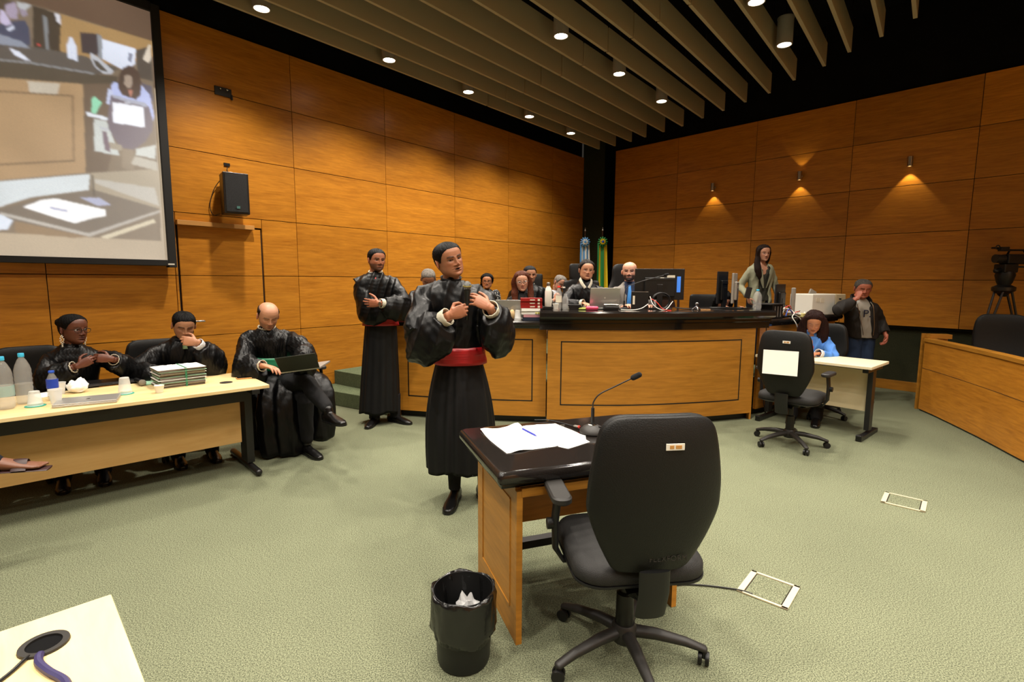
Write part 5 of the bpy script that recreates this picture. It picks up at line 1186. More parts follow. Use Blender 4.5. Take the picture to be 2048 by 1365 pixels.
task_chair('black office chair outside the photo under the person with the sandalled foot',(-3.22,1.80,0),R(245-180-90),top=.96,arms=False)
SCR=[('7b6c5c',[(-0.662,3.668),(-1.835,3.668),(-1.79,1.849),(-0.513,1.848)]),('a58458',[(-1.172,3.659),(-1.835,3.668),(-1.842,3.539),(-1.568,3.377),(-1.126,3.289)]),('38322f',[(-1.013,3.663),(-1.185,3.651),(-1.154,3.329),(-0.989,3.345)]),('3d4660',[(-0.635,3.342),(-0.871,3.491),(-0.955,3.529),(-0.975,3.48),(-0.98,3.35),(-0.627,3.24)]),('4a4038',[(-0.659,3.632),(-0.907,3.652),(-0.863,3.598),(-0.837,3.559),(-0.644,3.451)]),('a79ab0',[(-0.846,3.599),(-0.906,3.648),(-0.917,3.597),(-0.918,3.575),(-0.908,3.519),(-0.867,3.512),(-0.845,3.547)]),('c8bedb',[(-0.815,3.558),(-0.836,3.552),(-0.875,3.471),(-0.839,3.447),(-0.807,3.461)]),('d6dcee',[(-0.843,3.422),(-0.884,3.466),(-0.89,3.443),(-0.854,3.411)]),('9a8fa0',[(-0.927,3.615),(-0.962,3.621),(-0.977,3.582),(-0.945,3.548),(-0.93,3.579)]),('b9bcc0',[(-0.919,3.656),(-1.001,3.658),(-0.967,3.608),(-0.921,3.613)]),('7d8287',[(-1.069,3.609),(-1.096,3.6),(-1.085,3.331),(-1.067,3.332)]),('d8d8e0',[(-1.147,3.657),(-1.178,3.653),(-1.176,3.578),(-1.152,3.593)]),('55514f',[(-0.637,3.36),(-0.799,3.356),(-0.97,3.339),(-1.321,3.374),(-1.565,3.342),(-1.387,3.24),(-0.621,3.171)]),('8890a0',[(-0.638,3.379),(-0.8,3.371),(-0.924,3.358),(-0.975,3.322),(-0.794,3.296),(-0.631,3.288)]),('e0e4f2',[(-0.844,3.286),(-0.906,3.273),(-0.967,3.224),(-0.931,3.221),(-0.875,3.24)]),('d8484a',[(-1.018,3.374),(-1.039,3.377),(-1.038,3.361),(-1.017,3.358)]),('4c463f',[(-0.621,3.171),(-1.381,3.246),(-1.546,3.277),(-1.542,3.208),(-1.287,3.138),(-0.608,3.013)]),('8f9296',[(-0.62,3.152),(-0.961,3.215),(-1.381,3.254),(-1.38,3.242),(-0.96,3.203),(-0.619,3.141)]),('ae8f6c',[(-0.608,3.013),(-1.291,3.139),(-1.279,2.404),(-0.543,2.211)]),('c9bfae',[(-0.934,3.062),(-1.137,3.1),(-1.114,3.002),(-0.942,2.976)]),('6e5a48',[(-0.6,2.914),(-1.213,3.028),(-1.212,3.016),(-0.599,2.903)]),('8c7156',[(-1.206,3.027),(-1.223,3.031),(-1.19,2.485),(-1.176,2.483)]),('6e5a48',[(-0.553,2.342),(-1.19,2.494),(-1.189,2.481),(-0.552,2.331)]),('66564a',[(-1.291,3.139),(-1.557,3.217),(-1.535,2.9),(-1.411,2.425),(-1.258,2.401)]),('d5dcec',[(-1.228,3.495),(-1.25,3.495),(-1.255,3.473),(-1.269,3.438),(-1.267,3.317),(-1.202,3.325),(-1.202,3.416),(-1.218,3.452)]),('37323c',[(-1.305,3.561),(-1.44,3.592),(-1.445,3.413),(-1.299,3.395)]),('8a8f96',[(-1.422,3.586),(-1.453,3.58),(-1.446,3.381),(-1.415,3.396)]),('dfe6f6',[(-1.451,3.555),(-1.699,3.554),(-1.683,3.42),(-1.595,3.342),(-1.446,3.389)]),('7c8398',[(-1.643,3.501),(-1.673,3.503),(-1.657,3.429),(-1.631,3.43)]),('bcc0c8',[(-1.359,3.418),(-1.412,3.395),(-1.465,3.354),(-1.52,3.312),(-1.495,3.275),(-1.438,3.271),(-1.385,3.304),(-1.364,3.355)]),('4a4744',[(-1.375,3.367),(-1.41,3.361),(-1.449,3.324),(-1.475,3.294),(-1.432,3.286),(-1.392,3.315)]),('4b4644',[(-1.699,3.545),(-1.812,3.616),(-1.816,3.311),(-1.698,3.308)]),('d9cdbc',[(-1.748,3.483),(-1.805,3.631),(-1.82,3.628),(-1.812,3.494),(-1.79,3.462)]),('55546a',[(-1.722,3.268),(-1.805,3.264),(-1.807,3.119),(-1.768,3.193)]),('b9c4f0',[(-1.489,3.177),(-1.513,3.217),(-1.729,3.243),(-1.783,3.179),(-1.807,2.998),(-1.792,2.95),(-1.699,3.091),(-1.493,3.081)]),('4a3a38',[(-1.554,3.288),(-1.589,3.357),(-1.628,3.391),(-1.673,3.391),(-1.709,3.35),(-1.723,3.272),(-1.711,3.16),(-1.67,3.11),(-1.632,3.113),(-1.569,3.122),(-1.539,3.178)]),('a89688',[(-1.595,3.292),(-1.623,3.312),(-1.652,3.304),(-1.656,3.253),(-1.638,3.205),(-1.611,3.194),(-1.59,3.222)]),('c08070',[(-1.617,3.178),(-1.652,3.188),(-1.632,3.113)]),('e6ecf5',[(-1.298,2.912),(-1.448,2.901),(-1.439,2.874),(-1.3,2.883)]),('c5cbc8',[(-1.346,2.865),(-1.438,2.865),(-1.513,2.585),(-1.331,2.594)]),('8fd8b4',[(-1.341,3.029),(-1.367,3.057),(-1.413,3.019),(-1.393,2.98),(-1.364,2.911),(-1.336,2.912)]),('c4cdea',[(-1.469,3.155),(-1.5,3.138),(-1.484,3.007),(-1.445,3.019)]),('6b6270',[(-1.483,3.1),(-1.769,3.078),(-1.793,2.959),(-1.782,2.858),(-1.715,2.742),(-1.624,2.658),(-1.518,2.659),(-1.448,2.804),(-1.443,2.879)]),('a9aec0',[(-1.491,3.106),(-1.739,3.101),(-1.765,3.077),(-1.744,3.063),(-1.496,3.082)]),('f2f5fd',[(-1.49,3.043),(-1.728,3.059),(-1.728,2.878),(-1.485,2.867)]),('c9ccd6',[(-1.584,3.071),(-1.629,3.074),(-1.628,3.06),(-1.583,3.058)]),('8b7d6c',[(-1.537,2.654),(-1.624,2.658),(-1.612,2.479),(-1.521,2.481)]),('9a9080',[(-1.43,2.694),(-1.539,2.681),(-1.531,2.631),(-1.429,2.638)]),('b9bcc4',[(-1.381,2.814),(-1.448,2.804),(-1.439,2.781),(-1.394,2.792)]),('6f5e6e',[(-1.396,2.776),(-1.432,2.775),(-1.449,2.603),(-1.406,2.617)]),('c9cdc8',[(-1.64,2.669),(-1.802,2.737),(-1.79,2.607),(-1.636,2.616)]),('d5dde0',[(-0.542,2.203),(-1.285,2.392),(-1.268,2.255),(-0.878,2.143),(-0.695,2.048),(-0.524,1.988)]),('a69a86',[(-1.286,2.401),(-1.821,2.521),(-1.805,2.14),(-1.293,2.258)]),('bdb9b0',[(-1.317,2.355),(-1.769,2.339),(-1.795,2.176),(-1.565,2.241),(-1.315,2.32)]),('b5b0a4',[(-1.628,2.605),(-1.8,2.582),(-1.803,2.5),(-1.592,2.528)]),('6f655c',[(-0.523,1.969),(-0.693,2.032),(-1.02,2.173),(-1.31,2.26),(-1.797,2.149),(-1.247,1.868),(-0.52,1.931)]),('8a7258',[(-0.773,1.946),(-1.246,1.851),(-1.142,1.835),(-0.766,1.851)]),('b5b0a8',[(-0.691,2.009),(-1.241,1.881),(-1.796,2.139),(-1.795,2.116),(-1.246,1.851),(-0.69,1.985)]),('ffffff',[(-0.827,2.062),(-0.905,2.103),(-0.945,2.131),(-1.041,2.155),(-1.377,2.096),(-1.373,2.043),(-1.275,2.012),(-1.151,1.959),(-0.992,2.007)]),('8890c0',[(-0.997,2.081),(-1.109,2.064),(-1.105,2.051),(-0.996,2.068)]),('4a4440',[(-1.298,2.386),(-1.312,2.388),(-1.31,2.209),(-1.296,2.207)]),('aab0cc',[(-1.201,2.183),(-1.341,2.196),(-1.417,2.144),(-1.318,2.124)]),('d6cbb0',[(-1.317,1.855),(-1.742,2.05),(-1.756,2.019),(-1.37,1.841)]),('dfe8f4',[(-0.524,1.988),(-0.69,1.993),(-0.762,1.949),(-0.724,1.871),(-0.514,1.863)])]
# ================================================================== THINGS ON THE WALLS
t=thing('projection_screen','large black framed projection screen showing a live picture of this courtroom','screen',tuple(nL*DL),LWR)
u0,u1,z0,z1=-1.832,1.15,1.668,3.92
part('back_board',MB().box(((u0+u1)/2,.085,(z0+z1)/2),(u1-u0,.05,z1-z0)),M['screenb'],t)
mb=MB()
for c,d in (((u0-.035,.10,(z0+z1)/2),(.07,.08,z1-z0+.14)),((u1+.035,.10,(z0+z1)/2),(.07,.08,z1-z0+.14)),(((u0+u1)/2,.10,z0-.028),(u1-u0,.08,.055)),(((u0+u1)/2,.10,z1+.04),(u1-u0,.08,.08))): mb.box(c,d)
part('frame',mb,M['screenb'],t,bevel=.004)
part('maker_label',MB().box((u0-.02,.1415,z0-.04),(.055,.002,.014)),M['white'],t)
def screen_mat():
    m,nt,b=nmat('projected_image'); a=nt.nodes.new('ShaderNodeAttribute'); a.attribute_name='col'
    b.inputs['Base Color'].default_value=(.25,.25,.25,1); b.inputs['Roughness'].default_value=.9; b.inputs['Specular IOR Level'].default_value=.1
    nt.links.new(a.outputs['Color'],b.inputs['Emission Color']); b.inputs['Emission Strength'].default_value=SCREEN_E
    return m
gu=np.arange(u0,u1+.003,.0065); gz_=np.arange(z0,z1+.003,.0065); gu[-1]=u1; gz_[-1]=z1
UU,ZZ=np.meshgrid(gu,gz_,indexing='ij'); img=np.zeros(UU.shape+(3,)); img[:]=srgb('b5a48c'); img[ZZ>3.25]=srgb('5f4a3e')
def fillp(c,pl):                                  # even-odd fill of one traced shape on the picture grid
    ins=np.zeros(UU.shape,bool)
    for (x1,y1),(x2,y2) in zip(pl,pl[1:]+pl[:1]):
        if y1==y2: continue
        ins^=((y1>ZZ)!=(y2>ZZ))&(UU<(x2-x1)*(ZZ-y1)/(y2-y1)+x1)
    img[ins]=srgb(c)
for c,pl in SCR: fillp(c,pl)
for _ in range(2):
    img[1:-1]=(img[:-2]+2*img[1:-1]+img[2:])/4; img[:,1:-1]=(img[:,:-2]+2*img[:,1:-1]+img[:,2:])/4
rs_=np.random.RandomState(4); img*=1+.025*rs_.normal(size=UU.shape)[...,None]; img*=1+.08*pn(np.stack([UU.ravel()*1.0,ZZ.ravel()*1.0,UU.ravel()*0],1),9,5).reshape(UU.shape)[...,None]
nu,nz2=UU.shape; me=bpy.data.meshes.new('projected_picture'); me.from_pydata([(u,.1125,z) for u,z in zip(UU.ravel(),ZZ.ravel())],[],[(i*nz2+k,i*nz2+k+1,(i+1)*nz2+k+1,(i+1)*nz2+k) for i in range(nu-1) for k in range(nz2-1)])
a=me.color_attributes.new('col','FLOAT_COLOR','POINT'); cc=np.ones((nu*nz2,4)); cc[:,:3]=np.clip(img.reshape(-1,3),0,1); a.data.foreach_set('color',cc.ravel())
me.materials.append(screen_mat()); o=bpy.data.objects.new('projected_picture',me); COL.objects.link(o); o.parent=t
# loudspeaker
t=thing('loudspeaker','black box loudspeaker mounted high on the veneer wall above the door','loudspeaker',tuple(nL*DL),LWR)
Rz=Matrix.Rotation(R(-14),3,'Z'); c=V((-2.455,.20,2.355))
part('cabinet',MB().box(tuple(c),(.235,.22,.41),M=Rz),M['metalb'],t,bevel=.008)
part('grille',MB().box(tuple(c+Rz@V((0,.112,.0))),(.20,.012,.375),M=Rz),mat('speaker_grille','0a0a0a',.8,bump=1,bscale=500),t,bevel=.003)
part('badge',MB().box(tuple(c+Rz@V((-.01,.119,-.14))),(.03,.003,.025),M=Rz),mat('teal_badge','4c7a78',.4,.3),t)
part('wall_bracket',MB().box((-2.47,.05,2.40),(.05,.10,.12)),M['metalb'],t)
part('plug',MB().box((-2.50,.03,2.60),(.03,.02,.022)),M['white'],t,bevel=.004)
part('cable',MB().tube(cat_rom([(-2.475,.02,2.66),(-2.46,.04,2.62),(-2.48,.03,2.585),(-2.42,.05,2.55),(-2.33,.03,2.42),(-2.28,.02,2.25),(-2.30,.03,2.15),(-2.36,.06,2.16)],6),.004,6),M['plast'],t,True)
part('outlet_box',MB().box((-2.475,.006,2.685),(.06,.012,.03)),M['plast'],t)
t=thing('wall_outlet_plate','small black outlet plate high on the veneer wall, above the loudspeaker','outlet plate',tuple(nL*DL),LWR)
part('plate',MB().box((-2.478,.008,3.415),(.165,.016,.085)),M['plast2'],t,bevel=.002)
for x in (-2.445,-2.51): part('connector',MB().lathe([(.008,0),(.008,.02),(.004,.022)],c=(x,.016,3.435),M=Matrix.Rotation(-PI/2,3,'X'),seg=12),M['chrome'],t,True)
part('plug',MB().box((-2.557,.02,3.375),(.014,.02,.05)),M['plast'],t)
t=thing('wooden_rail','narrow wooden rail fixed over the door under the loudspeaker','rail',tuple(nL*DL),LWR)
part('rail',MB().box((-2.33,.03,2.045),(.75,.06,.045)),M['tan'],t,bevel=.002)
# wall sconces
for (u,lab,up_) in ((4.275,'steel tube wall light nearest the corner, throwing light downwards',0),(2.92,'middle steel tube wall light, throwing light up and down',1),(1.58,'rightmost steel tube wall light, with the widest pool of light',0)):
    t=thing('wall_light',lab,'wall light',tuple(WR(u,0,3.07)),RWR,'steel wall lights')
    part('tube_body',MB().rings([[Vector((r*math.cos(2*PI*k/24),.075+r*math.sin(2*PI*k/24),z)) for k in range(24)] for r,z in ((.024,-.055),(.024,-.062),(.030,-.062),(.030,.062),(.024,.062),(.024,.055))]),M['steel'],t,True)
    part('wall_mount',MB().lathe([(.022,0),(.022,.02),(.012,.025),(.012,.05)],M=Matrix.Rotation(-PI/2,3,'X'),c=(0,0,0),seg=18),M['steel'],t,True)
    for sg in ((-1,1) if up_ else (-1,)):
        part('bulb',MB().lathe([(.018,sg*.054-.002),(.018,sg*.054+.002)],c=(0,.075,0),seg=16),mat('sconce_glow','ffd9a0',.5,emis='ffc980',es=6),t)
        l=bpy.data.lights.new('sconce_light','SPOT'); l.energy=(7 if sg<0 else 2.2)*(1.25 if u<2 else .8 if up_ else 1); l.color=(1,.80,.44); l.spot_size=R(78); l.spot_blend=.25; l.shadow_soft_size=.012
        lo=bpy.data.objects.new('sconce_light',l); COL.objects.link(lo); lo.parent=t; lo.location=(0,.075,sg*.066); lo.rotation_euler=(0 if sg<0 else PI,0,0)
# ================================================================== SMALL THINGS
def bottle(label,loc,h,r,cap,fill=.5,liquid=True,lbl=None,group='water bottles',name='water_bottle',ridges=3):
    t=thing(name,label,'bottle',loc,0,group)
    def prof(sh,top):
        P=[(r*.80-sh,sh),(r*.97-sh,.012+sh),(r-sh,.03)]
        for q in range(1,13): z=.03+(h*.62-.03)*q/12; P.append((r*(1-.035*(1+math.cos(q*PI/2*ridges/1.5)))-sh,z))
        P+= [(r*.96-sh,h*.66),(r*.80-sh,h*.76),(r*.52-sh,h*.86),(.0135-sh,h*.91),(.013-sh,h*.93)]
        return [p for p in P if p[1]<=top]
    part('bottle_body',MB().lathe(prof(0,9),seg=24),M['clear'],t,True,ang=R(70))
    if liquid: part('water',MB().lathe(prof(.0015,h*fill),seg=24),M['water'],t,True,ang=R(70))
    part('cap',MB().lathe([(.0155,h*.925),(.016,h*.93),(.016,h*.99),(.0145,h)],seg=20),M[cap],t,True)
    if lbl: part('label_wrap',MB().lathe([(r*1.012,lbl[0]*h),(r*1.012,lbl[1]*h)],seg=24,cap=False),lbl[2],t,True)
    return t
def cup(label,loc,h,r0,r1,mt='frost',inv=False,group='plastic cups'):
    t=thing('plastic_cup',label,'cup',loc,0,group)
    a,b=(r0,r1)
    P=[(a,0.001),(a+(b-a)*.5,h*.5),(b,h-.001)] if not inv else [(a*1.05,.0),(a*1.05,.006),(a,.008),(a,h*.22),(a*.95,h*.24),(b,h*.98),(b*.9,h)]
    if inv: part('cup_wall',MB().lathe(P,seg=24),M[mt],t,True)
    else:
        rs=P+[(b*1.06,h),(b*1.04,h+.002),(b*.96,h),(a*.95,.004)]; part('cup_wall',MB().lathe(rs,seg=24),M[mt],t,True)
    return t
def laptop(label,loc,rz,w=.33,d=.23,ang=None,mt='silver',screen='101216',glow=None,logo=True):
    t=thing('laptop',label,'laptop',loc,rz,'laptops')
    part('base',MB().box((0,0,.008),(w,d,.014)),M[mt],t,bevel=.004)
    if ang is None:
        part('lid',MB().box((0,0,.0195),(w,d,.007)),M[mt],t,bevel=.003); 
        if logo: part('logo',MB().lathe([(.012,.0231),(.012,.0235)],seg=20),M['chrome'],t)
    else:
        Mx=Matrix.Rotation(ang,3,'X'); hy=-d/2     # hinge at local -y, lid back faces -y
        lid=MB().box(tuple(V((0,hy,.017))+Mx@V((0,0,d/2))),(w,.006,d),M=Mx); l=part('lid',lid,M[mt],t,bevel=.002)
        part('display',MB().box(tuple(V((0,hy,.017))+Mx@V((0,.0042,d/2))),(w*.94,.001,d*.88),M=Mx),mat('laptop_display',screen,.3,emis=screen,es=.8 if glow is None else glow),l)
        if logo: part('logo',MB().box(tuple(V((0,hy,.017))+Mx@V((0,-.0035,d/2))),(.012,.001,.012),M=Mx),M['white'],l)
        part('keyboard',MB().box((0,-.02,.0155),(w*.86,d*.45,.002)),M['plast'],t)
    return t
z=.7005
bottle('leftmost large water bottle with a light blue cap, cut by the photo edge',(-3.075,3.09,z),.322,.047,'bluecap',.45,lbl=(.25,.45,clearmat('faded_label',(.45,.75,.7),.4,a=.35)))
bottle('half full large water bottle with a light blue cap, second from the photo edge',(-3.09,3.235,z),.322,.045,'bluecap',.42)
bottle('small water bottle with a dark blue cap and blue label on the long table',(-2.99,3.325,z),.195,.031,'darkblue',.62,lbl=(.42,.72,mat('blue_bottle_label','1d3fa8',.4)))
cup('frosted cup upside down on a teal lid beside the large bottles',(-2.965,3.165,z),.095,.038,.026,inv=True); tg=mat('teal_lid','2a9d8c',.4)
def coaster(label,loc): t=thing('cup_lid',label,'lid',loc,0,'teal plastic lids'); part('disc',MB().lathe([(.050,0),(.052,.002),(.052,.004),(.048,.005)],seg=32),tg,t,True); return t
coaster('teal plastic lid under the upside down cup nearest the large bottles',(-2.965,3.165,.7))
cup('frosted cup standing upright in front of the small blue labelled bottle',(-2.895,3.235,z),.09,.026,.036)
cup('clear cup behind the crumpled napkin on the long table',(-3.10,3.50,z),.08,.025,.035)
cup('frosted cup upside down on a teal lid, in the middle of the long table',(-2.668,3.52,z),.115,.040,.028,inv=True); coaster('teal plastic lid under the upside down cup in the middle of the long table',(-2.668,3.52,.7))
cup('small white coffee cup in front of the file stack',(-2.462,3.565,z),.05,.021,.030,'white')
# crumpled napkin
t=thing('crumpled_napkin','crumpled white paper napkin beside the small bottle','napkin',(-3.03,3.56,.7)); v,f=raw(MB().ball((0,0,.042),(.065,.05,.046),30)); v=v*(1+.18*pn(v*1.0,70,3)[:,None]+.10*pn(v,150,5)[:,None]); v[:,2]=np.maximum(v[:,2],0); np_obj('napkin',v,f,M['paper'],t)
def sheet(name,label,poly,z,mt,cat='paper',group=None,bend=.004,th=.0012,cut=4):
    c=sum((V((*p,0)) for p in poly),V((0,0,0)))/len(poly); t=thing(name,label,cat,(c.x,c.y,z),0,group)
    bm=bmesh.new(); vs=[bm.verts.new((p[0]-c.x,p[1]-c.y,0)) for p in poly]; bm.faces.new(vs); bmesh.ops.triangulate(bm,faces=bm.faces)
    bmesh.ops.subdivide_edges(bm,edges=bm.edges,cuts=cut,use_grid_fill=True)
    for v in bm.verts: v.co.z+= max(0,bend*(math.sin(v.co.x*40+1)+math.sin(v.co.y*33+v.co.x*20)))*.6
    bm.normal_update(); me=bpy.data.meshes.new('sheet'); bm.to_mesh(me); bm.free(); me.materials.append(mt); o=bpy.data.objects.new('sheet',me); COL.objects.link(o); o.parent=t
    s=o.modifiers.new('s','SOLIDIFY'); s.thickness=th; s.offset=1; me.polygons.foreach_set('use_smooth',[True]*len(me.polygons)); return t
sheet('paper_sheet','white sheet of paper behind the blue labelled bottle',[(-3.28,3.44),(-3.12,3.38),(-3.10,3.50),(-3.25,3.58)],.701,M['paper'])
laptop('black closed laptop lying in front of the woman with pearl earrings',(-3.03,3.885,.7),R(43),.34,.20,None,'metalb',logo=False)
laptop('silver closed laptop lying at the front edge of the long table',(-2.725,3.275,.7),R(31),.32,.215)
t=thing('microphone','wireless microphone lying on the long table, round grey head towards the room','microphone',(-2.74,3.79,.7)); a=R(-42)
Mx=Matrix.Rotation(a,3,'Z')@Matrix.Rotation(PI/2,3,'Y'); part('handle',MB().lathe([(.012,-.19),(.014,-.18),(.0155,-.05),(.021,-.015)],c=(0,0,.024),M=Mx,seg=20),M['plast'],t,True); part('mesh_head',MB().ball(tuple(Mx@V((0,0,.005))+V((0,0,.024))),(.024,.024,.024),20),mat('mic_head_grey','a79e8e',.5,.6,bump=1,bscale=800),t,True)
# file stack
t=thing('file_stack','thick stack of green and white court files held by a green elastic strap','files',(-2.515,3.865,.7),R(46))
random.seed(3); zz=0; pal=[M['paper2'],M['paper'],mat('grey_page_edges','7a7268',.9,bump=.8,bscale=120,aniso=(1,1,12)),mat('pale_green_card','8fb99a',.7)]
for k in range(7):
    h=.017; ox,oy=random.uniform(-.008,.008),random.uniform(-.008,.008); mb=MB().box((ox,oy,zz+h/2),(.30-.006*(k%3),.235,h),random.uniform(-.05,.05)); part('file',mb,pal[2],t,bevel=.003)
    mb=MB().box((ox*.5,oy,zz+h+.001),(.31,.245,.002),random.uniform(-.05,.05)); part('file_cover',mb,pal[3] if k%2 else pal[1],t); zz+=h+.0025
mb=MB()
for i in range(4): mb.box((-.085+.055*i,.0,zz+.0012),(.03,.23,.0006))
part('printed_band',mb,M['paper'],t)
part('elastic_strap',MB().box((.02,0,zz+.0015),(.013,.255,.002)).box((.02,-.125,zz/2),(.013,.002,zz)).box((.02,.125,zz/2),(.013,.002,zz)),mat('green_elastic','1f6a4a',.5),t)
sheet('green_folder','thin green and white folder lying left of the file stack',[(-2.86,3.93),(-2.72,3.80),(-2.66,3.93),(-2.80,4.05)],.7005,pal[3],'folder',bend=.002,th=.006)
t=thing('smartphone','smartphone lying near the right end of the long table','phone',(-2.13,4.105,.7005),R(35)); part('phone_body',MB().box((0,0,.005),(.14,.07,.009)),M['tan'],t,bevel=.003); part('phone_screen',MB().box((0,0,.0099),(.132,.063,.0006)),M['granite'],t)
# bald man's laptop
t=thing('laptop','open dark laptop resting on the crossed leg of the bald lawyer','laptop',(-1.73,4.02,.755),R(0),'laptops')
h1,h2=V((-1.795,3.985,.775)),V((-1.515,3.975,.815)); e=(h2-h1).normalized(); up_=V((.03,-.16,.13)).normalized(); bk=V((-.10,.20,.0)); bk=(bk-e*bk.dot(e)).normalized(); O=V((-1.73,4.02,.755))
def plate(o,e,l,u,d,th,n): 
    P=[o,o+e*l,o+e*l+u*d,o+u*d]; return MB().add([p-O for p in P]+[p+n*th-O for p in P],[(0,3,2,1),(4,5,6,7),(0,1,5,4),(1,2,6,5),(2,3,7,6),(3,0,4,7)])
part('lid',plate(h1,e,.31,up_,.215,.006,e.cross(up_)),mat('dark_grey_laptop','45453f',.35,.6),t,bevel=.002); part('base',plate(h1,e,.31,bk,.215,.014,e.cross(bk)*-1),M['silver'],t,bevel=.002)
# ---------------- left wing of the bench (top z 1.08)
z=1.081
t=thing('notepad','dark notepad with a pen at the left end of the bench wing','notepad',(-1.06,5.62,z),R(10)); part('pad',MB().box((0,0,.006),(.22,.16,.012)),M['plast'],t,bevel=.002); part('page_edge',MB().box((.01,-.075,.013),(.20,.012,.004)),M['paper2'],t)
laptop('open silver laptop with its lid back to the room, before the red haired woman',(-.035,5.56,z),R(-2),.30,.19,R(8))
def book(label,loc,size,rz,cover,edge='paper2',group=None,marks=False,tabs=False):
    t=thing('book',label,'book',loc,rz,group); w,d,h=size
    part('pages',MB().box((0,.004,h/2),(w-.008,d-.008,h-.006)),M[edge],t); mb=MB().box((0,0,.0015),(w,d,.003)).box((0,0,h-.0015),(w,d,.003)).box((0,-d/2+.0015,h/2),(w,.003,h)); part('cover',mb,cover,t,bevel=.0008)
    if marks: part('spine_lettering',MB().box((.01,-d/2-.0006,h/2),(.05,.001,h*.3)).box((.075,-d/2-.0006,h*.5),(.022,.001,h*.6)),M['paper2'],t)
    if tabs:
        for x in (.055,.078): part('sticky_tab',MB().box((x,-d/2-.004,h*.5),(.014,.010,.010)),mat('yellow_tab','d4c92a',.6),t)
    return t
navy=mat('navy_cover','1d2738',.5); rose=mat('rose_cover','b57f86',.5); zb=z
for k,(lab,w,h,cv_,mk,tb,ox) in enumerate((('navy blue book at the bottom of the pile left of the thermos',.185,.032,navy,0,0,.008),('pinkish book second from the bottom of the book pile',.17,.028,rose,0,0,.004),('white book with yellow tabs, third from the bottom of the pile',.19,.034,M['paper'],0,1,-.004),('white book right under the three red books',.19,.030,M['paper'],0,0,-.006),('lowest of the three red books on the pile',.222,.034,M['red'],1,0,.004),('middle of the three red books on the pile',.222,.034,M['red'],1,0,.0),('topmost red book on the pile',.222,.034,M['red'],1,0,.002))):
    book(lab,(.195+ox,5.40+.004*(k%3),zb),(w,.15,h),R((-2,3,0,2,-1,1,0)[k]),cv_,'paper2','books piled on the bench wing',mk,tb); zb+=h+.0004
cup('frosted cup upside down beside the pile of books',(.058,5.36,z),.105,.036,.024,inv=True,mt='frost')
t=thing('small_pouch','small round beige pouch behind the speaking man, beside the frosted cup','pouch',(-.0,5.39,z)); v,f=raw(MB().ball((0,0,.055),(.03,.045,.056),20)); part('pouch',MB().ball((0,0,.055),(.030,.045,.056),20),mat('beige_fabric','b59a6e',.8),t,True)
# ---------------- main bench (top z 1.19)
z=1.191
t=thing('thermos_bottle','tall white metal thermos bottle at the left end of the bench','bottle',(.375,5.42,z+.03)); part('thermos_body',MB().lathe([(.034,0),(.036,.004),(.036,.155),(.030,.185),(.019,.205),(.018,.215)],seg=28),M['white'],t,True); part('screw_cap',MB().lathe([(.020,.215),(.021,.218),(.021,.245),(.018,.25)],seg=24),M['steel'],t,True)
t=thing('small_black_box','flat black box under the white thermos bottle','box',(.375,5.42,z)); part('box',MB().box((0,0,.015),(.10,.08,.029)),M['plast'],t,bevel=.002)
cup('small white cup between the thermos and the red capped bottle',(.452,5.40,z),.06,.022,.031,'white')
bottle('water bottle with a red cap on the bench',(.487,5.46,z),.245,.032,'redcap',.7,lbl=(.30,.58,M['paper2']))
bottle('clear water bottle without a cap, right of the red capped bottle',(.553,5.43,z),.165,.034,'clear',.35)
t=thing('dark_glass_bottle','dark narrow necked bottle behind the water bottles','bottle',(.55,5.56,z)); part('glass',MB().lathe([(.03,0),(.031,.12),(.014,.165),(.013,.22)],seg=20),M['plast'],t,True); part('stopper',MB().lathe([(.014,.22),(.014,.235)],seg=16),M['white'],t,True)
for k in range(3): 
    t=thing('notebook',('lowest','middle','topmost')[k]+' of the black notebooks stacked beside the water bottles','notebook',(.655,5.46,z+.0165*k),R(4-5*k),'black notebooks'); part('block',MB().box((0,0,.008),(.13,.10,.014)),M['paper2'],t); part('cover',MB().box((0,0,.0152),(.134,.104,.002)).box((0,0,.001),(.134,.104,.002)).box((0,-.0525,.008),(.134,.002,.016)),M['plast'],t)
laptop('open silver laptop with a pinkish reflection on its lid, in front of the presiding judge',(.965,5.60,z),R(3),.315,.215,R(12))
t=thing('pencil_case','bright pink pencil case beside the judge laptop','pencil case',(.825,5.37,z),R(-12)); part('case',MB().rings([rrect_ring(0,0,.062-i,.035-i,.02,zz_,5) for i,zz_ in ((.006,0),(0,.008),(0,.030),(.008,.038))]),M['pink'],t,True,ang=R(60)); part('zip_line',MB().rings([rrect_ring(0,0,.0635,.0365,.02,zz_,5) for zz_ in (.018,.021)]),M['red'],t)
t=thing('glasses_case','yellow green case under the judge hand','case',(.735,5.42,z),R(-8)); part('case',MB().rings([rrect_ring(0,0,.05-i,.025-i,.02,zz_,4) for i,zz_ in ((.006,0),(0,.008),(.006,.022))]),mat('yellow_green','98a03a',.5),t,True)
t=thing('desk_telephone','black desk telephone with a grey handset on the bench','telephone',(1.03,5.42,z),R(-4)); part('phone_base',MB().box((0,0,.018),(.15,.13,.034)),M['plast'],t,bevel=.006); part('handset',MB().tube([(-.07,0,.05),(0,0,.056),(.07,0,.05)],[(.02,.012),(.012,.009),(.02,.012)],10,up=(0,0,1),round_=True),M['steel'],t,True)
part('cord',MB().tube(cat_rom([(.075,-.03,.02),(.13,-.06,.006),(.19,-.04,.006),(.22,.02,.006)],6),.004,6),M['plast2'],t,True)
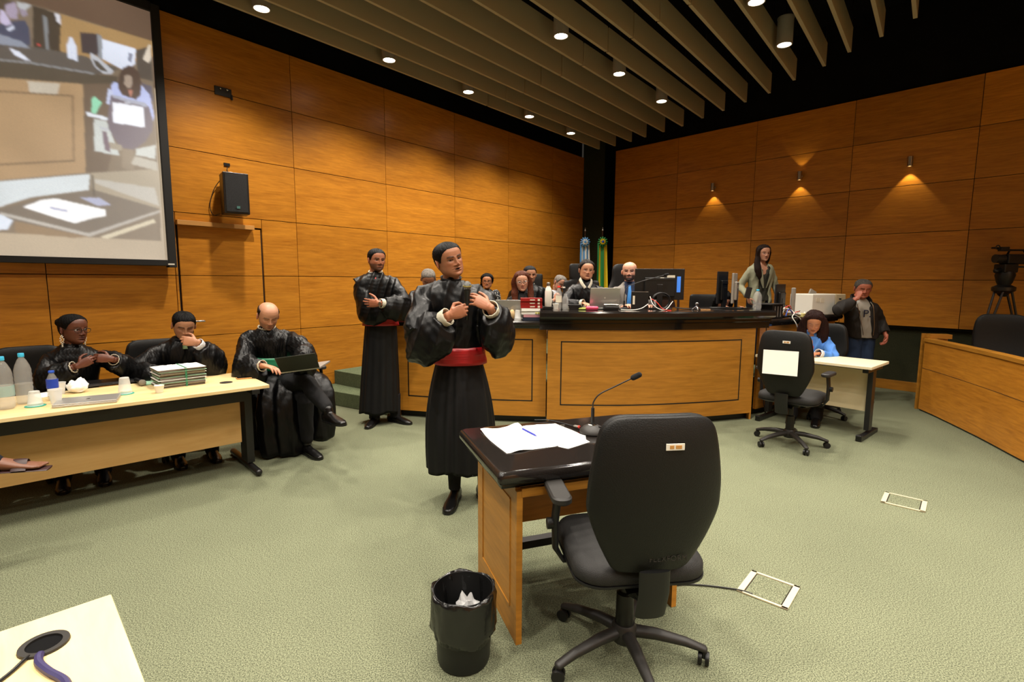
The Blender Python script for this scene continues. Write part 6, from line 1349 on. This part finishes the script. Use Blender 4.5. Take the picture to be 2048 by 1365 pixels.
t=thing('mini_computer','small upright black computer box with a white label strip, behind tangled cables','computer',(1.345,5.50,z),R(-3)); part('case',MB().box((0,0,.093),(.175,.04,.186)),M['plast'],t,bevel=.003); part('label_strip',MB().box((-.065,-.0207,.10),(.022,.001,.09)),M['paper2'],t); part('top_edge',MB().box((0,0,.187),(.17,.038,.003)),M['steel'],t); part('foot',MB().box((0,0,-.0),(.12,.09,.004)),M['plast2'],t)
def gooseneck(label,loc,pts,rz=0,big=True):
    t=thing('gooseneck_microphone',label,'microphone',loc,rz,'gooseneck microphones')
    if big: 
        part('mic_base',MB().lathe([(.058,0),(.062,.006),(.060,.016),(.045,.032),(.026,.042),(.018,.045)],seg=32),M['plast2'],t,True); part('base_ring',MB().lathe([(.022,.043),(.022,.048)],seg=24),M['chrome'],t,True); part('switch',MB().box((.035,-.02,.036),(.02,.012,.006)),M['plast'],t)
    else: part('mic_base',MB().lathe([(.05,0),(.05,.012),(.02,.02)],seg=24),M['plast'],t,True)
    part('lower_stem',MB().tube(pts[:2],.0085,14),M['plast'],t,True); P=cat_rom(pts[1:],7); part('gooseneck',MB().tube(P,.0035,8),M['plast2'],t,True)
    d=(V(pts[-1])-V(pts[-2])).normalized(); part('windscreen',MB().tube([V(pts[-1])-d*.002,V(pts[-1])+d*.028],.0135,14,round_=True),mat('foam_windscreen','0d0d0d',.95,bump=1,bscale=600),t,True); return t
gooseneck('gooseneck microphone curving in front of the large monitor on the bench',(1.19,5.54,z),[(0,0,.02),(0,0,.09),(.003,0,.17),(.03,0,.235),(.16,0,.29),(.30,0,.33),(.43,.0,.365)],R(2),False)
def monitor(label,loc,rz,w=.50,h=.30,zc=.27,tilt=0,stand=True,labels=False,glow=None,mt='plast'):
    t=thing('monitor',label,'monitor',loc,rz,'computer monitors')
    part('screen_back',MB().box((0,-.01,zc),(w,.022,h)),M[mt],t,bevel=.004); part('rear_housing',MB().box((0,-.032,zc-.03),(w*.62,.03,h*.62)),M[mt],t,bevel=.01)
    part('display',MB().box((0,.0015,zc),(w*.96,.002,h*.94)),mat('monitor_display','1a2a44',.2,emis='5f86c8',es=.6 if glow is None else glow),t)
    part('ridge',MB().box((0,-.049,zc+.05),(w*.6,.004,.006)),M['plast2'],t)
    if stand: part('stand_neck',MB().box((0,-.035,zc/2),(.06,.03,zc)),M['plast'],t,bevel=.003); part('stand_foot',MB().box((0,-.02,.006),(.24,.17,.012)),M['plast'],t,bevel=.005)
    if labels: part('white_label',MB().box((.12,-.0218,zc+.085),(.085,.001,.026)),M['paper2'],t); part('grey_label',MB().box((.13,-.0218,zc-.12),(.04,.001,.015)),M['steel'],t); part('blue_glow_strip',MB().box((.205,-.0218,zc+.0),(.04,.001,.17)),mat('blue_screen_glow','3c7ad8',.4,emis='3c7ad8',es=.5),t); part('small_tag',MB().box((.02,-.0485,zc+.07),(.04,.001,.008)),M['white'],t)  # glowing blue strip added to the housing for the lit screen behind it
    return t
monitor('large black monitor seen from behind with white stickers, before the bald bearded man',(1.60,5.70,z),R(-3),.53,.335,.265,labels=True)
monitor('black monitor turned sideways, left one of the twin monitors near the green coated person',(2.36,5.90,z),R(38),.20,.36,.23,glow=.02)
monitor('thin grey edged monitor seen end on, right one of the twin monitors',(2.47,5.84,z),R(60),.30,.33,.225,mt='lampcan',glow=.02)
t=thing('chrome_stand','small chrome tripod stand at the front edge of the bench','stand',(1.93,5.44,z))
for k in range(3): a=2*PI*k/3+.5; part('leg',MB().tube([(0,0,.045),(.045*math.cos(a),.035*math.sin(a),.004)],[.006,.009],10,round_=True),M['chrome'],t,True)
part('ball_head',MB().ball((0,0,.066),.018,18),M['chrome'],t,True); part('lens_dot',MB().ball((.003,-.012,.066),.009,12),M['plast'],t,True)
t=thing('pencil','light wooden pencil lying right of the chrome stand','pencil',(2.0,5.50,z+.004)); part('shaft',MB().tube([(-.02,0,.0),(.10,.01,.0)],.004,6),M['tan'],t)
bottle('water bottle with a light blue cap at the right end of the bench',(2.69,5.72,z),.215,.046,'bluecap',.0,liquid=False)
def cable(label,pts,r,mt,name='cable',loc=None): 
    P=[V(p) for p in pts]; c=P[0].copy(); t=tag(part(name,MB().tube([p-c for p in cat_rom(P,7)],r,8),mt,None,True),label,'cable'); t.location=c; return t
Rm_=lambda a,b: random.uniform(a,b); random.seed(11)
wht=M['white']; redm=mat('red_cable','c8341f',.5)
cable('red network cable looping down beside the small black computer box',[(1.45,5.46,z+.12),(1.50,5.40,z+.08),(1.55,5.38,z+.02),(1.60,5.36,z+.004),(1.62,5.30,z+.004)],.004,redm)
cable('white cable hanging in a loop beside the small black computer box',[(1.44,5.45,z+.14),(1.46,5.40,z+.06),(1.52,5.36,z+.012),(1.60,5.40,z+.01),(1.68,5.45,z+.09)],.004,wht)
cable('white cable crossing the front of the bench before the telephone',[(1.12,5.36,z+.006),(1.22,5.30,z+.005),(1.33,5.36,z+.02),(1.42,5.44,z+.06)],.004,wht)
cable('coiled black cable standing against the large monitor',[(1.58+.09*math.cos(a),5.50+.004*a,z+.092+.085*math.sin(a)) for a in [k*.5 for k in range(34)]],.006,M['plast'])
cable('black cable running along the bench from the monitor to the twin monitors',[(1.75,5.60,z+.02),(1.85,5.56,z+.008),(2.05,5.58,z+.006),(2.3,5.68,z+.01),(2.5,5.72,z+.006),(2.72,5.84,z+.006)],.006,M['plast'])
# ---------------- right wing (top z 1.08)
z=1.081
t=thing('black_computer','black computer case lying at the left end of the right bench wing','computer',(2.93,5.93,z),R(35)); part('case',MB().box((0,0,.075),(.22,.20,.15)),M['plast'],t,bevel=.004)
part('lid_plate',MB().box((-.02,0,.158),(.30,.22,.008)),M['plast2'],t); 
for x in (-.06,.0,.06): part('silver_strip',MB().box((x,-.1015,.075),(.012,.002,.12)),M['silver'],t)
monitor('black monitor with a grey side pole, right of the standing woman',(3.17,6.20,z),R(48),.36,.33,.215)
t=thing('grey_post','upright grey monitor stand column beside the black monitor on the right wing','stand',(3.34,6.20,z)); part('column',MB().box((0,0,.17),(.05,.03,.34)),M['lampcan'],t,bevel=.012); part('foot',MB().box((0,.03,.006),(.14,.12,.01)),M['plast'],t,bevel=.003)
t=thing('printer','large white printer with paper labels on the right bench wing','printer',(3.88,6.62,z),R(18)); part('front_case',MB().box((-.09,0,.13),(.37,.34,.26)),M['white'],t,bevel=.012); part('side_case',MB().box((.18,.0,.13),(.17,.34,.26)),M['cream'],t,bevel=.01); part('paper_tray',MB().box((-.05,.04,.275),(.10,.02,.06),M=Matrix.Rotation(R(25),3,'Y')),M['lampcan'],t)
for x,zz_,w_,h_,m_ in ((-.19,.19,.05,.05,'paper2'),(-.12,.185,.055,.055,'paper2'),(.17,.20,.035,.014,'plast2'),(.17,.155,.035,.034,'plast2')): part('printed_label',MB().box((x,-.172,zz_),(w_,.002,h_)),M[m_],t)
part('output_slot',MB().box((.17,-.175,.10),(.12,.03,.03)),M['plast2'],t,bevel=.004)
t=thing('sticky_notes','block of pale yellow sticky notes among the cables','notes',(3.42,6.12,z),R(30)); part('pad',MB().box((0,0,.02),(.10,.08,.04)),mat('pale_yellow_pad','cfc17a',.7),t,bevel=.002)
t=thing('power_adapter','small white power adapter at the left tip of the right wing','adapter',(2.725,5.70,z),R(30)); part('adapter_body',MB().box((0,0,.02),(.05,.035,.04)),wht,t,bevel=.005)
random.seed(5); cl=[('white cable looping over the front edge of the right wing',wht),('grey cable hanging over the front of the right wing',M['lampcan']),('red cable lying across the tangle on the right wing',redm),('blue cable at the back of the tangle on the right wing',M['darkblue']),('thick white cable bundle behind the black computer case',wht),('black cable twisting through the tangle on the right wing',M['plast'])]
base=[V((3.02,5.86,0)),V((3.50,6.16,0))]
for k,(lab,mt_) in enumerate(cl):
    a0=Rm_(.0,.2); pts=[]
    for q in range(6):
        p=base[0].lerp(base[1],a0+q*.15); pts.append((p.x+Rm_(-.03,.03),p.y+Rm_(.0,.12),z+.005+.016*(k%3)+abs(math.sin(q*1.3+k))*(.10 if q<3 else .03)))
    if k<2: pts[3]=(3.2+.1*k,5.93+.06*k,z+.01); pts[4]=(3.23+.1*k,5.90+.06*k,z-.06); pts[5]=(3.27+.1*k,5.92+.06*k,z-.13)
    cable(lab,pts,.0055 if k!=4 else .011,mt_)
cable('black cable dangling from the tip of the right wing to the floor',[(2.74,5.68,z+.01),(2.74,5.60,z-.02),(2.76,5.60,z-.25),(2.80,5.61,.5),(2.78,5.62,.2),(2.82,5.62,.01)],.005,M['plast'])
# ---------------- dark wooden chair behind the monitors
t=thing('wooden_chair','dark wooden chair with a carved back, right of the large monitor','chair',(2.12,6.95,.34),R(185))
wd=mat('dark_walnut','2a140a',.4)
for x in (-.2,.2):
    part('rear_post',MB().tube([(x,-.2,0),(x,-.22,.5),(x,-.26,1.08)],[.02,.02,.016],10),wd,t,True); part('front_leg',MB().tube([(x,.2,0),(x,.2,.44)],[.018,.022],10),wd,t,True)
part('seat',MB().box((0,0,.46),(.46,.44,.04)),wd,t,bevel=.01); part('back_rail',MB().box((0,-.255,1.02),(.42,.02,.05)),wd,t,bevel=.004); part('back_splat',MB().ball((0,-.235,.78),(.16,.012,.20),20),wd,t,True)
# ---------------- small cream table
z=.7205
t=thing('green_bag','folded green cloth bag on the left end of the cream table','bag',(2.70,5.40,z),R(-30)); mb=MB()
mb.add([(-.10,-.06,0),(.12,-.06,0),(.12,.06,0),(-.10,.06,0),(-.02,-.045,.10),(.10,-.05,.15),(.11,.03,.14),(-.01,.03,.115),(.04,-.06,.16),(.05,.02,.165)],[(0,1,5,8,4),(1,2,6,5),(2,3,7,9,6),(3,0,4,7),(4,8,9,7),(8,5,6,9),(0,3,2,1)])
v,f=remesh(mb,.008,1); v=v+normals(v,f)*(pn(v,45,4)*.004)[:,None]; v[:,2]=np.maximum(v[:,2],.001); np_obj('bag',v,f,mat('green_cloth','1d6b45',.8,bump=.3,bscale=60),t)
bottle('water bottle with a light blue cap on the cream table, mostly behind the chair back',(3.02,5.40,z),.215,.033,'bluecap',.6)
t=side_chair; zc=.80
sp=part('taped_paper',MB().box((0,0,0),(.285,.0012,.21)),M['paper'],t,label='crumpled white sheet of paper'); sp.location=(-.005,-.225-.10*(zc-.5)-.012-.029-.048,zc); sp.rotation_euler=(R(-6),R(-2),0)
# ---------------- witness desk
pz=.7605
sheet('paper_sheet','left sheet of paper on the granite topped desk, under the blue pen',[(-.154,2.489),(-.06,2.525),(.033,2.602),(.10,2.42),(.169,2.233),(.07,2.19),(-.019,2.145),(-.09,2.30)],pz+.002,M['paper'],'paper','papers on the granite topped desk',.007)
o=sheet('paper_sheet','right sheet of paper with faint print and a stamp on the granite topped desk',[(.042,2.543),(.13,2.60),(.226,2.612),(.30,2.50),(.352,2.40),(.345,2.325),(.25,2.27),(.153,2.229),(.10,2.38)],pz+.0005,M['paper'],'paper','papers on the granite topped desk',.004)
mb=MB(); a=R(22)
for k in range(9): mb.box((-.02+.008*k*.3+.0,.11-.024*k,.0068),(.17-.02*(k%3),.0022,.0003),a)
part('printed_lines',mb,mat('faint_print','b4b1ac',.9),o); part('stamp',MB().torus((.13,-.06,.0075),.008,.0006,seg=20,s2=4),M['plast2'],o)
sheet('paper_sheet','lowest sheet of paper sticking out under the right one on the granite topped desk',[(.17,2.35),(.21,2.245),(.25,2.215),(.36,2.315),(.33,2.39)],pz-.0003,M['paper'],'paper','papers on the granite topped desk',.003)
t=thing('pen','blue ballpoint pen lying on the papers of the granite topped desk','pen',(.086,2.414,pz+.014)); d=V((.066,-.121,0)).normalized(); part('barrel',MB().tube([-d*.065,d*.05],.0048,12,round_=True),M['blue'],t,True); part('tip',MB().tube([d*.05,d*.07],[.0042,.001],10),M['blue'],t,True)
gooseneck('gooseneck microphone on a round grey base, standing on the granite topped desk',(.392,2.455,.7605),[(0,0,.04),(0,0,.125),(.003,0,.155),(.03,-.01,.195),(.10,-.02,.235),(.183,-.04,.283)],0)
cable('black microphone cable lying across the granite topped desk',[(.345,2.50,.775),(.30,2.56,.768),(.20,2.66,.766),(.12,2.665,.766)],.003,M['plast'])
t=thing('cable_plug','small red and silver plug at the microphone base on the granite topped desk','plug',(.335,2.51,.775)); part('plug_body',MB().tube([(0,0,0),(-.02,.023,-.002)],.006,10,round_=True),M['steel'],t,True); part('red_ring',MB().tube([(.003,-.004,.0005),(-.002,.003,0)],.0068,10),M['redcap'],t,True)
cable('thin black cable on the carpet from the granite topped desk to the near floor box',[(.80,2.40,.006),(.86,2.412,.006),(.95,2.405,.006),(1.05,2.385,.006),(1.12,2.36,.008),(1.16,2.33,.008)],.004,M['plast'])
# ---------------- waste bin
t=thing('waste_bin','round black waste bin lined with a shiny black bag, left of the granite topped desk','waste bin',(-.185,1.905,0))
part('bin_body',MB().rings([[Vector((r*math.cos(2*PI*k/40),r*math.sin(2*PI*k/40),z)) for k in range(40)] for r,z in ((.085,0),(.100,.006),(.104,.02),(.118,.30),(.115,.30),(.101,.02),(.09,.012))]),M['plast'],t,True)
v=[];n=96;prof=[(.095,.06),(.108,.14),(.113,.22),(.116,.285),(.119,.303),(.124,.303),(.1265,.28),(.127,.22),(.128,.16),(.126,.135),(.120,.132)]
for i,(r,zz_) in enumerate(prof):
    for k in range(n):
        a=2*PI*k/n; am=0 if i in (4,) else .0045; q=am*(math.sin(a*9+i*1.1)+.7*math.sin(a*17-i*2.1)+.5*math.sin(a*31+i*3)); zz2=zz_+(.006*math.sin(a*5+i) if i>2 else 0)
        if i==len(prof)-1 or i==len(prof)-2: zz2+=.012*math.sin(a*2+1)
        v.append(((r+q*.6)*math.cos(a),(r+q*.6)*math.sin(a),zz2))
f=[(i*n+k,i*n+(k+1)%n,(i+1)*n+(k+1)%n,(i+1)*n+k) for i in range(len(prof)-1) for k in range(n)]; f.append(tuple(range(n)))
np_obj('bin_bag',np.array(v),f,M['plastbag'],t,label='shiny black plastic bag folded over the rim')
t=thing('plastic_wrapper','crumpled clear plastic wrapper inside the waste bin','wrapper',(-.165,1.90,.16)); v,f=raw(MB().ball((0,0,.05),(.045,.035,.055),16)); v=v*(1+.3*pn(v,80,8)[:,None]); v=np.array(v)
np_obj('wrapper',v,f,M['film'],t)
for p in t.children: p.data.polygons.foreach_set('use_smooth',[False]*len(p.data.polygons))
# ---------------- near table cables
cable('thick purple cable coming out of the hole in the near table',[(-.948,.975,.72),(-.945,.963,.745),(-.925,.938,.748),(-.885,.915,.748),(-.835,.893,.746),(-.79,.85,.746)],.0075,mat('purple_cable','2d2750',.5))
cable('thin black cable coming out of the hole in the near table',[(-.975,.985,.72),(-.965,.958,.744),(-.96,.91,.744),(-.965,.84,.744),(-.98,.75,.744)],.0035,M['plast'])
# ---------------- tv camera on its tripod
t=thing('camera_tripod','black tripod standing behind the jury box at the right edge','tripod',(5.78,6.15,0))
for k,(fx,fy) in enumerate(((-.42,-.05),(.40,-.12),(.02,.42))):
    mid=V((fx*.52,fy*.52,.78)); 
    mb=MB()
    sd=V((fx,fy,0)).normalized().cross(V((0,0,1)))
    for s_ in (-1,1): mb.tube([V((fx*.12,fy*.12,1.42))+sd*s_*.05,mid+sd*s_*.025],.0115,8)
    mb.tube([mid,V((fx,fy,.02))],.016,8); part('leg',mb,M['metalb'],t,True); part('leg_lock',MB().box(tuple(mid),(.07,.05,.06)),M['plast'],t,bevel=.008); part('spreader_arm',MB().tube([(0,0,.98),mid],.008,8),M['metalb'],t)
part('crown',MB().lathe([(.05,1.36),(.11,1.40),(.11,1.44),(.06,1.47)],seg=20),M['metalb'],t,True); part('bowl_head',MB().lathe([(.03,1.33),(.055,1.36),(.06,1.47),(.075,1.50),(.095,1.58),(.085,1.62)],seg=20),M['plast'],t,True)
part('fluid_head',MB().box((0,0,1.66),(.16,.15,.10)).tube([(-.13,-.02,1.63),(-.02,0,1.65)],.028,12,round_=True),M['plast'],t,bevel=.012); part('pan_handle',MB().tube([(.05,0,1.68),(.55,-.25,1.66)],.010,8),M['metalb'],t)
t=thing('video_camera','black video camera on the tripod, pointing left with a small viewfinder','video camera',(5.78,6.15,1.712))
part('camera_body',MB().box((.12,0,.055),(.32,.13,.11)),M['plast'],t,bevel=.012); part('lens_barrel',MB().tube([(-.04,0,.06),(-.14,0,.06)],[.045,.05],20),M['plast2'],t,True); part('top_handle',MB().tube([(.0,0,.11),(.02,0,.16),(.18,0,.16),(.22,0,.11)],.012,10),M['plast'],t,True); part('viewfinder',MB().box((-.07,-.02,.17),(.10,.05,.05)),M['plast'],t,bevel=.006); part('shotgun_mic',MB().tube([(-.16,.03,.185),(.02,.03,.185)],.011,10,round_=True),M['plast'],t,True); part('eyecup_ring',MB().torus((-.14,-.02,.19),.022,.006,M=Matrix.Rotation(PI/2,3,'X')),M['plast'],t,True)
# ---------------- black wall box and hanging cable right of the jacket man
t=thing('wall_cable_box','black cable box with a hanging lead on the dark lower wall by the jury box','cable box',tuple(nR*DR),RWR)
part('box',MB().box((1.24,-.05,.70),(.12,.08,.07)),M['plast'],t,bevel=.01); part('lead',MB().tube(cat_rom([(1.25,-.05,.68),(1.30,-.06,.5),(1.29,-.05,.3),(1.20,-.05,.14),(1.12,-.03,.16)],6),.007,8),M['plast'],t,True)
# ---------------- flags with rosettes in the corner
def flag(label,x,y,cols,ros,ctr):
    t=thing('flag',label,'flag',(x,y,.34),0,'flags in the corner')
    part('pole',MB().tube([(0,0,0),(0,0,2.1)],.013,12),wd,t,True); part('finial',MB().lathe([(.008,2.08),(.018,2.10),(.006,2.13),(.002,2.16)],seg=14),M['steel'],t,True); part('stand',MB().lathe([(.14,0),(.14,.02),(.04,.05)],seg=20),wd,t,True)
    mb=MB(); W_=len(cols)
    for k,c in enumerate(cols):
        rs=[]
        for i in range(16):
            z_=1.86-i*.085; w=.030+.0006*i; x0=-.10+k*w+.0; y0=-.05-.014*math.sin(k*1.9+i*.2); y1=-.05-.014*math.sin((k+1)*1.9+i*.2)
            rs.append([V((x0,y0,z_)),V((x0+w,y1,z_)),V((x0+w,y1+.004,z_)),V((x0,y0+.004,z_))])
        mb.rings(rs,mi=k)
    part('hanging_cloth',mb,cols,t,True)
    for j,(rr,w,cc) in enumerate(((.10,.03,ros[0]),(.062,.022,ros[1]))):
        mb=MB(); n=12
        for k in range(n):
            a=2*PI*k/n; c=V((math.cos(a),0,math.sin(a))); mb.ball(tuple(V((-.01,-.09-.015*j,1.88))+c*rr*.62),(rr*.38,.014,rr*.16),8,M=Matrix.Rotation(-a,3,'Y'))
        part('rosette',mb,cc,t,True)
    part('rosette_centre',MB().ball((-.01,-.115,1.88),(.024,.010,.024),14),ctr,t,True)
fb,fw_,fg,fy_=mat('flag_light_blue','4d8fc9',.6),mat('flag_white','d4d4cf',.6),mat('flag_green','157a3a',.6),mat('flag_yellow','d6b813',.6)
flag('light blue and white flag with a rosette in the corner behind the judge',1.40,10.2,[fb,fw_,fb,fw_,fb,fw_],(fb,fw_),fb)
flag('green and yellow flag with a rosette, right of the light blue flag',1.72,10.1,[fg,fy_,fg,fg,fy_,fy_],(fg,fy_),M['darkblue'])
